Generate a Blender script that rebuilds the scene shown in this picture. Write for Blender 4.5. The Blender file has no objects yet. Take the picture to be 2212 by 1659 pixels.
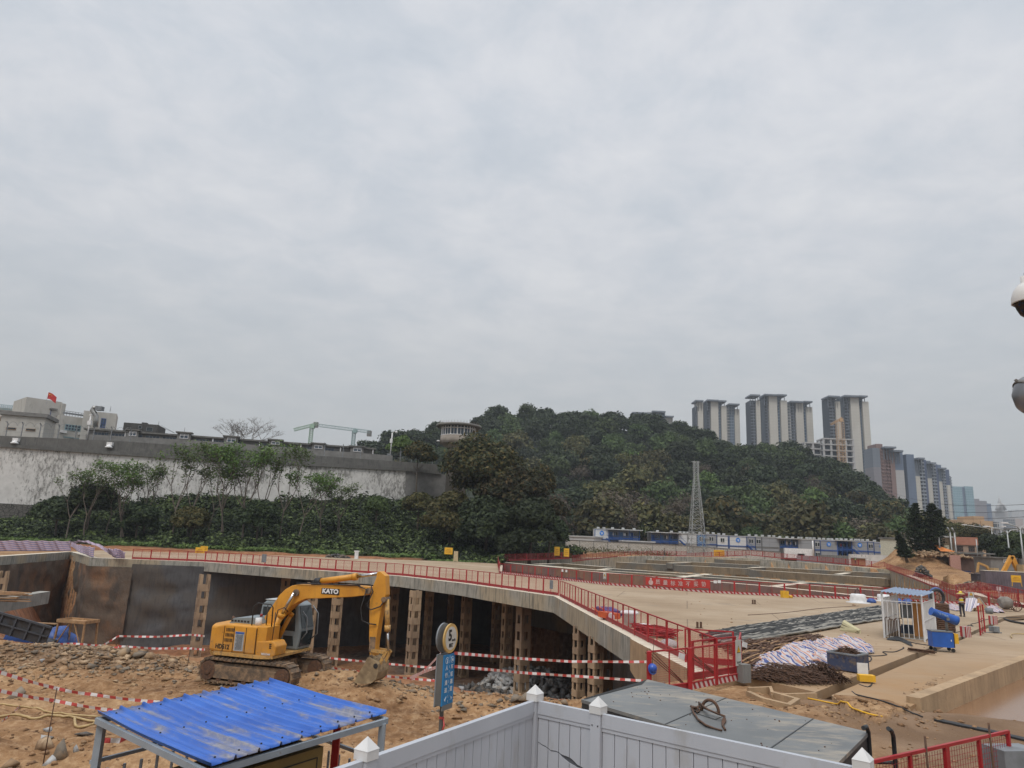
import bpy, bmesh, math, random
import numpy as np
from mathutils import Vector, Matrix
rnd = random.Random(7); R = math.radians
SC = bpy.context.scene; COL = SC.collection
F, CX, CY, CAMZ = 1533.0, 1106.0, 829.5, 4.1
TH, RO = R(12.4), R(2.4)
FW = Vector((0, math.cos(TH), math.sin(TH))); UP0 = Vector((0, -math.sin(TH), math.cos(TH)))
RT = Vector((math.cos(RO), 0, 0)) + UP0 * math.sin(RO)
UP = Vector((-math.sin(RO), 0, 0)) + UP0 * math.cos(RO)
cd = bpy.data.cameras.new('camera'); cam = bpy.data.objects.new('camera', cd); COL.objects.link(cam)
M3 = Matrix((RT, UP, -FW)).transposed(); cam.matrix_world = Matrix.Translation((0, 0, CAMZ)) @ M3.to_4x4()
cd.sensor_width = 36; cd.lens = 36 * F / 2212; cd.clip_start = 0.05; cd.clip_end = 6000
SC.camera = cam
SC.view_settings.view_transform = 'Standard'; SC.view_settings.look = 'None'
SC.view_settings.exposure = .22; SC.view_settings.gamma = 1
SUN_EL, SUN_AZ = R(58), R(200)
sd = bpy.data.lights.new('sun', 'SUN'); sd.energy = 1.4; sd.angle = R(22); sd.color = (1, .96, .9)
so = bpy.data.objects.new('sun', sd); COL.objects.link(so)
so.rotation_euler = (math.pi/2 - SUN_EL, 0, math.pi - SUN_AZ + math.pi)
sdir = Vector((math.sin(SUN_AZ)*math.cos(SUN_EL), math.cos(SUN_AZ)*math.cos(SUN_EL), math.sin(SUN_EL)))
so.rotation_euler = sdir.to_track_quat('Z', 'Y').to_euler()
def node(nt, t, **kw):
 n = nt.nodes.new(t)
 for k, v in kw.items():
  if k in n.inputs: n.inputs[k].default_value = v
  else: setattr(n, k, v)
 return n
def ramp(nt, fac, stops):
 r = nt.nodes.new('ShaderNodeValToRGB'); e = r.color_ramp.elements
 while len(e) < len(stops): e.new(.5)
 for i, (p, c) in enumerate(stops):
  e[i].position = p; e[i].color = c if len(c) == 4 else (*c, 1)
 nt.links.new(fac, r.inputs[0]); return r.outputs[0]
def mix(nt, fac, a, b, mode='MIX'):
 m = nt.nodes.new('ShaderNodeMix'); m.data_type = 'RGBA'; m.blend_type = mode
 for k, v in ((0, fac), (6, a), (7, b)):
  if isinstance(v, bpy.types.NodeSocket): nt.links.new(v, m.inputs[k])
  elif isinstance(v, (int, float)): m.inputs[k].default_value = v
  else: m.inputs[k].default_value = (*v, 1) if len(v) == 3 else v
 return m.outputs[2]
def mth(nt, op, a, b=None, clamp=False):
 m = nt.nodes.new('ShaderNodeMath'); m.operation = op; m.use_clamp = clamp
 for k, v in ((0, a), (1, b)):
  if v is None: continue
  if isinstance(v, bpy.types.NodeSocket): nt.links.new(v, m.inputs[k])
  else: m.inputs[k].default_value = v
 return m.outputs[0]
W = bpy.data.worlds.new('World'); SC.world = W; W.use_nodes = True
nt = W.node_tree; nt.nodes.clear()
sky = node(nt, 'ShaderNodeTexSky', sky_type='NISHITA'); sky.sun_disc = False
sky.sun_elevation = SUN_EL; sky.sun_rotation = SUN_AZ; sky.air_density = 1.5; sky.dust_density = 4
tc = node(nt, 'ShaderNodeTexCoord'); sp = node(nt, 'ShaderNodeSeparateXYZ'); nt.links.new(tc.outputs['Generated'], sp.inputs[0])
el = mth(nt, 'MAXIMUM', sp.outputs[2], 0.0)
den = mth(nt, 'ADD', el, 0.16)
cx = mth(nt, 'DIVIDE', sp.outputs[0], den); cy = mth(nt, 'DIVIDE', sp.outputs[1], den)
cb = node(nt, 'ShaderNodeCombineXYZ'); nt.links.new(cx, cb.inputs[0]); nt.links.new(cy, cb.inputs[1])
n1 = node(nt, 'ShaderNodeTexNoise', Scale=4.4, Detail=10.0, Roughness=.62, Distortion=.25); nt.links.new(cb.outputs[0], n1.inputs[0])
n2 = node(nt, 'ShaderNodeTexNoise', Scale=.8, Detail=4.0, Roughness=.5); nt.links.new(cb.outputs[0], n2.inputs[0])
cl = mth(nt, 'ADD', mth(nt, 'MULTIPLY', n1.outputs[0], .55), mth(nt, 'MULTIPLY', n2.outputs[0], .45))
cloud = ramp(nt, cl, [(.36, (.515, .56, .62)), (.45, (.575, .61, .66)), (.52, (.635, .655, .695)), (.62, (.71, .72, .745))])
low = ramp(nt, el, [(0, (.62, .64, .63)), (.12, (.72, .73, .73)), (.35, (.93, .93, .93)), (.55, (1, 1, 1)), (1, (1, 1, 1))])
cloud = mix(nt, ramp(nt, el, [(.0, (1, 1, 1)), (.10, (.8, .8, .8)), (.38, (.15, .15, .15)), (.6, (0, 0, 0))]), cloud, (.655, .665, .675))
col = mix(nt, 1.0, cloud, low, 'MULTIPLY')
zen = ramp(nt, el, [(0, (1, 1, 1)), (.6, (1.0, 1.0, 1.0)), (.8, (1, 1, 1)), (1, (1, 1, 1))])
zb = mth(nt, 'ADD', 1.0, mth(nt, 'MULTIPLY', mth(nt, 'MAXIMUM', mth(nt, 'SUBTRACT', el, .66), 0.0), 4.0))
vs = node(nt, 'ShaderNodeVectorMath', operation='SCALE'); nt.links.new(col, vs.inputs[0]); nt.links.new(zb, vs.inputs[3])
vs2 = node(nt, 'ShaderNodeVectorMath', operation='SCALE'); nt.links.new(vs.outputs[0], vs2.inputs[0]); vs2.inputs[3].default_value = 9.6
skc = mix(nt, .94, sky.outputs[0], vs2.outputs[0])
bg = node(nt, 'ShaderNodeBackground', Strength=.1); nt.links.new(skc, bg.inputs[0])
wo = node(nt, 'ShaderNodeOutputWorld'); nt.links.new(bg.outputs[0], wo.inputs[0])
def ray(x, y):
 return FW + RT * ((x - CX) / F) - UP * ((y - CY) / F)
def G(x, y, z=0.0):
 d = ray(x, y); t = (z - CAMZ) / d.z; return Vector((d.x * t, d.y * t, z))
def Y(x, y, Yd):
 d = ray(x, y); t = Yd / d.y; return Vector((d.x * t, Yd, CAMZ + d.z * t))
def PL(x, y, p, n):
 d = ray(x, y); t = ((p[0] * n[0] + p[1] * n[1])) / (d.x * n[0] + d.y * n[1]); return Vector((d.x * t, d.y * t, CAMZ + d.z * t))
def lerp(a, b, t): return a + (b - a) * t
def interp(x, pts):
 return float(np.interp(x, [p[0] for p in pts], [p[1] for p in pts]))
def tag(o, label=None, cat=None, group=None, kind=None):
 if label: o['label'] = label
 if cat: o['category'] = cat
 if group: o['group'] = group
 if kind: o['kind'] = kind
 return o
def thing(name, label, cat, loc=(0, 0, 0), rz=0.0, group=None, rot=None):
 o = bpy.data.objects.new(name, None); COL.objects.link(o); o.empty_display_size = .3
 o.location = loc; o.rotation_euler = rot if rot else (0, 0, rz); return tag(o, label, cat, group)
def copy_tree(o, parent=None):
 c = o.copy(); COL.objects.link(c)
 if parent is not None: c.parent = parent
 for ch in o.children: copy_tree(ch, c)
 return c
class MB:
 """collects shapes into one mesh"""
 def __init__(s): s.v = []; s.f = []; s.uv = {}; s.fm = []; s.m = 0; s.sm = set()
 def quad(s, a, b, c, d, uv=None):
  i = len(s.v); s.v += [tuple(a), tuple(b), tuple(c), tuple(d)]; s.f.append((i, i+1, i+2, i+3)); s.fm.append(s.m)
  if uv: s.uv[len(s.f)-1] = uv
  return s
 def poly(s, pts, uv=None):
  i = len(s.v); s.v += [tuple(p) for p in pts]; s.f.append(tuple(range(i, i+len(pts)))); s.fm.append(s.m); return s
 def hexa(s, p):
  i = len(s.v); s.v += [tuple(q) for q in p]
  for f in ((0, 3, 2, 1), (4, 5, 6, 7), (0, 1, 5, 4), (1, 2, 6, 5), (2, 3, 7, 6), (3, 0, 4, 7)):
   s.f.append(tuple(i+k for k in f)); s.fm.append(s.m)
  return s
 def box(s, c, sz, rz=0.0, M=None):
  x, y, z = (k/2 for k in sz); ps = []
  for dz in (-z, z):
   for dx, dy in ((-x, -y), (x, -y), (x, y), (-x, y)):
    q = Vector((dx, dy, dz))
    if rz: q.rotate(Matrix.Rotation(rz, 3, 'Z'))
    if M: q = M @ q
    ps.append(Vector(c) + q)
  return s.hexa(ps)
 def bar(s, a, b, w, h=None, up=(0, 0, 1)):
  a, b = Vector(a), Vector(b); h = h or w; d = (b - a)
  if d.length < 1e-6: return s
  d.normalize(); u = Vector(up)
  if abs(d.dot(u)) > .99: u = Vector((1, 0, 0))
  r = d.cross(u).normalized(); u = r.cross(d).normalized()
  ps = []
  for e in (a, b):
   for sx, sz in ((-1, -1), (1, -1), (1, 1), (-1, 1)): ps.append(e + r*sx*w/2 + u*sz*h/2)
  return s.hexa(ps)
 def tube(s, pts, r, n=6, cap=True, rend=None, uvl=False):
  pts = [Vector(p) for p in pts]; N = len(pts); i0 = len(s.v); prev = None
  for k, p in enumerate(pts):
   d = (pts[min(k+1, N-1)] - pts[max(k-1, 0)]).normalized()
   u = prev if prev is not None else (Vector((0, 0, 1)) if abs(d.z) < .9 else Vector((1, 0, 0)))
   rr = d.cross(u)
   if rr.length < 1e-5: rr = d.cross(Vector((1, .3, 0)))
   rr.normalize(); u = rr.cross(d).normalized(); prev = u
   q = r[k] if isinstance(r, (list, tuple)) else (r if rend is None else lerp(r, rend, k/max(1, N-1)))
   for j in range(n):
    a = 2*math.pi*j/n; s.v.append(tuple(p + rr*math.cos(a)*q + u*math.sin(a)*q))
  for k in range(N-1):
   for j in range(n):
    a = i0+k*n+j; b = i0+k*n+(j+1) % n
    s.f.append((a, b, b+n, a+n)); s.fm.append(s.m); s.sm.add(len(s.f)-1)
  if cap:
   s.f.append(tuple(i0+j for j in range(n-1, -1, -1))); s.fm.append(s.m)
   s.f.append(tuple(i0+(N-1)*n+j for j in range(n))); s.fm.append(s.m)
  return s
 def cyl(s, a, b, r, n=14, r2=None): return s.tube([a, b], r, n, True, r2)
 def lathe(s, c, prof, n=20, cap=True, M=None, a0=0, a1=2*math.pi):
  full = abs(a1-a0) > 6.28; i0 = len(s.v); c = Vector(c); m = n if full else n+1
  for r, z in prof:
   for j in range(m):
    a = a0+(a1-a0)*j/n; q = Vector((r*math.cos(a), r*math.sin(a), z))
    if M: q = M @ q
    s.v.append(tuple(c+q))
  for k in range(len(prof)-1):
   for j in range(n if full else n):
    a = i0+k*m+j; b = i0+k*m+((j+1) % m if full else j+1)
    s.f.append((a, b, b+m, a+m)); s.fm.append(s.m); s.sm.add(len(s.f)-1)
  if cap and full:
   s.f.append(tuple(i0+j for j in range(m-1, -1, -1))); s.fm.append(s.m)
   s.f.append(tuple(i0+(len(prof)-1)*m+j for j in range(m))); s.fm.append(s.m)
  return s
 def prism(s, poly, f0, f1):
  i = len(s.v); n = len(poly); s.v += [tuple(f0(*p)) for p in poly] + [tuple(f1(*p)) for p in poly]
  s.f.append(tuple(range(i, i+n))); s.f.append(tuple(range(i+2*n-1, i+n-1, -1))); s.fm += [s.m]*2
  for k in range(n):
   a = i+k; b = i+(k+1) % n; s.f.append((b, a, a+n, b+n)); s.fm.append(s.m)
  return s
 def slab(s, poly, z0, z1):
  return s.prism(poly, lambda x, y: (x, y, z1), lambda x, y: (x, y, z0))
 def build(s, name, mat, parent=None, origin=None, smooth=False):
  V = np.array(s.v, dtype=float).reshape(-1, 3)
  if parent is None and origin is None:
   origin = ((V[:, 0].min()+V[:, 0].max())/2, (V[:, 1].min()+V[:, 1].max())/2, V[:, 2].min())
  if origin is not None: V = V - np.array(origin)
  me = bpy.data.meshes.new(name); me.from_pydata(V.tolist(), [], s.f)
  for m in (mat if isinstance(mat, (list, tuple)) else [mat]): me.materials.append(m)
  if any(s.fm): me.polygons.foreach_set('material_index', s.fm)
  if s.uv:
   l = me.uv_layers.new(name='UVMap')
   for fi, uvs in s.uv.items():
    for li, uv in zip(me.polygons[fi].loop_indices, uvs): l.data[li].uv = uv
  sm = [smooth or (i in s.sm) for i in range(len(s.f))]
  if any(sm):
   me.polygons.foreach_set('use_smooth', sm)
  o = bpy.data.objects.new(name, me); COL.objects.link(o)
  if parent is not None: o.parent = parent
  elif origin is not None: o.location = origin
  me.update(); return o
def wbuild(mb, name, mat, parent, **k):
 return mb.build(name, mat, parent, origin=tuple(parent.location), **k)
def npmesh(name, V, Fq, mat, parent=None, smooth=False, uv=None, attr=None):
 V = np.asarray(V, dtype=np.float32); Fq = np.asarray(Fq, dtype=np.int32)
 me = bpy.data.meshes.new(name); k = Fq.shape[1]
 me.vertices.add(len(V)); me.vertices.foreach_set('co', V.ravel())
 me.loops.add(Fq.size); me.loops.foreach_set('vertex_index', Fq.ravel())
 me.polygons.add(len(Fq)); me.polygons.foreach_set('loop_start', np.arange(0, Fq.size, k, dtype=np.int32))
 try: me.polygons.foreach_set('loop_total', np.full(len(Fq), k, dtype=np.int32))
 except Exception: pass
 if uv is not None:
  l = me.uv_layers.new(name='UVMap'); l.data.foreach_set('uv', np.asarray(uv, dtype=np.float32).ravel())
 me.update(calc_edges=True); me.validate()
 for m in (mat if isinstance(mat, (list, tuple)) else [mat]): me.materials.append(m)
 if smooth: me.polygons.foreach_set('use_smooth', [True]*len(me.polygons))
 o = bpy.data.objects.new(name, me); COL.objects.link(o)
 if parent is not None: o.parent = parent
 return o
def grid_faces(nu, nv):
 i = np.arange(nu-1)[:, None]*nv + np.arange(nv-1)[None, :]
 return np.stack([i, i+1, i+nv+1, i+nv], -1).reshape(-1, 4)
TMP = bpy.data.scenes.new('workbench')
def text_mesh(body, size, name, mat, parent, M, extrude=.004, bold=0.0, align='CENTER', sx=1.0):
 c = bpy.data.curves.new('lettering', 'FONT'); c.body = body; c.size = size; c.extrude = extrude; c.offset = bold
 c.align_x = align; c.align_y = 'CENTER'; c.resolution_u = 3
 o = bpy.data.objects.new('lettering', c); TMP.collection.objects.link(o)
 TMP.view_layers[0].update(); dg = TMP.view_layers[0].depsgraph; me = bpy.data.meshes.new_from_object(o.evaluated_get(dg))
 bpy.data.objects.remove(o); bpy.data.curves.remove(c)
 me.name = name; me.transform(M @ Matrix.Diagonal((sx, 1, 1, 1))); me.materials.clear(); me.materials.append(mat)
 q = bpy.data.objects.new(name, me); COL.objects.link(q); q.parent = parent; return q
def facing(p, xdir, up=(0, 0, 1)):
 x = Vector(xdir).normalized(); u = Vector(up); z = x.cross(u).normalized(); y = z.cross(x).normalized()
 m = Matrix((x, y, z)).transposed().to_4x4(); m.translation = p; return m
def base(name, rough=.8, metal=0.0, spec=.5):
 m = bpy.data.materials.new(name); m.use_nodes = True; nt = m.node_tree
 b = nt.nodes['Principled BSDF']; b.inputs['Roughness'].default_value = rough; b.inputs['Metallic'].default_value = metal
 b.inputs['Specular IOR Level'].default_value = spec
 return m, nt, b
def coords(nt, kind='Object', scale=(1, 1, 1), rot=(0, 0, 0)):
 t = nt.nodes.new('ShaderNodeTexCoord'); mp = nt.nodes.new('ShaderNodeMapping')
 mp.inputs['Scale'].default_value = scale; mp.inputs['Rotation'].default_value = rot
 if kind == 'World':
  g = nt.nodes.new('ShaderNodeNewGeometry'); nt.links.new(g.outputs['Position'], mp.inputs[0])
 else: nt.links.new(t.outputs[kind], mp.inputs[0])
 return mp.outputs[0]
def noise(nt, vec, sc, det=5.0, ro=.55, dist=0.0):
 n = nt.nodes.new('ShaderNodeTexNoise'); n.inputs['Scale'].default_value = sc; n.inputs['Detail'].default_value = det
 n.inputs['Roughness'].default_value = ro; n.inputs['Distortion'].default_value = dist
 nt.links.new(vec, n.inputs[0]); return n.outputs[0]
def bump(nt, b, h, st=.3, dist=.02):
 n = nt.nodes.new('ShaderNodeBump'); n.inputs['Strength'].default_value = st; n.inputs['Distance'].default_value = dist
 nt.links.new(h, n.inputs['Height'])
 for l in list(b.inputs['Normal'].links): nt.links.new(l.from_socket, n.inputs['Normal'])
 nt.links.new(n.outputs[0], b.inputs['Normal'])
def simple(name, c, c2=None, sc=4.0, rough=.7, metal=0.0, bs=0.0, bsc=20.0, bd=.01, dirt=None, dsc=2.0, dth=(.55, .7), coord='World', stretch=(1, 1, 1), spec=.5):
 m, nt, b = base(name, rough, metal, spec); v = coords(nt, coord, stretch)
 c2 = c2 or tuple(k*.78 for k in c)
 col = ramp(nt, noise(nt, v, sc, 6), [(.35, c2), (.65, c)])
 if dirt:
  f = ramp(nt, noise(nt, v, dsc, 8, .65), [(dth[0], (0, 0, 0)), (dth[1], (1, 1, 1))])
  col = mix(nt, f, col, dirt)
 nt.links.new(col, b.inputs['Base Color'])
 if bs: bump(nt, b, noise(nt, v, bsc, 8, .6), bs, bd)
 return m
CONC = (.30, .285, .25)
def concrete(name, c=CONC, dark=(.10, .10, .09), streak=True, warm=None, th=(.5, .72)):
 m, nt, b = base(name, .85); v = coords(nt, 'World'); vs = coords(nt, 'World', (1.6, 1.6, .22))
 col = ramp(nt, noise(nt, v, .9, 8, .6), [(.3, tuple(k*.72 for k in c)), (.7, tuple(min(1, k*1.12) for k in c))])
 if warm: col = mix(nt, ramp(nt, noise(nt, v, .12, 3), [(.48, (0, 0, 0)), (.56, (1, 1, 1))]), col, warm)
 if streak: col = mix(nt, mth(nt, 'MULTIPLY', ramp(nt, noise(nt, vs, 2.2, 8, .68), [(th[0], (0, 0, 0)), (th[1], (1, 1, 1))]), .75), col, dark)
 nt.links.new(col, b.inputs['Base Color']); bump(nt, b, noise(nt, v, 7, 8, .65), .5, .03); return m
def paint(name, c, rough=.5, chip=None, csc=6, cth=(.62, .68), metal=0.0):
 m, nt, b = base(name, rough, metal); v = coords(nt, 'World')
 col = ramp(nt, noise(nt, v, 3.0, 5), [(.3, tuple(k*.82 for k in c)), (.7, tuple(min(1, k*1.08) for k in c))])
 if chip: col = mix(nt, ramp(nt, noise(nt, v, csc, 8, .68), [(cth[0], (0, 0, 0)), (cth[1], (1, 1, 1))]), col, chip)
 nt.links.new(col, b.inputs['Base Color']); return m
def stripes(name, cols, ax='X', per=1.0, rough=.6, wob=0.0, coord='UV', dirt=None):
 """repeating colour bands along one axis of the surface"""
 m, nt, b = base(name, rough); v = coords(nt, coord); s = nt.nodes.new('ShaderNodeSeparateXYZ')
 if wob:
  a = nt.nodes.new('ShaderNodeVectorMath'); a.operation = 'MULTIPLY_ADD'; n = nt.nodes.new('ShaderNodeTexNoise'); n.inputs['Scale'].default_value = 2.0
  nt.links.new(v, n.inputs[0]); nt.links.new(n.outputs[1], a.inputs[0]); a.inputs[1].default_value = (wob,)*3; nt.links.new(v, a.inputs[2]); v = a.outputs[0]
 nt.links.new(v, s.inputs[0])
 f = mth(nt, 'FRACT', mth(nt, 'DIVIDE', s.outputs['XYZ'.index(ax)], per))
 r = nt.nodes.new('ShaderNodeValToRGB'); r.color_ramp.interpolation = 'CONSTANT'; e = r.color_ramp.elements
 while len(e) < len(cols): e.new(.5)
 for i, (p, c) in enumerate(cols): e[i].position = p; e[i].color = (*c, 1)
 nt.links.new(f, r.inputs[0]); col = r.outputs[0]
 if dirt: col = mix(nt, ramp(nt, noise(nt, coords(nt, 'World'), 5, 8, .65), [(.5, (0, 0, 0)), (.8, (1, 1, 1))]), col, dirt)
 nt.links.new(col, b.inputs['Base Color']); return m
MT = {}
MT['conc'] = concrete('concrete', (.40, .38, .33))
MT['beam'] = concrete('beam_concrete', (.33, .315, .27), (.085, .085, .075), True, (.36, .30, .21), (.47, .66))
MT['beamg'] = concrete('strut_concrete', (.24, .24, .22), (.10, .10, .10))
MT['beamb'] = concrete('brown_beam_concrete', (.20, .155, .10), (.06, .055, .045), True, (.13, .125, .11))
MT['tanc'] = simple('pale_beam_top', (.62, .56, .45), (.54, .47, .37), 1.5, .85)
MT['brownc'] = concrete('raw_brown_concrete', (.42, .29, .17), (.22, .14, .08))
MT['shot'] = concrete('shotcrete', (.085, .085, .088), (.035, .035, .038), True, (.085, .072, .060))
MT['red'] = paint('red_paint', (.36, .018, .022), .45, (.22, .02, .02))
MT['redd'] = paint('old_red_paint', (.27, .022, .025), .6)
MT['yel'] = paint('machine_yellow', (.66, .285, .028), .42, (.30, .15, .05), 5, (.60, .70))
MT['yel2'] = paint('dusty_yellow', (.52, .30, .09), .6, (.25, .16, .08), 8, (.5, .62))
MT['steel'] = paint('muddy_steel', (.10, .075, .055), .8, (.26, .17, .10), 5, (.42, .62))
MT['dark'] = simple('black_rubber', (.022, .022, .024), None, 8, .6)
MT['glass'] = simple('dark_glass', (.03, .04, .045), None, 1, .12)
MT['cabg'] = paint('grey_cab_paint', (.20, .235, .25), .5, (.10, .10, .10), 6, (.62, .7))
MT['white'] = paint('white_paint', (.70, .70, .70), .5)
MT['chrome'] = simple('chrome_rod', (.6, .6, .6), None, 3, .2, 1.0)
MT['wood'] = simple('weathered_wood', (.40, .24, .12), (.24, .14, .07), 6, .8)
MT['rust'] = simple('rusty_steel', (.13, .065, .035), (.06, .035, .025), 12, .85)
MT['bluep'] = paint('blue_paint', (.03, .10, .36), .5)
MT['yelp'] = simple('yellow_sign_plate', (.75, .42, .02), (.6, .33, .02), 2, .55)
MT['grey'] = simple('grey_steel', (.22, .235, .25), (.15, .16, .17), 3, .6)
MT['black'] = simple('black_lettering', (.012, .012, .012), None, 3, .7)
MT['tape'] = stripes('barrier_tape', [(0, (.50, .07, .06)), (.48, (.66, .62, .60))], 'X', .30, .45)
MT['kick'] = stripes('red_white_kick_plate', [(0, (.55, .44, .42)), (.5, (.33, .02, .025))], 'X', .34, .6)
MT['tarp'] = stripes('striped_tarpaulin', [(0, (.42, .35, .41)), (.25, (.045, .05, .17)), (.50, (.42, .35, .41)), (.72, (.30, .10, .13)), (.86, (.42, .35, .41))], 'Y', .25, .55, .02)
MT['tarp2'] = stripes('rumpled_tarpaulin', [(0, (.50, .46, .47)), (.22, (.055, .08, .24)), (.45, (.50, .46, .47)), (.62, (.48, .24, .17)), (.84, (.50, .46, .47))], 'X', .34, .55, .22)
def peel():
 m, nt, b = base('peeling_whitewash', .9); v = coords(nt, 'World', (1, 1, .42)); v2 = coords(nt, 'World')
 g = ramp(nt, noise(nt, v2, .8, 7), [(.3, (.15, .145, .135)), (.7, (.26, .25, .235))])
 w = ramp(nt, noise(nt, v2, .5, 5), [(.3, (.50, .49, .47)), (.7, (.66, .65, .63))])
 k = mth(nt, 'ADD', mth(nt, 'MULTIPLY', noise(nt, v, 2.0, 9, .78), .62), mth(nt, 'MULTIPLY', noise(nt, v2, .11, 3, .5), .42))
 f = ramp(nt, k, [(.452, (0, 0, 0)), (.53, (1, 1, 1))])
 nt.links.new(mix(nt, f, g, w), b.inputs['Base Color']); bump(nt, b, k, .4, .05); return m
MT['peel'] = peel()
MT['plaster'] = concrete('old_grey_render', (.20, .195, .185), (.10, .10, .095), True, None, (.56, .78))
MT['plaster2'] = concrete('dark_mossy_render', (.125, .123, .115), (.05, .05, .047), True, None, (.5, .7))
MT['tile'] = simple('pale_tiled_facade', (.47, .455, .42), (.40, .385, .35), .8, .8, dirt=(.27, .26, .23), dsc=.6, dth=(.58, .75), stretch=(1, 1, .4))
def brickwall(name, c1, c2, mo, w=.5, h=.22, ms=.03, weather=(.12, .11, .10)):
 m, nt, b = base(name, .9); g = nt.nodes.new('ShaderNodeNewGeometry'); s = nt.nodes.new('ShaderNodeSeparateXYZ'); nt.links.new(g.outputs['Position'], s.inputs[0])
 c = nt.nodes.new('ShaderNodeCombineXYZ'); nt.links.new(mth(nt, 'ADD', s.outputs[0], s.outputs[1]), c.inputs[0]); nt.links.new(s.outputs[2], c.inputs[1])
 br = nt.nodes.new('ShaderNodeTexBrick'); br.inputs['Scale'].default_value = 1; br.inputs['Brick Width'].default_value = w; br.inputs['Row Height'].default_value = h; br.inputs['Mortar Size'].default_value = ms
 br.inputs['Color1'].default_value = (*c1, 1); br.inputs['Color2'].default_value = (*c2, 1); br.inputs['Mortar'].default_value = (*mo, 1)
 nt.links.new(c.outputs[0], br.inputs[0]); v = coords(nt, 'World')
 f = ramp(nt, noise(nt, v, 1.2, 8, .7), [(.56, (0, 0, 0)), (.66, (1, 1, 1))])
 nt.links.new(mix(nt, f, br.outputs[0], weather), b.inputs['Base Color']); return m
MT['wbrick'] = brickwall('whitewashed_brick', (.50, .48, .44), (.42, .40, .36), (.27, .25, .22), .8, .35, .05, (.34, .31, .26))
MT['gbrick'] = brickwall('grey_block', (.20, .20, .19), (.165, .165, .155), (.10, .10, .10), .8, .4, .04)
def stonewall():
 m, nt, b = base('rubble_masonry', .95); v = coords(nt, 'World'); vo = nt.nodes.new('ShaderNodeTexVoronoi'); vo.feature = 'DISTANCE_TO_EDGE'; vo.inputs['Scale'].default_value = 1.3
 nt.links.new(v, vo.inputs[0]); f = ramp(nt, vo.outputs['Distance'], [(.02, (0, 0, 0)), (.08, (1, 1, 1))])
 nt.links.new(mix(nt, f, (.035, .035, .03), ramp(nt, noise(nt, v, 2, 5), [(.3, (.07, .065, .06)), (.7, (.15, .14, .125))])), b.inputs['Base Color']); return m
MT['stone'] = stonewall()
def ground_mat():
 m, nt, b = base('site_earth', .95, spec=.25); v = coords(nt, 'World')
 vs = coords(nt, 'World', (.28, 1.0, 1), (0, 0, R(-12)))
 A = lambda n: (lambda a: (setattr(a, 'attribute_name', n), a)[1])(nt.nodes.new('ShaderNodeAttribute')).outputs['Fac']
 c = ramp(nt, noise(nt, vs, .55, 8, .62), [(.32, (.13, .062, .026)), (.44, (.26, .138, .060)), (.55, (.36, .205, .096)), (.67, (.47, .30, .158))])
 c = mix(nt, .42, c, ramp(nt, noise(nt, v, 3.2, 12, .76), [(.38, (.065, .036, .02)), (.5, (.24, .14, .075)), (.62, (.50, .36, .22))]))
 red = ramp(nt, noise(nt, v, .8, 8, .65), [(.3, (.12, .045, .022)), (.55, (.27, .11, .05)), (.75, (.40, .20, .10))])
 c = mix(nt, A('red'), c, red)
 gy = ramp(nt, noise(nt, v, 1.6, 9, .7), [(.35, (.045, .04, .035)), (.6, (.13, .115, .10)), (.75, (.30, .27, .23))])
 c = mix(nt, A('grey'), c, gy)
 gr = ramp(nt, noise(nt, v, .9, 8, .65), [(.3, (.008, .012, .006)), (.6, (.02, .026, .012)), (.8, (.05, .045, .025))])
 c = mix(nt, A('green'), c, gr)
 wet = ramp(nt, noise(nt, v, .35, 4), [(.4, (.17, .105, .062)), (.65, (.27, .18, .115))])
 c = mix(nt, A('wet'), c, wet)
 nt.links.new(c, b.inputs['Base Color'])
 bump(nt, b, noise(nt, v, 2.2, 12, .72), .9, .10); return m
MT['ground'] = ground_mat()
W2 = lambda p: (p[0], p[1])
EDGE = [(-60.4, 102.3), (-49.0, 87.3), (-36.4, 88.6), (-22.6, 81.3), (-10.7, 75.9), (-3.8, 68.3), (4.07, 56.9), (6.08, 32.4), (6.88, 24.2)]
LEFTW = [(-60.4, 102.3), (-56.2, 81.8), (-50.5, 52.0), (-46, 36)]
PITP = [(-62.2, 103.5), (-51.0, 90.3), (-36.4, 91.4), (-25, 94), (-8, 100), (13, 103.5), (11.8, 60), (8.9, 40), (8.3, 27), (8.3, 24.9), (4.5, 25.2)] + \
  [(0, 27.8), (-6, 29.3), (-12, 31), (-18, 32.5), (-30, 35), (-46, 37)] + [(-52.3, 52.0), (-58.2, 81.8)]
CREST = [(-50, 37.5), (-46, 37), (-30, 35), (-18, 32.5), (-12, 31), (-6, 29.3), (0, 27.8), (4.5, 25.8), (9, 24)]
NEAR = [W2(G(*p)) for p in ((1078, 1238), (1313, 1264), (1533, 1281), (1860, 1296), (2074, 1305))] + [(62, 65)]
SLAB = EDGE + [W2(G(*p)) for p in ((1617, 1466.5), (1656, 1472), (1713, 1483.8), (1762.5, 1495), (1867.7, 1453), (1968.8, 1414), (2073.9, 1376.2), (2173.7, 1331.7))] + \
  [(46, 62), (60, 62)] + NEAR[::-1] + [(-1.3, 128), (-1.3, 139.9), (-15.1, 127), (-40, 122), (-62, 112)]
SPIT = [(p[0] + .3, p[1] + .7) for p in NEAR[:5]] + [(50, 71), (63, 110), (78, 148), (66, 159), (55, 169), (32, 165), (8, 148), (-.6, 140)]
SLAB2 = [W2(G(*p)) for p in ((1796.2, 1500.2), (1879.8, 1465.2), (1993, 1416.7), (2080, 1380), (2168, 1341))] + [(44, 57), (60, 57)] + [(40, 42)] + [W2(G(*p)) for p in ((2225, 1426), (1975, 1520), (1900, 1560), (1830, 1530))]
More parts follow.
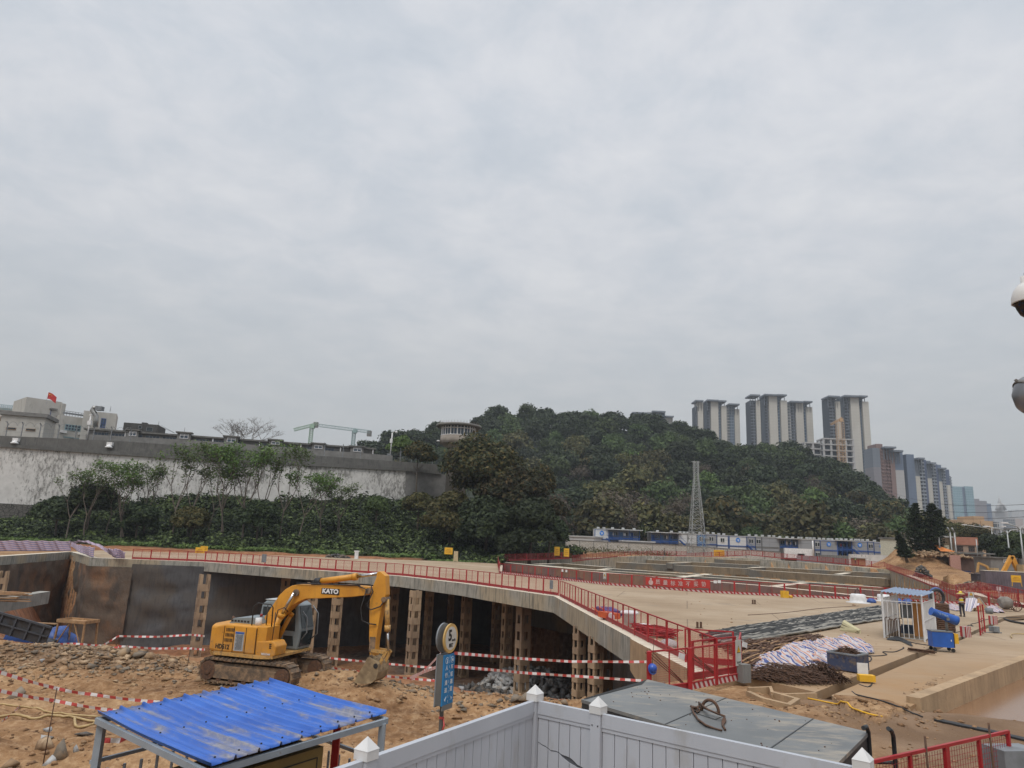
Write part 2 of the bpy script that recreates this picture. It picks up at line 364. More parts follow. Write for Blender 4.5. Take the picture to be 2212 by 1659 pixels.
def pip(x, y, poly):
 c = np.zeros(x.shape, bool); n = len(poly)
 for i in range(n):
  x0, y0 = poly[i]; x1, y1 = poly[(i+1) % n]
  if y0 == y1: continue
  k = ((y0 > y) != (y1 > y)) & (x < (x1-x0)*(y-y0)/(y1-y0)+x0); c ^= k
 return c
def ss(t): t = np.clip(t, 0, 1); return t*t*(3-2*t)
RS = np.random.RandomState(3); LAT = RS.rand(256, 256)
def vnoise(x, y):
 xi = np.floor(x).astype(int); yi = np.floor(y).astype(int); fx = x-xi; fy = y-yi; fx = fx*fx*(3-2*fx); fy = fy*fy*(3-2*fy)
 g = lambda a, b: LAT[a % 256, b % 256]
 return (g(xi, yi)*(1-fx)+g(xi+1, yi)*fx)*(1-fy) + (g(xi, yi+1)*(1-fx)+g(xi+1, yi+1)*fx)*fy - .5
def fbm(x, y, sc, octs=5, ga=.5):
 s = 0; a = 1
 for k in range(octs): s = s + a*vnoise(x*sc+k*17.3, y*sc+k*9.1); sc *= 2.03; a *= ga
 return s
WALLX = (-150, -18);
def wall_y(x): return 150 + (x+108)*(23/90.)
def veg_y0(x): return 131 + 0*x
def wall_zb(x): return np.interp(x, [-150, -101, -91, -30, -10, 14], [3.5, 4.5, 8.0, 12.3, 13, 2])
MOUNDS = [(*W2(Y(1982, 1232, 156)), 5.5, 2.6, 6, 1.0), (*W2(Y(1950, 1232, 154)), 4.5, 2.5, 5, .9), (*W2(Y(2012, 1232, 150)), 4.5, 1.7, 5, .9), (*W2(Y(2058, 1258, 98)), 2.8, 1.9, 3.0, .9)]
def hgt(x, y):
 near = ss((x-1.5)/5.0)
 z = -1.5 + 1.35*near + .25*ss((y-24)/6)*near
 z = z - .55*ss((20-y)/3)*ss((-2-x)/4)
 rug = fbm(x, y, .35, 6, .55)
 z = z + .30*rug*(1-.75*near) + .14*fbm(x*.35+y*.05, y*1.3, 1.4, 3)*(1-near) + .13*np.abs(fbm(x, y, 2.3, 3, .6))*(1-.5*near)*(y < 45)
 z = z + .85*np.exp(-(((x+17.5)/5.5)**2+((y-29.3)/1.6)**2)) + .5*np.exp(-(((x+25)/6)**2+((y-33)/1.8)**2))
 z = z + .35*np.exp(-(((x+5.2)/3.5)**2+((y-27.2)/.9)**2)) + .30*np.exp(-(((x-1.5)/4.0)**2+((y-26.3)/.8)**2))
 z = z + .55*np.exp(-(((x+8.2)/3.8)**2+((y-26.3)/2.6)**2)) + .45*np.exp(-(((x+4.2)/1.6)**2+((y-25.2)/1.4)**2))
 pit = pip(x, y, PITP)
 yc = np.interp(x, [p[0] for p in CREST], [p[1] for p in CREST])
 L = np.interp(x, [-55, -26, -14, 8], [38, 33, 28, 17])
 zp = -1.45 - 8.1*ss((y-yc)/L) + .55*fbm(x, y, .22, 6, .55)*ss((y-yc)/3) + .2*rug
 bank = ss((-x-.60*y)/5)*ss((y-46)/8)
 zb = -3.75 + .35*fbm(x, y, .3, 5)
 zp = zp*(1-bank) + np.maximum(zp, zb)*bank
 z = np.where(pit, zp, z)
 far = (~pit) & (y > np.where(x > 6, 25, yc+6)) | ((x < -47) & (~pit))
 zf = -.38 + 0*x
 sitef = ss((y-62)/12)*ss((x-46)/5)
 zf = zf + sitef*(.38 + .25*fbm(x, y, .12, 5))
 for mx, my, sx, hh, sy, pw in MOUNDS:
  zf = zf + hh*np.exp(-np.power(((x-mx)/sx)**2+((y-my)/sy)**2, pw))*(1+.35*fbm(x, y, .5, 4))
 vy = veg_y0(x); t = (y-vy)/np.maximum(wall_y(x)-vy, 1)
 edge = ss((y-121)/7)
 zf = zf + edge*(.75+.25*fbm(x, y, .3, 4))*ss((14-x)/6) + ss((y-112)/34)*ss((x-6)/8)*(2.3-1.0*ss((x-50)/30))
 slope = ss((16-x)/16)
 zf = zf + slope*np.where(t > 0, (wall_zb(x))*ss(np.clip(t, 0, 1)*.5+.0)*2*np.clip(1, 0, 1), 0)*1.0
 zf = np.where((y > wall_y(x)+3) & (x < -16), 13.0, zf); zf = np.where((y > wall_y(x)-.5) & (y <= wall_y(x)+3) & (x < -16), wall_zb(x)-.6, zf)
 z = np.where(far, zf, z)
 z = np.where(pip(x, y, SPIT), -5.5, z)
 pond = (x > 8)*(y < 64)*(~pip(x, y, SLAB))
 zr = -.20 + .05*fbm(x, y, .6, 5) - .50*ss((y + .30*x - 25.0)/3.0)*ss((x-10.5)/1.5)
 z = np.where(pond, zr, z)
 z = np.where(pip(x, y, SLAB2), -.06+.05*fbm(x, y, .5, 5), z)
 tr = pip(x, y, [W2(G(*p)) for p in ((1762.5, 1493), (1867.7, 1451), (1968.8, 1412), (2073.9, 1374.2), (2173.7, 1329.7), (2168, 1341), (1993, 1416.7), (1879.8, 1465.2), (1796.2, 1500.2))])
 z = np.where(tr, -.75, z)
 z = np.where(pip(x, y, SLAB), np.minimum(z, -.38), z)
 le = np.exp(-(((x-9.3)/2.6)**2+((y-20.6)/1.6)**2)); z = np.where(pip(x, y, SLAB) | tr, z, z + .18*le*(1+1.2*fbm(x, y, 1.2, 4)))
 return z
az = np.radians(np.concatenate([np.linspace(-180, -50, 26)[:-1], np.linspace(-50, 46, 660), np.linspace(46, 180, 26)[1:]]))
rr = np.concatenate([np.geomspace(3, 250, 560), np.geomspace(250, 5500, 26)[1:]])
AZ, RR = np.meshgrid(az, rr, indexing='ij'); GX = RR*np.sin(AZ); GY = RR*np.cos(AZ); GZ = hgt(GX, GY)
GZ = np.where(RR > 255, .3, GZ)
o = npmesh('ground', np.stack([GX, GY, GZ], -1).reshape(-1, 3), grid_faces(len(az), len(rr)), MT['ground'], smooth=True); tag(o, kind='structure')
def vattr(o, name, val):
 a = o.data.attributes.new(name, 'FLOAT', 'POINT'); a.data.foreach_set('value', np.clip(val, 0, 1).astype(np.float32).ravel())
gpit = pip(GX, GY, PITP); gl = fbm(GX, GY, .15, 4)
vattr(o, 'red', np.where(gpit, .62+.6*gl, 0) + ss((GY-112)/12)*ss((20-GX)/6)*.75*(RR < 240) + ss((GX+30)/-10)*ss((GY-40)/8)*gpit*.4)
vattr(o, 'grey', np.where(gpit, .45*ss((GY-52)/10)*ss((GX+24)/8)+ 1.3*gl*ss((GY-36)/6), 0)*(GY > 0) + .7*np.exp(-(((GX+16.5)/4.0)**2+((GY-29.2)/1.2)**2)) + (GY > 300)*.8)
vattr(o, 'green', ss((GY-126)/3)*ss((16-GX)/5)*(GY < 200))
vattr(o, 'wet', ((GX > 5.5)*(GY < 66)*(~pip(GX, GY, SLAB))*(~pip(GX, GY, SLAB2))*(~gpit))*ss((GX-7+.0*GY)/3)*(.9+.5*fbm(GX, GY, .3, 4)))
A0_, DA_, LR_ = math.radians(-50), math.radians(96)/659, math.log(250/3)/559
def ground_z(x, y):
 a = (math.atan2(x, y)-A0_)/DA_; b = math.log(max(math.hypot(x, y), 3.01)/3)/LR_
 if not (0 <= a < 658 and 0 <= b < 558): return float(hgt(np.array([x], dtype=float), np.array([y], dtype=float))[0])
 i, j = int(a), int(b); u, v = a-i, b-j; i += 25
 return float((GZ[i, j]*(1-u)+GZ[i+1, j]*u)*(1-v)+(GZ[i, j+1]*(1-u)+GZ[i+1, j+1]*u)*v)
def water_mat():
 m, nt, b = base('muddy_water', .16, spec=.3); b.inputs['Base Color'].default_value = (.24, .135, .075, 1); v = coords(nt, 'World', (1, 2.2, 1)); bump(nt, b, noise(nt, v, 2.2, 3), .12, .02); return m
w = MB().poly([(9.5, 12, -.50), (70, 12, -.50), (70, 55, -.50), (30, 47, -.50), (11.3, 20.6, -.50)]).build('pond_water', water_mat()); tag(w, kind='structure')
RIDGE = [(560, 990), (640, 982), (700, 972), (770, 962), (830, 950), (900, 928), (950, 917), (1000, 912), (1045, 898), (1130, 888), (1200, 902), (1300, 892), (1380, 908), (1470, 922), (1560, 955), (1640, 972), (1720, 975), (1790, 1005), (1850, 1030), (1890, 1065), (1940, 1100), (1975, 1150), (2010, 1190), (2060, 1200)]
HR = {}
def ridge(xd):
 yy = interp(xd, RIDGE); hz = 1166 + .042*(xd-1106); P = max(4, hz-yy)
 rd = 235 + .78*P; return P, rd
hv = []; NX, NT = 150, 40
for i in range(NX):
 xd = lerp(540, 2080, i/(NX-1)); P, rd = ridge(xd)
 d0 = ray(xd, 1166+.042*(xd-1106)); hd = Vector((d0.x/d0.y, 1))
 y0 = 214 if xd > 1150 else 205
 for j in range(NT+8):
  t = j/(NT-1)
  if t <= 1: yd = lerp(y0, rd, t); pz = P*(t**.92) ; z = CAMZ + pz*yd/F - 9*min(1, t*3) - 2*(1-min(1, t*4))
  else: yd = rd + (t-1)*260; z = CAMZ + P*rd/F - 9 - (t-1)*170
  z = max(z, -.5)
  hv.append((hd.x*yd, yd, z))
HV = np.array(hv); MT['forest_floor'] = simple('forest_floor', (.035, .045, .022), (.015, .02, .012), .12, .95, dirt=(.16, .08, .04), dsc=.02, dth=(.70, .74))
o = npmesh('hill', HV, grid_faces(NX, NT+8), MT['forest_floor'], smooth=True); tag(o, kind='structure')
def hill_point(xd, t):
 P, rd = ridge(xd); d0 = ray(xd, 1166+.042*(xd-1106)); y0 = 214 if xd > 1150 else 205
 yd = lerp(y0, rd, t); z = CAMZ + P*(t**.92)*yd/F - 9*min(1, t*3) - 2*(1-min(1, t*4)); return Vector((d0.x/d0.y*yd, yd, max(z, 0)))
def ribbon(mb, pts, wo, wi, z0, z1):
 """wall along a polyline; wo metres to the right of the walking direction, wi to the left"""
 P = [Vector((p[0], p[1], 0)) for p in pts]; N = len(P); A, B = [], []
 for i in range(N):
  d0 = (P[i]-P[i-1]).normalized() if i else (P[1]-P[0]).normalized()
  d1 = (P[i+1]-P[i]).normalized() if i < N-1 else d0
  n = Vector((d0.y+d1.y, -d0.x-d1.x, 0)); n.normalize(); k = 1/max(.5, n.dot(Vector((d1.y, -d1.x, 0))))
  A.append(P[i]+n*wo*k); B.append(P[i]-n*wi*k)
 Z0 = z0 if isinstance(z0, (list, tuple)) else [z0]*N; Z1 = z1 if isinstance(z1, (list, tuple)) else [z1]*N
 base = len(mb.v)
 for i in range(N):
  mb.v += [(A[i].x, A[i].y, Z0[i]), (B[i].x, B[i].y, Z0[i]), (B[i].x, B[i].y, Z1[i]), (A[i].x, A[i].y, Z1[i])]
 for i in range(N-1):
  a = base+4*i
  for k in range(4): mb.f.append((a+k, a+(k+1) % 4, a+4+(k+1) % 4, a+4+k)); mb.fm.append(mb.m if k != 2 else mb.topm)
 mb.f.append((base, base+3, base+2, base+1)); mb.f.append((base+4*N-4, base+4*N-3, base+4*N-2, base+4*N-1)); mb.fm += [mb.m]*2
 return mb
def RB(m=0, topm=0): b = MB(); b.m = m; b.topm = topm; return b
def deck_mat():
 m, nt, b = base('pale_site_concrete', .9, spec=.25); v = coords(nt, 'World'); vs = coords(nt, 'World', (.15, 1, 1), (0, 0, R(15)))
 c = ramp(nt, noise(nt, v, .14, 7, .6), [(.3, (.27, .195, .125)), (.5, (.35, .265, .18)), (.7, (.42, .335, .245))])
 c = mix(nt, ramp(nt, noise(nt, vs, .9, 9, .66), [(.50, (0, 0, 0)), (.80, (.75, .75, .75))]), c, (.36, .27, .18))
 c = mix(nt, ramp(nt, noise(nt, v, 1.7, 9, .72), [(.62, (0, 0, 0)), (.74, (.7, .7, .7))]), c, (.33, .22, .12))
 vt = coords(nt, 'World', (.05, .9, 1), (0, 0, R(-32))); tr = ramp(nt, noise(nt, vt, 2.2, 4, .5, 1.5), [(.56, (0, 0, 0)), (.60, (.55, .55, .55)), (.64, (0, 0, 0))]); c = mix(nt, tr, c, (.24, .17, .11))
 pd = ramp(nt, noise(nt, v, .33, 6, .62), [(.60, (0, 0, 0)), (.63, (.5, .5, .5))]); c = mix(nt, pd, c, (.25, .20, .15))
 g = nt.nodes.new('ShaderNodeNewGeometry'); sp = nt.nodes.new('ShaderNodeSeparateXYZ'); nt.links.new(g.outputs['Position'], sp.inputs[0])
 vj = nt.nodes.new('ShaderNodeTexBrick'); vj.inputs['Scale'].default_value = 1; vj.inputs['Brick Width'].default_value = 11; vj.inputs['Row Height'].default_value = 7.5; vj.inputs['Mortar Size'].default_value = .035; vj.inputs['Color1'].default_value = vj.inputs['Color2'].default_value = (0, 0, 0, 1); vj.inputs['Mortar'].default_value = (.7, .7, .7, 1); nt.links.new(coords(nt, 'World', (1, 1, 1), (0, 0, R(14))), vj.inputs[0]); c = mix(nt, vj.outputs[0], c, (.14, .10, .07))
 nearf = mth(nt, 'MULTIPLY', mth(nt, 'SUBTRACT', 1.0, mth(nt, 'DIVIDE', mth(nt, 'SUBTRACT', sp.outputs[1], 20.0), 22.0), True), noise(nt, v, .5, 6, .6), True)
 c = mix(nt, mth(nt, 'MULTIPLY', nearf, 1.7, True), c, (.33, .20, .10))
 nt.links.new(c, b.inputs['Base Color']); bump(nt, b, noise(nt, v, 5, 9, .65), .35, .02); return m
MT['deck'] = deck_mat()
o = MB().slab(SLAB, -.3, 0).build('concrete_deck', MT['deck']); tag(o, kind='structure')
o = MB().slab(SLAB2, -.95, -.02).build('concrete_apron', MT['deck']); tag(o, kind='structure')
kp = [W2(G(*p)) for p in ((1976, 1519), (2225, 1424))] + [(40, 43)]
o = ribbon(RB(), kp, .16, .22, -1.1, .16).build('pond_kerb', MT['brownc']); tag(o, 'long low tan concrete kerb wall holding back the muddy pond water', 'kerb')
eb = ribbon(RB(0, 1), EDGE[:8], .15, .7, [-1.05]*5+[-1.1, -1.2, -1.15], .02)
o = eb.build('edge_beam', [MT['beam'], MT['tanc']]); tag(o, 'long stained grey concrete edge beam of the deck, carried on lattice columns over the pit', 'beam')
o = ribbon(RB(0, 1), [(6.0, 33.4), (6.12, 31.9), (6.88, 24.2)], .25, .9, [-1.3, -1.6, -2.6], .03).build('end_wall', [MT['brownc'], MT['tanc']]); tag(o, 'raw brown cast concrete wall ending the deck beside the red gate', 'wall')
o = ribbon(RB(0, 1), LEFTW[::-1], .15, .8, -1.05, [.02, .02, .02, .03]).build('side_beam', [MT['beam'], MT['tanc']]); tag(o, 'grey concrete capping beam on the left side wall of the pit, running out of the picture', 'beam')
def rough_wall(pts, z0, z1, name, mats, lab, cat='wall', amp=.25, red=None):
 P = [Vector((p[0], p[1], 0)) for p in pts]; L = [0]
 for i in range(1, len(P)): L.append(L[-1]+(P[i]-P[i-1]).length)
 nu = int(L[-1]/.5)+2; nv = 22; V = []
 for i in range(nu):
  s = L[-1]*i/(nu-1); k = max(0, min(len(P)-2, int(np.searchsorted(L, s)-1))); t = (s-L[k])/(L[k+1]-L[k]); p = P[k].lerp(P[k+1], t)
  d = (P[k+1]-P[k]).normalized(); n = Vector((d.y, -d.x, 0))
  for j in range(nv):
   z = lerp(z0, z1, j/(nv-1)); q = p + n*(float(fbm(np.array([s]), np.array([z*1.7]), .35, 5, .6)[0])*amp + amp*.5); V.append((q.x, q.y, z))
 V = np.array(V); c = V.mean(0); c[2] = z0
 o = npmesh(name, V-c, grid_faces(nu, nv), mats, smooth=True); o.location = c; tag(o, lab, cat); return o
MT['pitbrown'] = simple('sprayed_brown_wall', (.125, .090, .064), (.065, .052, .042), .5, .95, bs=.7, bsc=4, bd=.10, dirt=(.20, .11, .06), dsc=.30, dth=(.50, .66), stretch=(1, 1, .6))
rough_wall([(-45.7, 38), (-50.2, 52.0), (-55.9, 81.8), (-60, 102), (-49.0, 87.2), (-44, 87.6)], -10.5, -.9, 'brown_pit_wall', MT['pitbrown'], 'brown netted earth and sprayed concrete wall at the left end of the pit', amp=.5)
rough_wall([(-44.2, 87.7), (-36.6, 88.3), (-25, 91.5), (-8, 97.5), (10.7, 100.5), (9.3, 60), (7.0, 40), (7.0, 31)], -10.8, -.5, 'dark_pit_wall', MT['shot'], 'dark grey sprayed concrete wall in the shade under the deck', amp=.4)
MT['col'] = concrete('splashed_column_steel', (.42, .30, .19), (.13, .085, .055), True, (.27, .19, .125), (.50, .66))
def column(xd, yd, dep, w, ztop, rz, lab, grp='lattice columns holding up the deck'):
 p = Y(xd, yd, dep); zb = -10.2; h = ztop-zb; t = thing('lattice_column', lab, 'column', (p.x, p.y, zb), R(rz), grp); cs = w*.27; hw = w/2
 for sx in (-1, 1):
  for sy in (-1, 1):
   m = MB(); x, y = sx*hw, sy*hw
   m.box((x-sx*cs/2, y-sy*.03, h/2), (cs, .06, h)); m.box((x-sx*.03, y-sy*(cs/2+.031), h/2), (.06, cs-.06, h)); m.build('corner_angle', MT['col'], t)
 m = MB(); z = .3
 while z < h-.3:
  for s in (-1, 1):
   m.box((0, s*(hw+.012), z), (w*.98, .03, .62*w/.9)); m.box((s*(hw+.012), 0, z), (.03, w*.98, .62*w/.9))
  z += 1.28*w/.9
 m.build('batten_plates', MT['col'], t)
COLS = [(434, 1315, 82, 1.05, 'left of the yellow excavator'), (668, 1350, 76, .95, 'just right of the excavator cab'), (893, 1360, 71, .86, 'between the excavator stick and the speed sign'),
  (1129, 1390, 63.9, .95, 'right of the round speed sign'), (1251, 1400, 47, .58, 'thin and dark, beside the white rubble'), (1286, 1420, 42, .58, 'left one of the pair nearest the red gate'), (1305, 1420, 44, .72, 'right one of the pair nearest the red gate')]
for xd, yd, dp, w, l in COLS:
 column(xd, yd, dp, w, -1.0, 32, 'mud splashed lattice column under the deck edge, ' + l)
BACK = [(590, 1280, 95, .8, 'leftmost of the back row, above the excavator engine'), (615, 1280, 88, .85, 'back row, second from the left'), (726, 1330, 80, .95, 'back row, under the boom lettering'),
  (845, 1370, 86, .9, 'back row, right behind the excavator bucket cylinder'), (925, 1340, 86, .75, 'back row, just right of the front column beyond the excavator'), (973, 1320, 95, .6, 'thin, deepest row, above the speed sign'),
  (1005, 1370, 78, .85, 'back row, just right of the speed sign'), (1071, 1340, 84, .7, 'back row, reddish, between the speed sign and the front column'), (1094, 1370, 72, .8, 'back row, dark, beside the tall front column')]
for xd, yd, dp, w, l in BACK: column(xd, yd, dp, w, -.4, 28, 'shaded lattice column, ' + l)
column(4, 1262, 74, .8, -1.0, 20, 'rusty lattice column at the left picture edge under the side beam')
def strut(a, b, w, h, lab, grp, mats=None):
 a, b = Vector(a), Vector(b); c = (a+b)/2; m = RB(0, 1); ribbon(m, [a, b], w/2, w/2, a.z-h, a.z)
 o = m.build('concrete_strut', mats or [MT['beamg'], MT['tanc']]); tag(o, lab, 'strut', grp)
MT['paleg'] = simple('pale_grey_beam_top', (.34, .33, .29), (.24, .235, .21), 1.2, .9)
strut((-39.6, 45, -2.4), (-43.2, 70, -2.4), .9, 1.1, 'grey concrete strut low in the pit, its blunt end facing the brown wall', 'lower struts at the left end of the pit', [MT['beamg'], MT['paleg']])
strut((-49.5, 62, -2.45), (-43.4, 66, -2.45), .8, 1.0, 'short grey concrete strut branching off behind the low strut', 'lower struts at the left end of the pit', [MT['beamg'], MT['paleg']])
SA = lambda x, y: ((1950+x/2.765)/1.8445, (2170+y/2.765)/1.8445)
SB = lambda x, y: ((2700+x/2.765)/1.8445, (2170+y/2.765)/1.8445)
def SG(p, dz=0):
 q = p[1]-(1166+.042*(p[0]-1106)); return G(*p, interp(q, [(16, 2.6), (25, 1.55), (30, 1.1), (40, .46), (52, .05), (60, -.02)])-dz)
SL = [('first', SA(150, 192), SA(960, 282), 1.2), ('first', SA(960, 282), SB(1050, 460), 1.2), ('first', SB(1050, 460), SB(2300, 592), 1.1),
  ('second', SA(560, 226), SA(1220, 285), 1.1), ('second', SA(1220, 282), SB(700, 385), 1.1), ('second', SB(700, 385), SB(2300, 512), 1.0),
  ('third', SA(820, 207), SA(1330, 262), 1.1), ('third', SA(1330, 262), SB(900, 375), 1.2), ('third', SB(900, 375), SB(2250, 470), 1.2),
  ('fourth', SA(1400, 192), SB(800, 275), 1.4), ('fourth', SB(800, 275), SB(2300, 392), 1.4),
  ('fifth', SA(1740, 166), SB(900, 245), 1.5), ('fifth', SB(900, 245), SB(2350, 332), 1.5),
  ('sixth', SB(400, 158), SB(1700, 250), 1.6), ('sixth', SB(1700, 250), SB(2500, 305), 1.6)]
for nme, a, b, w in SL:
 cnt_ = globals().setdefault('cnt_', {}); cnt_[nme] = cnt_.get(nme, 0)+1
 pos = {'sixth': ('left', 'right'), 'first': ('left', 'middle', 'right'), 'second': ('left', 'middle', 'right'), 'third': ('left', 'middle', 'right'), 'fourth': ('left', 'right'), 'fifth': ('left', 'right')}[nme][cnt_[nme]-1]
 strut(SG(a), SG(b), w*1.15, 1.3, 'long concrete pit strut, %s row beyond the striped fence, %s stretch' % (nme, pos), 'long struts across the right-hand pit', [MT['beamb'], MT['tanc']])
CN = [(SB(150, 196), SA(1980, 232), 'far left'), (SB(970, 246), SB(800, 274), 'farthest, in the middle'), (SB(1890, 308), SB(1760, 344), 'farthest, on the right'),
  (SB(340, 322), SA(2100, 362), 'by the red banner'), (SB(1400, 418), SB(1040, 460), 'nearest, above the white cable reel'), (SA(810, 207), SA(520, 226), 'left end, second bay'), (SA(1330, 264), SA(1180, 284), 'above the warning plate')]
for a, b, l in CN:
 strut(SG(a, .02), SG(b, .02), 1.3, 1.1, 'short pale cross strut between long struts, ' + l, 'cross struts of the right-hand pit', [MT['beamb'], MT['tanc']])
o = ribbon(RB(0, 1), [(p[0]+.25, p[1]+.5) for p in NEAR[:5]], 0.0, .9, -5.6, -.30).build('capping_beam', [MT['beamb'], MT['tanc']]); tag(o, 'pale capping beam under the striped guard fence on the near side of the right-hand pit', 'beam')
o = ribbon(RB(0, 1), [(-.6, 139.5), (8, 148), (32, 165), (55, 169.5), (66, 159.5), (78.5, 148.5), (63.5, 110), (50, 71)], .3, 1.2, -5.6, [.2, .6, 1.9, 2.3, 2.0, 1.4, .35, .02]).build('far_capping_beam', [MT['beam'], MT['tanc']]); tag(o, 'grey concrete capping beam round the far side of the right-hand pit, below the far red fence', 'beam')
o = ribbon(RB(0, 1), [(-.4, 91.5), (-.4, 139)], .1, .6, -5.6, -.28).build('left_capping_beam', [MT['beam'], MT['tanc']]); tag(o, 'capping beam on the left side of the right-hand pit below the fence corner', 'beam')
def screen_mat(name, c, cover):
 m, nt, b = base(name, .6); b.inputs['Base Color'].default_value = (*c, 1); out = nt.nodes['Material Output']
 tr = nt.nodes.new('ShaderNodeBsdfTransparent'); mx = nt.nodes.new('ShaderNodeMixShader')
 v = coords(nt, 'Object'); s = nt.nodes.new('ShaderNodeSeparateXYZ'); nt.links.new(v, s.inputs[0])
 fx = mth(nt, 'LESS_THAN', mth(nt, 'FRACT', mth(nt, 'DIVIDE', s.outputs[0], .06)), cover); fz = mth(nt, 'LESS_THAN', mth(nt, 'FRACT', mth(nt, 'DIVIDE', s.outputs[2], .06)), cover)
 nt.links.new(mth(nt, 'MAXIMUM', fx, fz), mx.inputs[0]); nt.links.new(tr.outputs[0], mx.inputs[1]); nt.links.new(b.outputs[0], mx.inputs[2]); nt.links.new(mx.outputs[0], out.inputs[0]); return m
MT['screen'] = screen_mat('red_wire_mesh', (.38, .04, .04), .085)
MT['screend'] = screen_mat('dense_red_wire_mesh', (.36, .05, .05), .15)
PROTO = {}
def panel_proto(style):
 L, H = 2.0, 1.2; fr = MB(); bt = .05
 for x in (-L/2+.03, L/2-.03): fr.box((x, 0, H/2), (.07, .05, H))
 fr.box((0, 0, H-.02), (L-.14, .045, .045)); fr.box((0, 0, H/2+.09), (.032, .03, H-.23))
 if style != 'far': fr.box((0, 0, .215), (L-.14, .045, .03))
 kp = MB(); kp.m = 0
 z0, z1 = (.02, .20)
 kp.hexa([(-L/2+.07, -.012, z0), (L/2-.07, -.012, z0), (L/2-.07, .012, z0), (-L/2+.07, .012, z0), (-L/2+.07, -.012, z1), (L/2-.07, -.012, z1), (L/2-.07, .012, z1), (-L/2+.07, .012, z1)])
 for fi in (2, 4):
  kp.uv[fi] = [(0, 0), (1.72, 0), (1.86, .1), (.14, .1)] if fi == 2 else [(1.72, 0), (0, 0), (.14, .1), (1.86, .1)]
 sc = MB().quad((-L/2+.06, .002, .23), (L/2-.06, .002, .23), (L/2-.06, .002, H-.04), (-L/2+.06, .002, H-.04))
 mats = {'plain': (MT['red'], MT['redd'], MT['screen']), 'kick': (MT['red'], MT['kick'], MT['screen']), 'far': (MT['redd'], MT['redd'], MT['screend']), 'dense': (MT['red'], MT['redd'], MT['screend'])}[style]
 t = fr.build('panel', mats[0], origin=(0, 0, 0)); k = kp.build('kick_plate', mats[1], t); s = sc.build('mesh_screen', mats[2], t)
 return t
used = {}
def guard_fence(pts, lab, style, grp=None, step=2.0, H=1.2, posts=True):
 P = [Vector(p) for p in pts]; t = thing('guard_fence', lab, 'fence', P[0], 0, grp); O = P[0]
 for a, b in zip(P[:-1], P[1:]):
  d = b-a; n = max(1, round(Vector((d.x, d.y)).length/step)); ang = math.atan2(d.y, d.x); tilt = math.atan2(d.z, Vector((d.x, d.y)).length)
  for i in range(n):
   q = a + d*((i+.5)/n) - O
   if style not in PROTO: PROTO[style] = panel_proto(style); c = PROTO[style]; c.parent = t
   else: c = copy_tree(PROTO[style], t)
   c.location = q; c.rotation_euler = (0, -tilt, ang); c.scale = (Vector((d.x, d.y)).length/n/2.0, 1, H/1.2)
 return t
V3 = lambda p, z: Vector((p[0], p[1], z))
guard_fence([V3(p, .03) for p in ((-44.6, 87.9), (-36.3, 89.0), (-22.3, 81.8), (-10.5, 76.3), (-3.5, 68.7), (4.3, 57.3))], 'red guard fence along the far deck edge above the open pit', 'plain', None, 2.05)
guard_fence([V3(p, .03) for p in ((4.35, 56.7), (6.35, 32.4), (7.1, 24.6))], 'red guard fence running towards the camera down the near deck edge to the gate', 'plain', None, 2.3)
guard_fence([V3(p, 0) for p in NEAR], 'red guard fence with red and white striped kick plates before the strutted pit', 'kick', None, 2.4)
guard_fence([V3((-.6, 91.2), 0), V3((-1.0, 115), 0), V3((-1.3, 139.5), 0)], 'red guard fence on the left side of the strutted pit, seen almost end on', 'far', None, 2.2)
guard_fence([V3((-1.2, 140), .05), V3((8, 148.6), .3)], 'red guard fence behind the left corner of the strutted pit', 'far', None, 2.0)
guard_fence([Y(1088, 1212, 132), Y(1162, 1210, 134), Y(1229.7, 1206.9, 138)], 'red guard fence in front of the yellow notices at the foot of the wooded slope', 'far', None, 2.0)
guard_fence([Y(1236.6, 1213.7, 138), Y(1334, 1203, 158)], 'slanting red guard fence above the projecting corner of the strutted pit', 'far', None, 2.0)
guard_fence([Y(1337, 1204, 160), Y(1420, 1201, 170), Y(1483, 1202, 172)], 'red guard fence between the dark walker and the white brick wall', 'far', None, 2.2)
guard_fence([Y(1486, 1206, 172), Y(1620, 1199.5, 178)], 'red guard fence at the foot of the lattice tower', 'far', None, 2.2)
guard_fence([Y(1622, 1200, 171), Y(1700, 1208, 166), Y(1800, 1217, 159), Y(1912, 1227.5, 150.5)], 'long low red guard fence on the far pit side below the site camp', 'far', None, 3.0)
a_ = G(1914, 1230.5); b_ = Y(1975, 1252, 128); c_ = G(2068, 1291)
guard_fence([Y(1914, 1229, 150), Y(1975, 1252, 112), V3(c_, 0)], 'red guard fence running down the right side of the strutted pit past the earth mounds', 'dense', None, 2.2)
f1 = G(2066, 1292); f2 = Y(2113, 1283, 92); f3 = Y(2202, 1312, 62); f4 = G(2209, 1345)
guard_fence([f1, f2], 'short red guard fence slanting up beside the tan mound', 'dense', None, 2.0, 1.4)
guard_fence([f2, Y(2160, 1298, 72), f3], 'red guard fence on the far side of the right-hand enclosure', 'dense', None, 2.0, 1.5)
guard_fence([f3, V3((f3.x-1.5, f3.y-8), 0)], 'dense red guard fence at the right picture edge near the concrete mixer', 'dense', None, 1.6, 1.5)
g0, g1, g2, g3 = G(1401, 1504), G(1489, 1492), G(1598, 1470), G(1621, 1464)
guard_fence([g0, g1], 'red gate panel by the brown end wall, a blue helmet hanging on its left post', 'plain', 'gate panels', 2.0)
guard_fence([g1+Vector((.06, .03, 0)), (g1+g2)/2], 'red gate panel with striped kick plate, middle one of the near enclosure', 'kick', 'gate panels', 2.0)
guard_fence([(g1+g2)/2+Vector((.06, .06, 0)), g2], 'red gate panel with striped kick plate and the warning plate hung on it', 'kick', 'gate panels', 2.0)
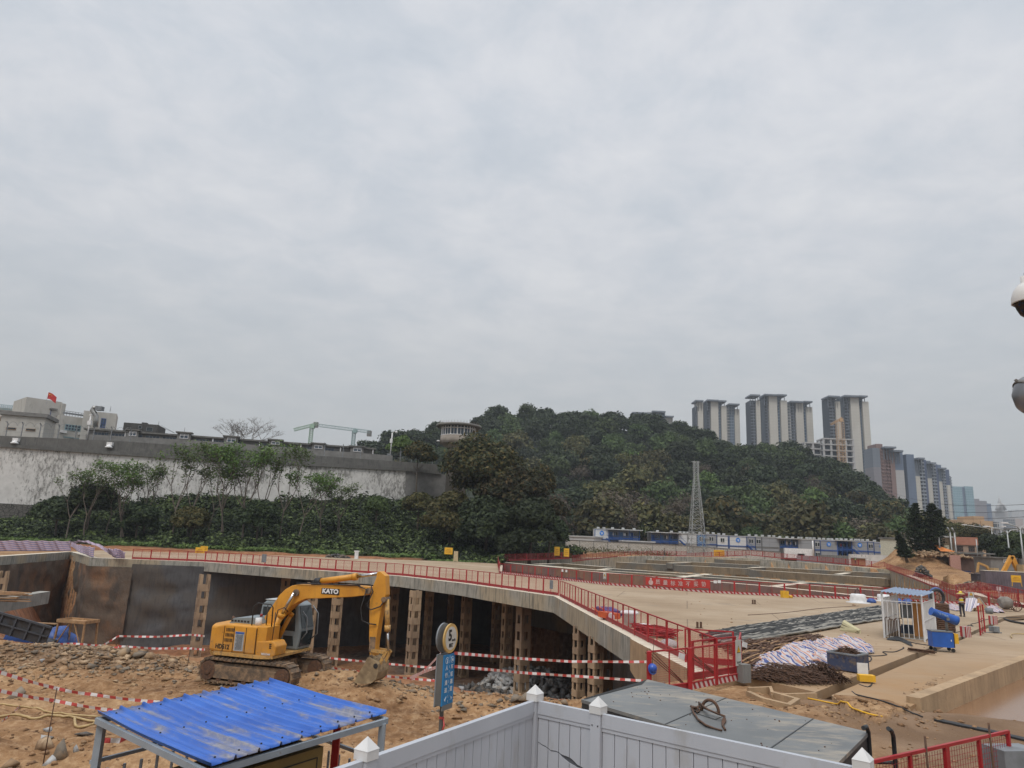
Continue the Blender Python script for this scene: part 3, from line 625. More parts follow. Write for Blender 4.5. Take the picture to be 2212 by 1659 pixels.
guard_fence([g2+Vector((.1, .3, 0)), g2+Vector((.9, 2.6, 0))], 'red guard panel closing the right end of the near enclosure', 'plain', 'gate panels', 2.4)
guard_fence([g1+Vector((.5, 1.6, 0)), g2+Vector((.3, 1.3, 0))], 'red guard panels standing inside the near enclosure, behind the striped ones', 'plain', 'gate panels', 2.0)
guard_fence([g2+Vector((.7, 2.75, 0)), g2+Vector((-1.0, 3.1, 0))], 'red guard panel at the back of the near enclosure before the steel bars', 'plain', 'gate panels', 2.0)
for q, l in ((g0, 'carrying the blue helmet'), (g1, 'between the two gate panels')):
 o = MB().box((q.x, q.y-.07, -.15), (.12, .12, 2.7)).build('gate_post', MT['red']); tag(o, 'tall square red gate post ' + l, 'post', 'posts of the near gate')
def wire_fence():
 a, b = G(1878, 1647, 1.0), G(2178, 1580, 1.0); d = (b-a); L = d.length; ang = math.atan2(d.y, d.x)
 t = thing('mesh_fence', 'near red framed wire mesh fence standing in the mud right of the white fence', 'fence', (a.x, a.y, -.25), ang)
 h = 1.25
 for i in range(2):
  f = MB(); x0, x1 = i*L/2, (i+1)*L/2
  f.box(((x0+x1)/2, 0, h), (L/2, .05, .05)).box(((x0+x1)/2, 0, .06), (L/2, .05, .05)).box((x0+.03, 0, h/2), (.06, .06, h)).box((x1-.03, 0, h/2), (.06, .06, h)).box(((x0+x1)/2, 0, h/2), (.05, .05, h))
  p = f.build('frame', MT['red'], t); w = MB(); x = x0+.1
  while x < x1: w.box((x, 0, h/2), (.005, .005, h-.1)); x += .085
  z = .12
  while z < h: w.box(((x0+x1)/2, .006, z), (L/2-.1, .005, .005)); z += .085
  w.build('wire_grid', MT['redd'], p)
 for k, x in enumerate((L*.37, L*.85)): o = MB().cyl((a.x+d.x*x/L-.03, a.y+d.y*x/L-.06, -.3), (a.x+d.x*x/L-.05, a.y+d.y*x/L-.05, 1.22), .018, 6).build('steel_bar', MT['rust']); tag(o, 'thin rusty bar stuck upright against the near red mesh fence, ' + ('left one' if k == 0 else 'right one'), 'bar', 'bars along the near mesh fence')
wire_fence()
def leaf_mat(name, a, b_, c, sc=.9, rnd_amt=.35):
 m, nt, b = base(name, .65, spec=.25); v = coords(nt, 'Object'); oi = nt.nodes.new('ShaderNodeObjectInfo')
 n = noise(nt, v, sc, 3, .6)
 g = nt.nodes.new('ShaderNodeNewGeometry');
 f = mth(nt, 'ADD', mth(nt, 'MULTIPLY', n, 1-rnd_amt*.5), mth(nt, 'MULTIPLY', mth(nt, 'SUBTRACT', g.outputs['Random Per Island'], .3), rnd_amt))
 col = ramp(nt, f, [(.28, a), (.5, b_), (.72, c)])
 hs = nt.nodes.new('ShaderNodeHueSaturation'); hs.inputs['Value'].default_value = 1; nt.links.new(col, hs.inputs['Color'])
 nt.links.new(mth(nt, 'ADD', .72, mth(nt, 'MULTIPLY', oi.outputs['Random'], .56)), hs.inputs['Value'])
 nt.links.new(mth(nt, 'ADD', .485, mth(nt, 'MULTIPLY', oi.outputs['Random'], .03)), hs.inputs['Hue'])
 out = nt.nodes['Material Output']; tr = nt.nodes.new('ShaderNodeBsdfTranslucent'); mx = nt.nodes.new('ShaderNodeMixShader'); mx.inputs[0].default_value = .22
 nt.links.new(hs.outputs[0], b.inputs['Base Color']); nt.links.new(hs.outputs[0], tr.inputs[0])
 nt.links.new(b.outputs[0], mx.inputs[1]); nt.links.new(tr.outputs[0], mx.inputs[2]); nt.links.new(mx.outputs[0], out.inputs[0]); return m
LM = {'dark': leaf_mat('dark_leaves', (.014, .023, .010), (.030, .044, .018), (.062, .080, .032)),
  'mid': leaf_mat('green_leaves', (.035, .055, .018), (.062, .095, .028), (.10, .14, .045)),
  'bright': leaf_mat('bright_leaves', (.05, .085, .022), (.09, .15, .035), (.15, .21, .06)),
  'olive': leaf_mat('olive_leaves', (.045, .05, .018), (.085, .085, .03), (.15, .125, .045)),
  'tips': leaf_mat('brown_tipped_leaves', (.022, .032, .012), (.048, .050, .018), (.14, .10, .035)),
  'dry': leaf_mat('dry_twigs', (.055, .045, .032), (.10, .078, .055), (.16, .13, .095)),
  'shrub': leaf_mat('shrub_leaves', (.010, .015, .007), (.034, .048, .017), (.11, .14, .045), .25, .5)}
MT['bark'] = simple('bark', (.13, .105, .08), (.07, .058, .045), 3, .9)
MT['barkp'] = simple('pale_bark', (.15, .125, .10), (.08, .065, .055), 3, .9)
def quads(P, N, S, rs, asp=.55):
 n = len(P); T = rs.normal(size=(n, 3)); T -= (T*N).sum(1)[:, None]*N; T /= np.linalg.norm(T, axis=1)[:, None]+1e-9
 B = np.cross(N, T); S = np.asarray(S)[:, None] if np.ndim(S) else S
 V = np.stack([P-T*S-B*S*asp*.3, P+B*-S*asp, P+T*S, P+B*S*asp], 1).reshape(-1, 3)
 return V, np.arange(4*n).reshape(-1, 4)
def lobes(cs, rads, nper, size, rs, flat=.8, up=.45, jitter=.18, bottom=-.35):
 Ps, Ns = [], []
 for c, r, k in zip(cs, rads, nper):
  D = rs.normal(size=(int(k*1.5)+4, 3)); D /= np.linalg.norm(D, axis=1)[:, None]; D = D[D[:, 2] > bottom][:int(k)]
  bumpy = 1+.22*np.sin(D[:, 0]*5+c[0]*3)*np.cos(D[:, 1]*6+c[1]*2)+rs.uniform(-jitter, jitter, len(D))
  P = np.array(c)+D*np.array([r, r, r*flat])*bumpy[:, None]
  N = D*.9+rs.normal(size=D.shape)*.55+np.array([0, 0, up]); N /= np.linalg.norm(N, axis=1)[:, None]; Ps.append(P); Ns.append(N)
 P = np.concatenate(Ps); N = np.concatenate(Ns); return quads(P, N, size*rs.uniform(.6, 1.4, len(P)), rs)
def crown_mesh(name, mat, Rc, Hc, zc, n, size, seed, kind='round'):
 rs = np.random.RandomState(seed); cs, rd = [], []
 k = {'round': 30, 'spread': 34, 'tall': 26}[kind]
 for i in range(k):
  d = rs.normal(size=3); d /= np.linalg.norm(d); d[2] = d[2] if d[2] > -.5 else abs(d[2])
  q = rs.uniform(.5, .82); c = d*np.array([Rc, Rc, Hc])*q
  cs.append((c[0], c[1], zc+c[2])); rd.append(Rc*rs.uniform(.24, .46))
 cs.append((0, 0, zc)); rd.append(Rc*.6)
 w = np.array(rd)**2; nper = n*w/w.sum()
 V, Fq = lobes(cs, rd, nper, size, rs); return V, Fq
def trunk_mb(h, r, rs, spread=1.5, nb=5):
 m = MB(); top = Vector((rs.uniform(-.4, .4), rs.uniform(-.4, .4), h)); m.tube([(0, 0, -1), (top.x*.4, top.y*.3, h*.5), top], [r*1.25, r, r*.65], 7)
 for i in range(nb):
  a = 2*math.pi*i/nb+rs.uniform(-.4, .4); s = top*rs.uniform(.6, 1.0); e = s+Vector((math.cos(a)*spread, math.sin(a)*spread, spread*rs.uniform(.5, 1.1)))
  m.tube([s, (s+e)/2+Vector((0, 0, -.15)), e], [r*.5, r*.35, r*.15], 5)
 return m
TP = {}
def tree_proto(key, mat, Rc, Hc, hz, n, size, seed, kind='round', trunk=True):
 t = thing('tree', None, None); V, Fq = crown_mesh('crown', mat, Rc, Hc, hz, n, size, seed, kind)
 c = npmesh('crown', V, Fq, mat, t)
 if trunk: trunk_mb(hz, max(.16, Rc*.05), np.random.RandomState(seed), Rc*.55, 6).build('trunk', MT['bark'], t)
 TP[key] = t; return t
KN = ['dark', 'mid', 'bright', 'olive', 'tips', 'dry']
DESC = {'dark': 'dark green round-crowned tree in the hillside wood', 'mid': 'mid green tree in the hillside wood', 'bright': 'bright fresh green tree standing out in the hillside wood',
  'olive': 'olive green tree in the hillside wood', 'tips': 'tree with brownish young leaf tips in the hillside wood', 'dry': 'nearly leafless grey brown tree in the hillside wood'}
HM = {}
for ki, k in enumerate(KN):
 for v in range(3 if k != 'bright' else 2):
  n = 1700 if k != 'dry' else 900
  V, Fq = crown_mesh('tree', LM[k], 6.0, 4.8 if v else 6.0, 5.2, n, .62 if k != 'dry' else .40, 100+ki*10+v, ['round', 'spread', 'tall'][v])
  me_o = npmesh('tree', V, Fq, LM[k]); me_o.data.materials.append(MT['bark']); HM[(k, v)] = me_o
firsts = dict(HM); rs = np.random.RandomState(5); spots = []
tries = 0
while len(spots) < 700 and tries < 40000:
 tries += 1
 xd = rs.uniform(640, 2030); t = rs.uniform(.015, 1.0)**.85; p = hill_point(xd, t)
 if all((p.x-q[0].x)**2+(p.y-q[0].y)**2 > (8.0+4.2*t)**2 for q in spots):
  spots.append((p, xd, t))
def kind_at(xd, t, r):
 if t < .30 and 1280 < xd < 1500: return 'dry' if r < .6 else 'olive'
 if t > .75: return 'dark' if r < .7 else 'mid'
 if 1560 < xd < 1800 and t < .45: return 'olive' if r < .35 else ('tips' if r < .6 else 'mid')
 return 'dark' if r < .42 else 'mid' if r < .62 else 'olive' if r < .78 else 'tips' if r < .88 else 'dry' if r < .945 else 'bright'
spots.sort(key=lambda s: s[0].y); nind = 0; SV, SF, off = [], [], 0
for p, xd, t in spots:
 k = kind_at(xd, t, rs.rand()); v = rs.randint(3 if k != 'bright' else 2); s = rs.uniform(.72, 1.5 if xd > 1050 else 1.0)*(1.0 if k != 'bright' else .8)
 screened = xd < 1165 and t < .55
 if screened: continue
 if nind < 292:
  src = HM[(k, v)]
  if (k, v) in firsts: o = firsts.pop((k, v))
  else: o = src.copy(); COL.objects.link(o)
  o.name = 'tree'; o.location = p-Vector((0, 0, .5)); o.rotation_euler = (0, 0, rs.uniform(0, 6.28)); o.scale = (s, s, s*rs.uniform(.8, 1.25)); rg = 'along the ridge' if t > .72 else ('on the middle slope' if t > .3 else 'low behind the blue cabins'); tag(o, DESC[k]+', '+rg, 'tree', 'hill wood: %s trees %s' % (k, rg)); nind += 1
 else: SV.append((p, k, v, s))
for o in firsts.values(): bpy.data.objects.remove(o)
def pile(name, items, mat, lab):
 Vs, Fs, off = [], [], 0
 for p, v, s, seed in items:
  me = HMD[v]; V = me[0]; a = seed; ca, sa = math.cos(a), math.sin(a); Rz = np.array([[ca, -sa, 0], [sa, ca, 0], [0, 0, 1]])
  Vs.append((V*s)@Rz.T+np.array(p)); Fs.append(me[1]+off); off += len(V)
 o = npmesh(name, np.concatenate(Vs), np.concatenate(Fs), mat); tag(o, lab, 'trees', kind='stuff'); return o
HMD = {}
for v in range(2):
 HMD[v] = crown_mesh('x', None, 6.0, 5.0, 5.2, 1300, .72, 300+v, ['round', 'spread'][v])
RG = [(hill_point(x_, t_), 'dark', 0, .5+.85*rs.rand()**1.5) for x_ in np.sort(rs.uniform(650, 2000, 120)) for t_ in (rs.uniform(.90, .96), rs.uniform(.97, 1.02))]; SV += RG
for k, lab in (('dark', 'rest of the dark wood high on the hill'), ('olive', 'rest of the olive wood high on the hill')):
 it = [(s[0]-Vector((0, 0, .5)), i % 2, s[3], i*1.7) for i, s in enumerate(SV) if (s[1] in ('dark', 'mid', 'bright')) == (k == 'dark')]
 if it: pile('distant_wood', it, LM['dark' if k == 'dark' else 'olive'], lab)
P, N = [], []
for i in range(42000):
 xd = rs.uniform(700, 2035); t = rs.uniform(0, 1)
 if xd < 1165 and t < .5: continue
 q = hill_point(xd, t); P.append((q.x, q.y, q.z+abs(rs.normal())*2.2));
P = np.array(P); N = rs.normal(size=P.shape)*.6+np.array([0, -.6, .8]); N /= np.linalg.norm(N, axis=1)[:, None]
cut = (P[:, 1] < 232) & (P[:, 0] > 36) & (P[:, 0] < 66) & (P[:, 2] < 9)
V, Fq = quads(P[~cut], N[~cut], rs.uniform(.6, 1.5, len(P[~cut])), rs); o = npmesh('undergrowth', V, Fq, LM['shrub']); tag(o, 'bushes and undergrowth on the hillside', 'undergrowth', kind='stuff')
def slope_point(x, t):
 y0 = 129.5; y1 = wall_y(x) if x < -18 else 160; y = lerp(y0, y1-1.0, t); return x, y, ground_z(x, y)
P, Rr = [], []
XX = rs.uniform(-150, 17, 1700); TT = rs.uniform(-.02, 1, 1700)
for x, t in zip(XX, TT):
 y0 = 129.5; y = lerp(y0, (wall_y(x) if x < -18 else 158)-1.2, t)
 P.append((x, y));
P = np.array(P); ZZ = hgt(P[:, 0], P[:, 1]); cs = np.column_stack([P, ZZ+.3]); rad = rs.uniform(.9, 2.1, len(cs))*(1-.35*(TT < .12))
keep = np.ones(len(cs), bool)
for i, (x, y, z) in enumerate(cs):
 xd = CX+F*x/y
 if xd < 118 and TT[i] > .62: keep[i] = False
 if TT[i] > .82 and 685 < xd < 800: rad[i] *= .45
V, Fq = lobes(cs[keep], rad[keep], 150*(rad[keep]/1.5)**1.6, .34, rs, .85, .5)
o = npmesh('slope_shrubs', V, Fq, LM['shrub']); tag(o, 'dense green shrubs and creepers covering the slope under the wall', 'shrubs', kind='stuff')
n = 26000; x = rs.uniform(-150, 18, n); y = 128.0+np.abs(rs.normal(size=n))*3.5+fbm(x, x*0, .2, 3)*2; z = hgt(x, y)+rs.uniform(0, .6, n); P = np.column_stack([x, y, z]); N = rs.normal(size=P.shape)*.5+np.array([0, -.5, .9]); N /= np.linalg.norm(N, axis=1)[:, None]
V, Fq = quads(P, N, rs.uniform(.15, .4, n), rs); o = npmesh('creepers', V, Fq, LM['bright']); tag(o, 'low bright green creepers along the foot of the slope', 'ground cover', kind='stuff')
n = 9000; x = rs.uniform(14, 40, n); y = 176+rs.normal(size=n)*4; z = .8+np.abs(rs.normal(size=n))*.9; P = np.column_stack([x, y, z]); N = rs.normal(size=P.shape); N /= np.linalg.norm(N, axis=1)[:, None]
V, Fq = quads(P, N, rs.uniform(.2, .5, n), rs, .2); o = npmesh('weeds', V, Fq, LM['olive']); tag(o, 'tall dry weeds in front of the white brick wall', 'weeds', kind='stuff')
def big_tree(name, xd, yd, dep, rpx, mat, lab, grp=None, flat=.85, seed=1, ground=None, n=9000, size=.30, cat='tree'):
 Rc = rpx*dep/F; c = Y(xd, yd, dep); gz = ground if ground is not None else max(ground_z(c.x, c.y), .2)
 gz = min(gz, c.z-Rc*.4); t = thing(name, lab, cat, (c.x, c.y, gz), 0, grp); V, Fq = crown_mesh('crown', mat, Rc, Rc*flat, c.z-gz, n, size, seed)
 npmesh('crown', V, Fq, mat, t); trunk_mb(c.z-gz, max(.2, Rc*.05), np.random.RandomState(seed), Rc*.5, 6).build('trunk', MT['bark'], t); return t
BT = [(1042, 1030, 148, 88, 'tips', 'huge round dark tree with brownish new leaves hiding the watchtower foot'), (1108, 1085, 146, 82, 'tips', 'big rounded tree right of the watchtower tree, brown tipped'),
  (1160, 1045, 160, 42, 'tips', 'smaller brown tipped tree behind, on the shoulder of the wooded slope'), (975, 1128, 143, 60, 'olive', 'grey green bushy tree below the watchtower at the wall end'),
  (1050, 1145, 140, 72, 'dark', 'broad dark tree low on the slope below the big round tree'), (1145, 1148, 138, 66, 'dark', 'dark green tree at the right end of the overgrown slope'),
  (1186, 1150, 140, 40, 'dark', 'last dark tree of the slope, beside the far red fence'), (905, 985, 166, 34, 'tips', 'low brown tipped tree behind the wire fence left of the watchtower'),
  (868, 968, 205, 26, 'bright', 'fresh green tree behind the lamp pole on the wall'), (1100, 1180, 134, 30, 'dark', 'low bushy tree above the yellow notices'), (1195, 1105, 150, 30, 'tips', 'small brownish tree at the corner of slope and hill')]
for i, (xd, yd, dp, r, k, lab) in enumerate(BT):
 big_tree('tree', xd, yd, dp, r, LM[k], lab, None, .9, 40+i, n=22000 if r > 50 else 8000, size=.36 if r > 50 else .30)
for i, (xd, yd, dp, r, k, lab) in enumerate([(195, 1084, 136, 50, 'dark', 'dark leafy bush mass before the wall, right of the rubble masonry'), (128, 1108, 135, 40, 'dark', 'dark bush over the end of the rubble masonry'), (300, 1124, 135, 42, 'dark', 'dark bush below the thin trees, third from the left'),
  (415, 1130, 136, 38, 'olive', 'twiggy bush under the leaning pale trunk'), (560, 1122, 138, 44, 'dark', 'dark bush under the dense group of thin trees'), (905, 1090, 150, 30, 'olive', 'olive bush with dry grass at the right end of the wall'), (815, 1095, 152, 24, 'mid', 'green bush at the foot of the bare white wall')]):
 big_tree('bush', xd, yd, dp, r, LM[k], lab, 'bushes below the high wall', .75, 70+i, n=9000, size=.30, cat='bush')
def thin_tree(seed, h=10.5, leaves=True, spread=.55, kids=(2, 3, 3), dmax=4):
 rr_ = random.Random(seed); m = MB(); tips = []
 def br(p, d, L, r, dep):
  pts = [p]; q = p
  for k in range(3):
   d = (d+Vector((rr_.uniform(-.16, .16), rr_.uniform(-.16, .16), rr_.uniform(0, .10)))).normalized(); q = q+d*L/3; pts.append(q)
  m.tube(pts, [r, r*.9, r*.75, r*.6], 5 if dep < 2 else 4, False)
  if dep >= 2: tips.append(q); tips.append(pts[2])
  if dep >= dmax or L < .4: tips.append(q); return
  for i in range(rr_.choice(kids)):
   a = rr_.uniform(0, 6.28); s = spread*rr_.uniform(.7, 1.3); br(q, (d+Vector((math.cos(a)*s, math.sin(a)*s, .1))).normalized(), L*rr_.uniform(.58, .8), r*.58, dep+1)
 for i in range(rr_.choice((1, 2, 2))): br(Vector((i*.3, 0, -.5)), Vector((rr_.uniform(-.15, .15)+i*.15, 0, 1)).normalized(), h*.36, .13, 0)
 t = thing('thin_tree', None, None); m.build('trunk', MT['barkp'], t)
 if leaves:
  rs2 = np.random.RandomState(seed); P = np.repeat(np.array([tuple(q) for q in tips]), 9, 0); P = P+rs2.normal(size=P.shape)*np.array([.42, .42, .20]); N = rs2.normal(size=P.shape)*.45+np.array([0, -.2, 1]); N /= np.linalg.norm(N, axis=1)[:, None]
  sel = rs2.rand(len(P)) < .42; V, Fq = quads(P[sel], N[sel], rs2.uniform(.13, .27, sel.sum()), rs2, .45); npmesh('crown', V, Fq, LM['bright'], t)
 return t
TT_ = [thin_tree(s) for s in (3, 4, 8, 11, 17)]; un = set()
TL = [(150, 1120, 131, .9, 'leftmost thin tree before the wall, above the dark bush'), (187, 1118, 132, 1.0, 'second thin leafy tree from the left before the wall'), (232, 1112, 136, .95, 'third thin leafy tree from the left before the wall'),
  (275, 1125, 134, 1.0, 'fourth thin tree from the left, against the white wall'), (318, 1110, 138, .9, 'fifth thin tree from the left, against the white wall'), (378, 1128, 135, 1.15, 'thin tree with a pale leaning trunk forking low'),
  (410, 1118, 137, 1.1, 'thin tree just right of the pale leaning trunk'), (452, 1108, 140, 1.0, 'creeper covered thin tree before the middle of the wall'), (490, 1120, 138, 1.1, 'tall thin tree rising above the wall ledge'), (530, 1115, 139, 1.15, 'tallest thin leafy tree, covering the wall top'),
  (572, 1118, 138, 1.2, 'leafy thin tree in the dense group at mid wall'), (610, 1112, 140, 1.1, 'thin tree right of the dense group'), (648, 1118, 140, 1.0, 'thin tree with pale crossing stems low down'), (700, 1105, 144, .9, 'small thin tree left of the bare wall stretch'), (735, 1100, 146, .8, 'rightmost thin tree before the wall')]
for i, (xd, yd, dp, s, lab) in enumerate(TL):
 src = TT_[i % 5]
 if i < 5: o = src
 else: o = copy_tree(src)
 p = Y(xd, yd, dp); o.location = (p.x, p.y, min(p.z, ground_z(p.x, p.y)+.3)); o.rotation_euler = (0, 0, i*1.3); o.scale = (s*1.25, s*1.25, s*(1.62 if 4 <= i <= 12 else 1.4)); tag(o, lab, 'tree', 'thin trees before the high wall')
for i, (xd, sc, lab) in enumerate(((487, 1.0, 'left one of the two bare trees behind the long roof'), (528, 1.05, 'right one of the two bare trees behind the long roof'))):
 t = thin_tree(31+i*4, 9.5, False, .85, (3, 3, 4), 5); p = Y(xd, 985, 190); t.location = (p.x, p.y, p.z-1); t.scale = (sc*1.7, sc*1.7, sc*1.2); t.name = 'bare_tree'; tag(t, lab, 'tree', 'bare trees behind the wall')
def conifer(xd, ytop, ybase, dep, wpx, lab, seed=1, lean=0):
 top = Y(xd, ytop, dep); b = Y(xd+lean, ybase, dep); h = top.z-b.z; Rm = wpx/2*dep/F; t = thing('conifer', lab, 'tree', (b.x, b.y, b.z), 0, 'dark conifers by the canteen'); rs2 = np.random.RandomState(seed)
 MB().tube([(0, 0, -.5), ((top.x-b.x)*.5, 0, h*.5), (top.x-b.x, 0, h)], [.3, .2, .04], 6).build('trunk', MT['bark'], t); Ps, Ns = [], []
 z = h*.10
 while z < h*.99:
  f = 1-z/h; rad = Rm*min(1, .12+f**.75*1.1)*rs2.uniform(.8, 1.1); nb = 9
  for k in range(nb):
   a = 6.28*k/nb+rs2.uniform(-.3, .3); n = 24; rr0 = rad*rs2.uniform(.5, 1.12); u = np.sqrt(rs2.rand(n)); rr2 = rr0*u
   px = np.cos(a+rs2.normal(size=n)*.10)*rr2; py = np.sin(a+rs2.normal(size=n)*.10)*rr2; pz = z+rr2*.22+rs2.normal(size=n)*.10; px = px+(top.x-b.x)*z/h
   Ps.append(np.column_stack([px, py, pz])); Ns.append(rs2.normal(size=(n, 3))*.4+np.array([0, 0, 1]))
  z += h*.043
 P = np.concatenate(Ps); N = np.concatenate(Ns); N /= np.linalg.norm(N, axis=1)[:, None]; V, Fq = quads(P, N, rs2.uniform(.18, .38, len(P)), rs2, .5); npmesh('crown', V, Fq, LM['dark'], t)
conifer(1977, 1085, 1208, 152, 62, 'slender dark conifer, left one of the tall pair', 1); conifer(2012, 1086, 1210, 150, 66, 'dense dark conifer, right one of the tall pair', 2); conifer(2028, 1100, 1210, 156, 50, 'dark conifer close behind the tall pair, slightly lower', 3); conifer(1938, 1150, 1210, 146, 34, 'small leaning conifer before the pale wall', 4, 22)
for i, (xd, yd, dp, r, k, lab) in enumerate([(2070, 1158, 210, 34, 'olive', 'olive street tree behind the canteen roof, left'), (2110, 1160, 205, 30, 'olive', 'olive street tree behind the canteen roof, right'), (2145, 1180, 170, 30, 'dark', 'dark street tree right of the canteen'),
  (2195, 1180, 160, 34, 'mid', 'street tree at the right picture edge behind the street lamps'), (2165, 1198, 150, 22, 'dark', 'low street tree between the lamp posts'), (2212, 1200, 150, 22, 'dark', 'low dark street tree at the right picture edge'), (2040, 1165, 230, 30, 'mid', 'green tree behind the right conifer')]):
 big_tree('tree', xd, yd, dp, r, LM[k], lab, 'street trees on the right', .8, 90+i, ground=.2, n=4000, size=.30)
def palm(xd, yb, dep, lab):
 b = Y(xd, yb, dep); t = thing('palm', lab, 'palm', b); m = MB(); rs2 = random.Random(4)
 for s in range(34):
  a = rs2.uniform(0, 6.28); e = rs2.uniform(.5, 1.35); L = rs2.uniform(4, 6.5); pts = []
  for k in range(6):
   u = k/5; pts.append((math.cos(a)*L*u*math.cos(e), math.sin(a)*L*u*math.cos(e), L*u*math.sin(e)-1.6*u*u))
  for k in range(5):
   p, q = Vector(pts[k]), Vector(pts[k+1]); w = .5*(1-k/6); sd_ = Vector((-math.sin(a), math.cos(a), -.3))*w; m.quad(p-sd_, q-sd_*.8, q, p); m.quad(p, q, q+Vector((-sd_.x, -sd_.y, sd_.z))*-.8*-1, p+Vector((-sd_.x, -sd_.y, sd_.z))*-1*-1)
 m.build('fronds', LM['mid'], t); MB().cyl((0, 0, -1), (0, 0, 1.2), .3, 8).build('trunk', MT['bark'], t)
palm(1392, 1160, 212, 'feathery palm clump between the two blue cabin blocks')
WP, WN = Vector((-108, 150, 0)), Vector((-23, 90, 0)).normalized()
def onwall(x, y, off=0.0): return PL(x, y, (WP+WN*off)[:2], WN[:2])
def wall_piece(tops, bots, off, th, name, mats, lab, parent=None, cat='wall'):
 T = [onwall(x, y, off) for x, y in tops]; B = [onwall(x, y, off) for x, y in bots]; n = WN*th; m = MB()
 for i in range(len(T)-1):
  m.hexa([B[i], B[i+1], B[i+1]+n, B[i]+n, T[i], T[i+1], T[i+1]+n, T[i]+n])
 if parent: return wbuild(m, name, mats, parent)
 return tag(m.build(name, mats), lab, cat)
bt = thing('high_wall', 'very long high wall of peeling whitewash with a dark ledge and grey parapet', 'wall', onwall(400, 1090))
wall_piece([(-140, 955), (0, 965), (372, 990), (876, 1017)], [(-140, 1082), (0, 1087), (372, 1110), (876, 1100)], 0, 1.2, 'whitewashed_face', MT['peel'], None, bt)
wall_piece([(876.4, 1017), (962, 1025)], [(876.4, 1105), (975, 1080)], .05, 1.2, 'bare_grey_face', MT['plaster'], None, bt)
wall_piece([(-140, 948), (0, 958), (372, 983), (876, 1010), (952, 1018)], [(-140, 955.5), (0, 965.5), (372, 990.5), (876, 1017.5), (952, 1025)], -.45, 1.5, 'ledge', MT['plaster2'], None, bt)
wall_piece([(-140, 933), (0, 941), (270, 953.5), (847, 996), (945, 1003)], [(-140, 948.5), (0, 958.5), (372, 983.5), (876, 1010.5), (945, 1018)], .4, .5, 'parapet', MT['plaster2'], None, bt)
m = MB()
for x, y in ((35, 956), (238, 965)):
 p = onwall(x, y-6, .1); m = MB().box(p, (1.2, .7, .7)); m.lathe(p-Vector((0, .3, .9)), [(.75, 0), (.75, .25), (.2, .7)], 10); o = m.build('wall_lamp', MT['white']); tag(o, 'small white lamp fixed to the parapet, ' + ('left one' if x < 100 else 'right one'), 'lamp', 'lamps on the parapet')
wall_piece([(185, 938), (420, 951), (848, 984)], [(185, 960), (420, 975), (848, 1005)], 4.5, .5, 'inner_wall', MT['plaster'], 'grey inner wall standing just behind the parapet below the long roof')
wall_piece([(-60, 1084), (0, 1087), (130, 1094)], [(-60, 1125), (0, 1128), (130, 1130)], -.6, 1, 'masonry_base', MT['stone'], 'dark rubble masonry base under the left end of the white wall')
rw = thing('razor_wire_fence', 'thin steel posts with coiled razor wire along the top of the high wall', 'fence', onwall(0, 941, .6))
for x, y in [(12, 942), (45, 943), (84, 945), (124, 947), (162, 949), (200, 951), (238, 952), (280, 955), (700, 985), (740, 988), (778, 991)] + [(864, 997), (888, 999), (911, 1001), (934, 1003)]:
 b = onwall(x, y, .6); wbuild(MB().bar(b, b+Vector((0, 0, 2.7)), .15).bar(b+Vector((0, 0, 2.7)), b+Vector((0, -.5, 3.1)), .12), 'post', MT['grey'], rw)
for s0, s1 in (((5, 942), (285, 955)), ((860, 997), (936, 1003))):
 a, b = onwall(*s0, .6), onwall(*s1, .6); L = (b-a).length; k = int(L/.14); pts = []
 for i in range(k): t = i/k; an = i*.55; pts.append(a+(b-a)*t+Vector((math.cos(an)*.0, math.sin(an)*.42, math.cos(an)*.42+2.75)))
 wbuild(MB().tube(pts, .035, 3, False), 'razor_coil', MT['grey'], rw)
 for dz in (1.0, 1.9): wbuild(MB().bar(a+Vector((0, 0, dz)), b+Vector((0, 0, dz)), .035), 'wire', MT['grey'], rw)
LB = lambda x, y: (x/7.846, 834.9+y/7.846)
LR = lambda x, y: (271.1+x/6.80, 867.4+y/6.80)
Z2 = lambda x, y: (542.2+x/3.709, 813.2+y/3.709)
Z3 = lambda x, y: (1084.3+x/3.709, 813.2+y/3.709)
Z4 = lambda x, y: (1615.6+x/3.709, 813.2+y/3.709)
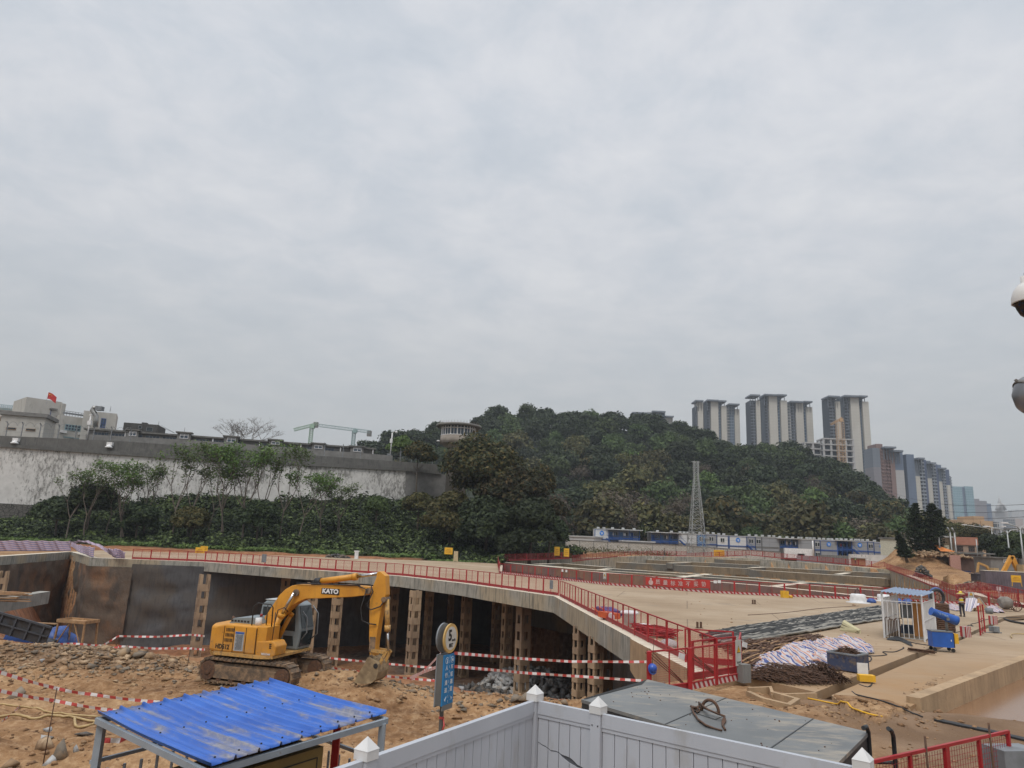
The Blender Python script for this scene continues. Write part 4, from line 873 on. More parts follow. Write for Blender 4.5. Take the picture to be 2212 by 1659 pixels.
class Facade:
 """vertical front between two image points with a level top"""
 def __init__(s, tl, tr, dL, zb, thick=8):
  s.a = Y(*tl, dL); s.b = G(*tr, s.a.z) if abs(s.a.z-CAMZ) > 1.5 else Y(*tr, dL); s.zb = zb; s.zt = s.a.z
  if (s.b-s.a).length > 400 or s.b.y < 0 or abs(s.b.y-dL) > 90: s.b = Y(*tr, dL); s.b.z = s.zt
  d = (s.b-s.a); d.z = 0; s.L = d.length; s.d = d.normalized(); s.n = Vector((s.d.y, -s.d.x, 0)); s.th = thick
 def p(s, u, z, out=0.0): return Vector((s.a.x, s.a.y, z)) + s.d*u + s.n*out
 def hit(s, x, y, out=0.0):
  q = PL(x, y, (s.a+s.n*out)[:2], s.n[:2]); return (q-s.a).dot(s.d), q.z
 def box(s, m, u0, u1, z0, z1, o0, o1):
  P = [s.p(u0, z0, o1), s.p(u1, z0, o1), s.p(u1, z0, o0), s.p(u0, z0, o0)]
  return m.hexa(P + [q+Vector((0, 0, z1-z0)) for q in P])
 def window(s, x0, y0, x1, y1, par, frame=MT['white'], glass=None, nm=2, out=.03, nh=1):
  u0, z1 = s.hit(x0, y0); u1, z0 = s.hit(x1, y1)
  if u1 < u0: u0, u1 = u1, u0
  return s.win(u0, u1, z0, z1, par, frame, glass, nm, nh)
 def win(s, u0, u1, z0, z1, par, frame=MT['white'], glass=None, nm=2, nh=1):
  g = wbuild(s.box(MB(), u0, u1, z0, z1, -.05, .04), 'window', glass or MT['glass'], par); m = MB(); w = max(.08, (u1-u0)*.035)
  for k in range(nm+1): u = lerp(u0, u1, k/nm); s.box(m, u-w/2, u+w/2, z0, z1, .03, .10)
  for k in range(nh+1): z = lerp(z0, z1, k/nh); s.box(m, u0-w/2, u1+w/2, z-w/2, z+w/2, .031, .12)
  f = m.build('window_frame', frame, g, origin=tuple(par.location)); return g
MT['wing'] = simple('window_glass_blue', (.07, .10, .14), (.04, .055, .08), .5, .15)
MT['tealf'] = paint('teal_frame', (.22, .33, .36), .5)
def house(name, lab, tl, tr, d, zb, th, mat_, roof=None, over=.3, rh=.35, grp=None, cat='building'):
 f = Facade(tl, tr, d, zb, th); t = thing(name, lab, cat, f.p(f.L/2, zb), 0, grp)
 wbuild(f.box(MB(), 0, f.L, zb, f.zt-(rh if roof else 0), -th, 0), 'wall', mat_, t)
 if roof: wbuild(f.box(MB(), -over, f.L+over, f.zt-rh, f.zt, -th-over, over), 'roof', roof, t)
 return f, t
f, t = house('tiled_building', 'pale tiled block with a tall stair window, a red flag flying above it', LB(455, 176), LB(1055, 266), 186, 10, 12, MT['tile'])
f.window(*LB(868, 395), *LB(838, 545), t, MT['bluep'], MT['wing'], 2, nh=3); wbuild(f.box(MB(), f.hit(*LB(855, 380))[0]-.2, f.hit(*LB(968, 395))[0], f.hit(*LB(900, 395))[1], f.hit(*LB(900, 372))[1], 0, .6), 'window_hood', MT['plaster'], t)
u0, z1 = f.hit(*LB(862, 395)); u1 = u0+1.95
f.win(u0, u1, 11, z1-3.4, t, MT['bluep'], MT['wing'], 2, 4)
f2, t2 = house('tiled_building', 'narrow pale tiled strip at the right end of the flag building', LB(1057, 284), LB(1125, 297), 192, 10, 10, MT['tile'])
fb, tb = house('tiled_wing', 'lower pale tiled wing with a strip of windows and air conditioners', LB(1020, 480), LB(1500, 546), 190, 10, 9, MT['tile'])
fb.window(*LB(1112, 640), *LB(1455, 775), tb, MT['tealf'], MT['wing'], 7, nh=2); fb.window(*LB(1080, 850), *LB(1410, 895), tb, MT['tealf'], MT['wing'], 5)
for x, y in ((1010, 760), (1055, 768), (1320, 800), (1385, 812)):
 u, z = fb.hit(*LB(x, y+18)); wbuild(fb.box(MB(), u, u+.95, z, z+.7, 0, .4), 'air_conditioner', MT['white'], tb)
m = MB(); u0, z0 = fb.hit(*LB(1090, 480)); u1, _ = fb.hit(*LB(1500, 545))
for k in range(9): u = lerp(u0, u1-.3, k/8); fb.box(m, u, u+.1, z0, z0+1.3, -1, -.9)
fb.box(m, u0, u1-.2, z0+1.2, z0+1.3, -1.01, -.91); fb.box(m, u0, u1-.2, z0+.5, z0+.9, -1.6, -1.02); wbuild(m, 'roof_railing', MT['grey'], tb)
fc, tc_ = house('tiled_tower', 'pale tiled stair tower with a fat silver duct bending over its roof', LB(1425, 405), LB(1985, 462), 192, 10, 9, MT['tile'])
fc.window(*LB(1722, 540), *LB(1775, 700), tc_, MT['bluep'], MT['wing'], 2, nh=2)
MT['duct'] = simple('galvanised_duct', (.36, .36, .35), (.24, .24, .23), 2, .4, .6)
D3 = lambda x, y, d=190: Y(*LB(x, y), d)
o = MB().tube([D3(1640, 360), D3(1585, 365), D3(1565, 395), D3(1600, 450), D3(1630, 500), D3(1628, 560), D3(1618, 690)], .62, 10).build('roof_duct', MT['duct']); tag(o, 'fat silver ventilation duct bending down from the tiled stair tower roof', 'duct')
o = MB().box(D3(1690, 375), (1.7, 1.5, 1.1)).cyl(D3(1720, 372), D3(1735, 368), .6, 12).build('roof_fan', MT['grey']); tag(o, 'dark blower unit beside the silver duct on the stair tower roof', 'fan')
fd, td = house('guard_house', 'low grey house with a heavy flat roof and two slit windows behind razor wire', LB(45, 410), LB(785, 470), 172, 10, 9, MT['tile'], MT['plaster'], .5, .9)
for a in ((110, 688, 265, 735), (445, 712, 595, 757)): fd.window(*LB(a[0], a[1]), *LB(a[2], a[3]), td, MT['wood'], MT['glass'], 1)
fe, te = house('low_tiled_building', 'low pale tiled building at the left picture edge behind the guard house', LB(-60, 352), LB(425, 388), 200, 10, 8, MT['tile'])
fg_, tg_ = house('annex', 'small grey annex with one window at the left picture edge', LB(-60, 470), LB(70, 480), 176, 10, 8, MT['tile']); fg_.window(*LB(15, 510), *LB(68, 588), tg_, MT['wood'], MT['glass'], 1)
m = MB(); a, b = D3(-40, 300, 200), D3(415, 345, 200)
for k in range(14): q = a.lerp(b, k/13); m.bar(q, q-Vector((0, 0, 1.4)), .10);
for k in range(13): m.bar(a.lerp(b, k/13), a.lerp(b, (k+1)/13)-Vector((0, 0, 1.2)), .07)
m.bar(a, b, .12).bar(a-Vector((0, 0, 1.3)), b-Vector((0, 0, 1.3)), .12); o = m.build('roof_truss', MT['tealf']); tag(o, 'thin blue green railing truss on the roof left of the flag building', 'railing')
fp = Y(*LB(800, 235), 184); ft = Y(*LB(820, 80), 184); t = thing('flag_pole', 'pole with a small waving red flag with yellow stars over the tiled block', 'flag', fp)
wbuild(MB().cyl(Vector((ft.x, fp.y, fp.z-1)), Vector((ft.x, fp.y, ft.z)), .07, 6), 'pole', MT['white'], t)
MT['flag'] = simple('red_flag_cloth', (.50, .03, .025), (.38, .02, .02), 2, .7); MT['star'] = simple('yellow_star', (.8, .55, .05))
fl, fw_ = 2.5, 1.7; P = lambda u, v: Vector((ft.x+u*fl, fp.y+.25*math.sin(u*6), ft.z-.25-v*fw_-u*u*.9-.35*u))
m = MB()
for i in range(8):
 for j in range(4): m.quad(P(i/8, j/4), P(i/8, (j+1)/4), P((i+1)/8, (j+1)/4), P((i+1)/8, j/4))
fo = wbuild(m, 'flag', MT['flag'], t, smooth=True)
def star(m, c, r, d=Vector((0, -.05, 0))):
 pts = []
 for k in range(10): a = math.pi/2+k*math.pi/5; q = r if k % 2 == 0 else r*.4; pts.append(c+d+Vector((math.cos(a)*q, 0, math.sin(a)*q)))
 m.poly(pts)
m = MB(); star(m, P(.17, .28), .26)
for u, v in ((.33, .12), (.4, .22), (.4, .36), (.33, .47)): star(m, P(u, v), .09)
m.build('stars', MT['star'], fo, origin=tuple(fp))
def pole(name, lab, x, y0, y1, d, r=.08, cat='pole', K=LB, mat_=None):
 b = Y(*K(x, y1), d); a = Y(*K(x, y0), d); t = thing(name, lab, cat, b); wbuild(MB().cyl(b, Vector((b.x, b.y, a.z)), r, 8), 'pole', mat_ or MT['white'], t); return t, b, a
t, b, a = pole('camera_mast', 'white mast with a small cabinet and camera before the tiled wing', 1470, 480, 900, 158, .14); wbuild(MB().box((b.x, b.y, lerp(b.z, a.z, .68)), (.8, .5, .95)), 'cabinet', MT['white'], t); wbuild(MB().box((b.x, b.y, a.z), (.5, .4, .3)), 'camera', MT['white'], t)
b = onwall(*Z2(1115, 635), 1.0); t = thing('lamp_mast', 'white lamp pole with a small cabinet at the right end of the wall', 'pole', b)
wbuild(MB().cyl(b, b+Vector((.1, 0, 5.6)), .14, 8).tube([b+Vector((.1, 0, 5.5)), b+Vector((.5, 0, 6.0)), b+Vector((1.0, 0, 5.9))], .09, 6), 'pole', MT['white'], t); wbuild(MB().box(b+Vector((0, -.1, 3.6)), (.6, .4, 1.0)), 'cabinet', MT['white'], t); wbuild(MB().lathe(b+Vector((1.05, 0, 5.6)), [(.0, -.1), (.3, .1), (.3, .3), (.1, .5)], 10), 'lamp_head', MT['white'], t); wbuild(MB().box(b+Vector((-.25, 0, .25)), (.9, .6, .5)), 'base', MT['grey'], t)
MT['olddark'] = concrete('blackened_render', (.07, .068, .064), (.025, .025, .025), True, None, (.5, .7))
MT['roofd'] = simple('weathered_roof_edge', (.17, .165, .155), (.10, .10, .09), 1, .9)
f, t = house('long_building', 'long low grey building with ribbon windows and small roof turrets behind the wall', (190, 925), (806, 968), 163, 13, 8, MT['plaster'], MT['roofd'], .7, .4)
L = f.L
for k in range(17):
 u = 1.5+k*(L-3)/17;
 if k in (5, 9, 12, 15): continue
 f.win(u, u+(L-3)/17*.8, f.zt-1.9, f.zt-.75, t, MT['grey'], MT['wing'], 4)
for x in (100, 345, 475, 590, 700, 790):
 u, _ = f.hit(190+x*.78, 955); wbuild(f.box(MB(), u, u+.22, f.zt-3, f.zt-.4, .3, .55), 'downpipe', MT['white'], t)
for (K, x0, x1, y0, y1) in ((LR, 25, 175, 400, 525), (LR, 765, 945, 438, 565), (LR, 1455, 1640, 495, 620), (LR, 2110, 2290, 545, 650), (Z2, 490, 585, 528, 590), (Z2, 800, 900, 552, 614)):
 ua, za = f.hit(*K(x0, y0), 1.6); ub, zb_ = f.hit(*K(x1, y1), 1.6)
 q = wbuild(f.box(MB(), ua, ub, zb_, za-.3, .2, 1.5), 'turret', MT['plaster'], t); m = f.box(MB(), ua-.35, ub+.35, za-.3, za, -.2, 1.9); m.build('turret_roof', MT['roofd'], q, origin=tuple(t.location))
 m = MB(); w = (ub-ua)*.30; mid = (ua+ub)/2+.1; g = f.box(MB(), mid-w, mid+w, zb_+.3, za-.55, 1.45, 1.54).build('turret_window', MT['wing'], q, origin=tuple(t.location));
 for uu in (mid-w, mid, mid+w): f.box(m, uu-.06, uu+.06, zb_+.3, za-.55, 1.5, 1.6)
 for zz in (zb_+.3, lerp(zb_, za, .55), za-.55): f.box(m, mid-w-.06, mid+w+.06, zz-.06, zz+.06, 1.501, 1.61)
 m.build('turret_frame', MT['white'], q, origin=tuple(t.location))
f, t = house('dark_block', 'blackened flat roofed block rising behind the long building', LR(-22, 306), LR(485, 342), 178, 13, 8, MT['olddark'])
f.window(*LR(315, 375), *LR(395, 438), t, MT['grey'], MT['glass'], 1); f.window(*LR(195, 355), *LR(235, 400), t, MT['grey'], MT['glass'], 1); wbuild(f.box(MB(), f.hit(*LR(230, 315))[0], f.hit(*LR(305, 320))[0], f.zt, f.zt+.4, -2, -.5), 'roof_hatch', MT['olddark'], t)
for x, y0, y1, d, l in ((485, 290, 340, 178, 'on the dark block corner'), (865, 378, 440, 168, 'above the second roof turret')): pole('lightning_rod', 'thin lightning rod ' + l, x, y0, y1, d, .05, 'rod', LR, MT['grey'])
pole('lightning_rod', 'thin lightning rod on the tiled stair tower', 1865, 335, 425, 190, .06, 'rod', LB, MT['grey'])
a, b = Y(*LR(515, 362), 176), Y(*LR(720, 462), 170); o = MB().bar(a, b, .10).bar(a+Vector((0, 0, .3)), b+Vector((0, 0, .05)), .05).build('stay_cable', MT['grey']); tag(o, 'slanting service cable from the dark block down to the long roof', 'cable')
WT = lambda x, y: (894.5+x/11.657, 889.1+y/11.657)
c = Y(*WT(1115, 600), 166); zr = Y(*WT(1115, 352), 166).z; zw = Y(*WT(1115, 415), 166).z; zs = Y(*WT(1115, 642), 166).z; zbm = Y(*WT(1115, 835), 166).z; Rw = 452/11.657*166/F
t = thing('watchtower', 'round concrete watchtower with a glazed gallery and flat overhanging disc roof', 'tower', (c.x, c.y, 12))
H = lambda z: z-12
MB().lathe((0, 0, 0), [(Rw*1.24, H(zr)-.55), (Rw*1.27, H(zr)-.35), (Rw*1.27, H(zr)-.05), (Rw*1.05, H(zr)+.15), (.1, H(zr)+.3)], 48).build('roof', MT['plaster'], t)
MB().lathe((0, 0, 0), [(Rw*.55, -3), (Rw*.55, H(zbm)-1.2), (Rw*.95, H(zbm)-.02), (Rw*1.0, H(zbm)), (Rw*1.0, H(zs))], 48).build('wall', simple('pinkish_render', (.34, .30, .26), (.25, .22, .19), .7, .9), t)
MB().lathe((0, 0, 0), [(Rw*.93, H(zs)), (Rw*.93, H(zr)-.5)], 48, False).build('glazing', MT['wing'], t); m = MB()
for k in range(32):
 a = 6.283*k/32; q = Vector((math.cos(a), math.sin(a), 0))*Rw*.96; w = .24 if k % 2 == 0 else .10; m.box((q.x, q.y, (H(zs)+H(zr)-.5)/2), (.12, w, zr-zs-.5), a)
for z in (H(zs)+.1, H(zs)+(zr-zs)*.62): m.lathe((0, 0, 0), [(Rw*.955, z-.08), (Rw*.985, z-.08), (Rw*.985, z+.08), (Rw*.955, z+.08)], 48, False)
m.build('window_frame', MT['white'], t); m = MB().lathe((-Rw-.35, -.6, H(zs)-1.3), [(0, -.1), (.45, 0), (.5, .1), (.2, .3)], 12); m.build('searchlight', MT['white'], t)
m = MB()
for k in range(40): a = 6.283*k/40; m.box((math.cos(a)*Rw*1.1, math.sin(a)*Rw*1.1, H(zr)+.35), (.05, .05, .5))
m.build('roof_rail', MT['rust'], t)
def lattice(m, a, b, w, n, r, up=Vector((0, 0, 1))):
 a, b = Vector(a), Vector(b); d = (b-a).normalized(); u = up if abs(d.dot(up)) < .9 else Vector((0, 1, 0)); s = d.cross(u).normalized()*w/2; u = s.cross(d).normalized()*w/2
 C = [s+u, s-u, -s-u, -s+u]
 for c_ in C: m.bar(a+c_, b+c_, r)
 for k in range(n):
  p, q = a.lerp(b, k/n), a.lerp(b, (k+1)/n)
  for i in range(4): A_, B_ = C[i], C[(i+1) % 4]; m.bar(p+A_, q+B_, r*.6); m.bar(p+A_, p+B_, r*.6)
def crane(lab, K, mast, jib, d, mat_, wt=None, w=1.8, yb=560, grp=None, n=16):
 top = Y(*K(*mast), d); b = Y(*K(mast[0]-3, yb), d); b = Vector((top.x, top.y, b.z-6)); t = thing('tower_crane', lab, 'crane', b, 0, grp); m = MB(); lattice(m, b, top, w, n, .22); wbuild(m, 'mast', mat_, t)
 j0, j1 = Y(*K(*jib[0]), d), Y(*K(*jib[1]), d); m = MB(); lattice(m, j0, j1, 1.5, 16, .17); wbuild(m, 'jib', mat_, t)
 wbuild(MB().box(top+Vector((.8, -.8, -.6)), (2.2, 2.0, 2.2)), 'cab', mat_, t)
 if wt: q = Y(*K(*wt), d); wbuild(MB().box(q, (2.6, 1.5, 3.2)), 'counterweight', MT['plaster'], t)
MT['greenc'] = paint('green_crane_paint', (.30, .44, .33), .6); MT['tealc'] = paint('teal_crane_paint', (.27, .38, .38), .6); MT['orangec'] = paint('orange_crane_paint', (.52, .34, .18), .6)
crane('green tower crane beyond the wall, left one with its jib pointing left', Z2, (488, 395), ((345, 428), (540, 378)), 420, MT['greenc'], (520, 388), grp='green tower cranes beyond the wall')
crane('green tower crane beyond the wall, right one with long jib crossing left', Z2, (827, 432), ((545, 392), (960, 445)), 420, MT['tealc'], (948, 458), 1.8, 560, 'green tower cranes beyond the wall')
FC = {}
def facade(name, c, c2=None, fl=None):
 """wall with floor joints every storey"""
 m, nt, b = base(name, .75); g = nt.nodes.new('ShaderNodeNewGeometry'); s = nt.nodes.new('ShaderNodeSeparateXYZ'); nt.links.new(g.outputs['Position'], s.inputs[0])
 j = mth(nt, 'LESS_THAN', mth(nt, 'FRACT', mth(nt, 'DIVIDE', s.outputs[2], 3.2)), .07); k = mth(nt, 'LESS_THAN', mth(nt, 'FRACT', mth(nt, 'DIVIDE', mth(nt, 'ADD', s.outputs[0], s.outputs[1]), 2.9)), .05)
 v = coords(nt, 'World'); col = ramp(nt, noise(nt, v, .05, 4), [(.3, tuple(q*.9 for q in c)), (.7, c)])
 nt.links.new(mix(nt, mth(nt, 'MULTIPLY', mth(nt, 'MAXIMUM', j, k), .55), col, c2 or tuple(q*.7 for q in c)), b.inputs['Base Color']); return m
FC['cream'] = facade('cream_tower_wall', (.50, .48, .43)); FC['bluegrey'] = facade('blue_grey_wall', (.13, .17, .24)); FC['grey'] = facade('grey_tower_wall', (.16, .185, .22)); FC['brown'] = facade('brown_tower_wall', (.22, .145, .13)); FC['dark'] = facade('dark_recess', (.05, .065, .085)); FC['white'] = facade('pale_tower_wall', (.42, .42, .42)); FC['navy'] = facade('navy_wall', (.075, .10, .17)); FC['purple'] = facade('greyish_tower_wall', (.22, .21, .23)); FC['pink'] = facade('pinkish_wall', (.42, .36, .33)); FC['orange'] = facade('sand_coloured_wall', (.50, .33, .19))
FC['slab'] = simple('balcony_slab', (.25, .28, .32), None, .3, .7); FC['slabd'] = simple('dark_balcony_slab', (.16, .18, .21), None, .3, .7)
def gridglass(name, c, c2, w=2.4, h=3.2):
 m, nt, b = base(name, .18); g = nt.nodes.new('ShaderNodeNewGeometry'); s = nt.nodes.new('ShaderNodeSeparateXYZ'); nt.links.new(g.outputs['Position'], s.inputs[0])
 j = mth(nt, 'LESS_THAN', mth(nt, 'FRACT', mth(nt, 'DIVIDE', s.outputs[2], h)), .2); k = mth(nt, 'LESS_THAN', mth(nt, 'FRACT', mth(nt, 'DIVIDE', mth(nt, 'ADD', s.outputs[0], s.outputs[1]), w)), .14)
 v = coords(nt, 'World'); col = ramp(nt, noise(nt, v, .06, 4), [(.35, tuple(q*.8 for q in c)), (.65, c)]); nt.links.new(mix(nt, mth(nt, 'MAXIMUM', j, k), col, c2), b.inputs['Base Color']); return m
FC['glass'] = gridglass('blue_glass', (.07, .11, .16), (.20, .23, .27)); FC['lglass'] = gridglass('pale_blue_glass', (.20, .32, .37), (.27, .38, .43), 3.0, 4.0); FC['teal'] = gridglass('teal_glass', (.22, .40, .40), (.40, .52, .52), 20, 4.5); FC['winw'] = gridglass('windowed_wall', (.10, .115, .13), (.36, .35, .34), 3.4, 3.2)
def tower(lab, K, vols, d, zb=0, caps=(), name='apartment_tower', cat='tower block', dd=0.0, grp=None, slope=.15):
 xs = [v[0] for v in vols]; c = Y(*K((min(xs)+max(v[1] for v in vols))/2, vols[0][2]), d); t = thing(name, lab, cat, (c.x, d, zb), 0, grp); O = Vector((c.x, d, zb)); T = {'cream': 'blank_wall', 'balc': 'balcony_stack', 'glass': 'glass_bay'}
 for i, v in enumerate(vols):
  x0, x1, yt, ty = v[:4]; dep = d+dd*(x0-xs[0])/100+(0 if ty in ('cream', 'grey2', 'lglass') else 2.5)+(.7 if i % 2 else 0)
  a, b = Y(*K(x0, yt), dep), Y(*K(x1, yt), dep); zt = (a.z+b.z)/2; xa, xb = a.x, b.x
  if len(v) > 4: zs_ = Y(*K(x0, v[4]), dep).z; up, lo = v[5], v[6]
  else: zs_ = None
  def bx(m, z0, z1, y0=0, y1=16, e=0): return m.hexa([Vector((px, py, pz)) for pz in (z0, z1) for px, py in ((xa-e, dep+y0), (xb+e, dep+y0), (xb+e, dep+y1), (xa-e, dep+y1))])
  if ty in ('balc', 'balcb', 'balcw'):
   core = FC['dark'] if ty != 'balcb' else FC['brown']
   q = wbuild(bx(MB(), zb, zt, 1.2), 'balcony_bay', core, t); m = MB(); z = zb+1; m.hexa([Vector((px, py, pz)) for pz in (zb, zt-1) for px, py in (((xa+xb)/2-.3, dep+.1), ((xa+xb)/2+.3, dep+.1), ((xa+xb)/2+.3, dep+1.3), ((xa+xb)/2-.3, dep+1.3))])
   while z < zt-2: bx(m, z, z+(1.1 if ty != 'balcw' else 1.4), -.2, 1.25, -.3 if xb-xa > 3 else 0); z += 3.2
   m.build('balconies', FC['slabd'] if ty == 'balc' else (FC['slab'] if ty == 'balcw' else FC['brown']), q, origin=tuple(O))
  elif zs_ is not None:
   wbuild(bx(MB(), zb, zs_), 'lower_wall', FC[lo], t); wbuild(bx(MB(), zs_, zt, .05), 'upper_wall', FC[up], t)
  else: wbuild(bx(MB(), zb, zt), T.get(ty, 'wing'), FC[ty], t)
 for x0, x1, yt in caps:
  a, b = Y(*K(x0, yt), d-3), Y(*K(x1, yt), d-3); m = MB().hexa([Vector((px, py, pz)) for pz in (a.z-1.6, a.z) for px, py in ((a.x-.5, d-4), (b.x+.5, d-4), (b.x+.5, d+14), (a.x-.5, d+14))]); wbuild(m, 'roof_canopy', FC['grey'], t)
  n = max(2, int((b.x-a.x)/3)); m = MB()
  for k in range(n+1): x = lerp(a.x+.6, b.x-.6, k/n); m.box((x, d+1, a.z-6.5), (.6, .6, 10))
  wbuild(m, 'roof_louvres', FC['grey'], t)
 return t
KA = lambda x, y: (1355.4+x/5.1, 845.8+y/5.1)
KT = lambda x, y: (1789.1+x/5.231, 921.7+y/5.231)
GT = 'cream and blue apartment towers behind the hill'
tower('cream and blue apartment tower, left one of the three behind the ridge', KA, [(752, 775, 158, 'balc'), (775, 832, 97, 'cream'), (838, 878, 137, 'dark'), (878, 918, 98, 'balc'), (918, 998, 90, 'cream'), (998, 1034, 118, 'glass'), (1034, 1090, 157, 'cream'), (1090, 1122, 185, 'winw'), (1122, 1180, 160, 'glass'), (1180, 1234, 193, 'cream')], 760, 10, ((752, 830, 93), (882, 997, 87), (1008, 1084, 96), (1122, 1228, 131)), grp=GT)
tower('widest cream and blue apartment tower with two roof levels, middle of three', KA, [(1354, 1415, 96, 'balc'), (1415, 1460, 98, 'cream'), (1462, 1512, 82, 'dark'), (1512, 1556, 48, 'balc'), (1556, 1645, 29, 'cream'), (1650, 1685, 60, 'glass'), (1685, 1757, 98, 'cream'), (1760, 1795, 120, 'winw'), (1795, 1850, 112, 'balc'), (1850, 1932, 104, 'cream'), (1935, 1968, 130, 'glass'), (1968, 2036, 168, 'cream')], 740, 10, ((1358, 1455, 31), (1514, 1645, 26), (1658, 1748, 29), (1800, 1930, 102), (1948, 2030, 103)), grp=GT)
tower('tall cream and blue apartment tower behind the orange crane, right of three', Z4, [(645, 702, 172, 'balc'), (702, 738, 200, 'cream'), (738, 768, 172, 'dark'), (768, 818, 165, 'balc'), (818, 886, 151, 'cream'), (890, 916, 165, 'glass'), (916, 966, 201, 'cream')], 700, 0, ((648, 730, 153), (775, 885, 149), (893, 952, 152)), grp=GT)
tower('top of a glazed apartment tower just showing over the hill ridge', Z3, [(1050, 1165, 300, 'glass'), (1165, 1200, 285, 'cream'), (1206, 1308, 290, 'glass'), (1310, 1368, 318, 'cream')], 800, 40, ((1048, 1196, 284), (1208, 1306, 274), (1314, 1372, 314)))
tower('brown and grey apartment tower, left of the long blue grey row', KT, [(497, 580, 240, 'x', 455, 'grey', 'purple'), (540, 612, 195, 'brown'), (583, 640, 245, 'balcb'), (640, 690, 225, 'balcb'), (690, 740, 228, 'brown'), (737, 838, 268, 'x', 488, 'bluegrey', 'white')], 640, 0, ((640, 755, 222), (735, 835, 263)))
tower('pale slim slab with a window column between the brown and grey towers', KT, [(848, 884, 382, 'winw'), (884, 918, 378, 'navy')], 650, 0)
tower('blue grey tower with a cream lower gable, nearest of the long row', KT, [(878, 966, 312, 'bluegrey'), (916, 1022, 377, 'x', 556, 'grey', 'cream'), (1022, 1082, 352, 'balcw')], 640, 0, ((1016, 1078, 349),), grp='long row of blue grey towers')
tower('blue grey tower, second of the long row', KT, [(1080, 1104, 375, 'navy'), (1104, 1156, 385, 'x', 582, 'grey', 'cream'), (1156, 1214, 404, 'balcw')], 700, 0, ((1150, 1208, 402),), grp='long row of blue grey towers')
tower('blue grey tower, third of the long row', KT, [(1212, 1234, 425, 'navy'), (1234, 1274, 430, 'x', 618, 'bluegrey', 'cream'), (1274, 1322, 464, 'balcw')], 770, 0, ((1270, 1325, 462),), grp='long row of blue grey towers')
tower('blue grey tower, last and farthest of the long row', KT, [(1322, 1364, 484, 'navy'), (1346, 1380, 660, 'cream'), (1364, 1392, 560, 'balcw')], 840, 0, grp='long row of blue grey towers')
tower('pale blue glass office tower with a vertical slot', KT, [(1392, 1432, 690, 'lglass'), (1420, 1508, 676, 'lglass'), (1508, 1545, 684, 'bluegrey'), (1545, 1634, 675, 'lglass')], 1150, 0, name='glass_tower')
tower('hazy grey housing slab right of the glass tower', KT, [(1642, 1705, 815, 'purple'), (1705, 1790, 838, 'purple'), (1790, 1838, 868, 'bluegrey')], 1350, 0)
tt = tower('distant teal glass tower crowned by an arched spire', KT, [(1872, 2035, 955, 'white'), (1915, 2040, 975, 'teal')], 1500, 0, name='spire_tower')
m = MB(); A = lambda x, y: Y(*KT(x, y), 1495)
m.tube([A(1953, 950), A(1937, 860), A(1930, 792)], [5, 3.5, 1], 6); m.tube([A(1908, 945), A(1920, 895), A(1940, 870)], 3.5, 6); m.tube([A(1998, 945), A(1975, 890), A(1945, 868)], 3.5, 6); wbuild(m, 'spire', FC['white'], tt)
tower('faint grey distant towers at the right picture edge', KT, [(2072, 2105, 945, 'white'), (2105, 2150, 955, 'white'), (2150, 2215, 940, 'white')], 2000, 0)
tower('pinkish distant block before the faint towers at the right edge', KT, [(2042, 2110, 1045, 'winw'), (2110, 2200, 1038, 'pink')], 1300, 0, name='block')
tower('sand coloured block with stepped roof above the street trees', KT, [(1518, 1640, 1048, 'orange'), (1640, 1732, 1062, 'balcw'), (1725, 1865, 1065, 'orange'), (1640, 1760, 1012, 'orange'), (1860, 1925, 1075, 'winw')], 430, 0, name='block')
def frame_bldg(lab, K, x0, x1, yt, d, zb=10):
 a, b = Y(*K(x0, yt), d), Y(*K(x1, yt), d); zt = a.z; t = thing('unfinished_building', lab, 'building', ((a.x+b.x)/2, d, zb)); m, g = MB(), MB(); z = zt; n = max(2, round((b.x-a.x)/6.5))
 while z > zb: m.box(((a.x+b.x)/2, d+6, z-.4), (b.x-a.x, 12.4, .9)); z -= 4.6
 wbuild(m, 'floor_slabs', FC['white'], t); m = MB()
 for k in range(n+1):
  for dy in (.6, 6, 11.5): m.box((lerp(a.x+.8, b.x-.8, k/n), d+dy, (zb+zt)/2), (1.5, 1.0, zt-zb))
 wbuild(m, 'columns', FC['white'], t); z = zt-4.6; m = MB()
 while z > zb: m.box(((a.x+b.x)/2, d+7.5, z-2.6), (b.x-a.x-2, 8, 3.6)); z -= 4.6
 wbuild(m, 'infill', FC['dark'], t); return t
frame_bldg('tall open concrete frame of a block being built, behind the orange crane', Z4, 598, 850, 492, 560); frame_bldg('lower open concrete frame left of the tall one', Z4, 450, 596, 526, 565)
crane('orange tower crane standing in front of the concrete frame', Z4, (733, 345), ((665, 385), (758, 332)), 545, MT['orangec'], None, 4.6, 700, n=22)
K4 = lambda x, y: (1203.6+x/6.0, 1116.8+y/6.0); K5 = lambda x, y: (1561.4+x/5.667, 1127.7+y/5.667)
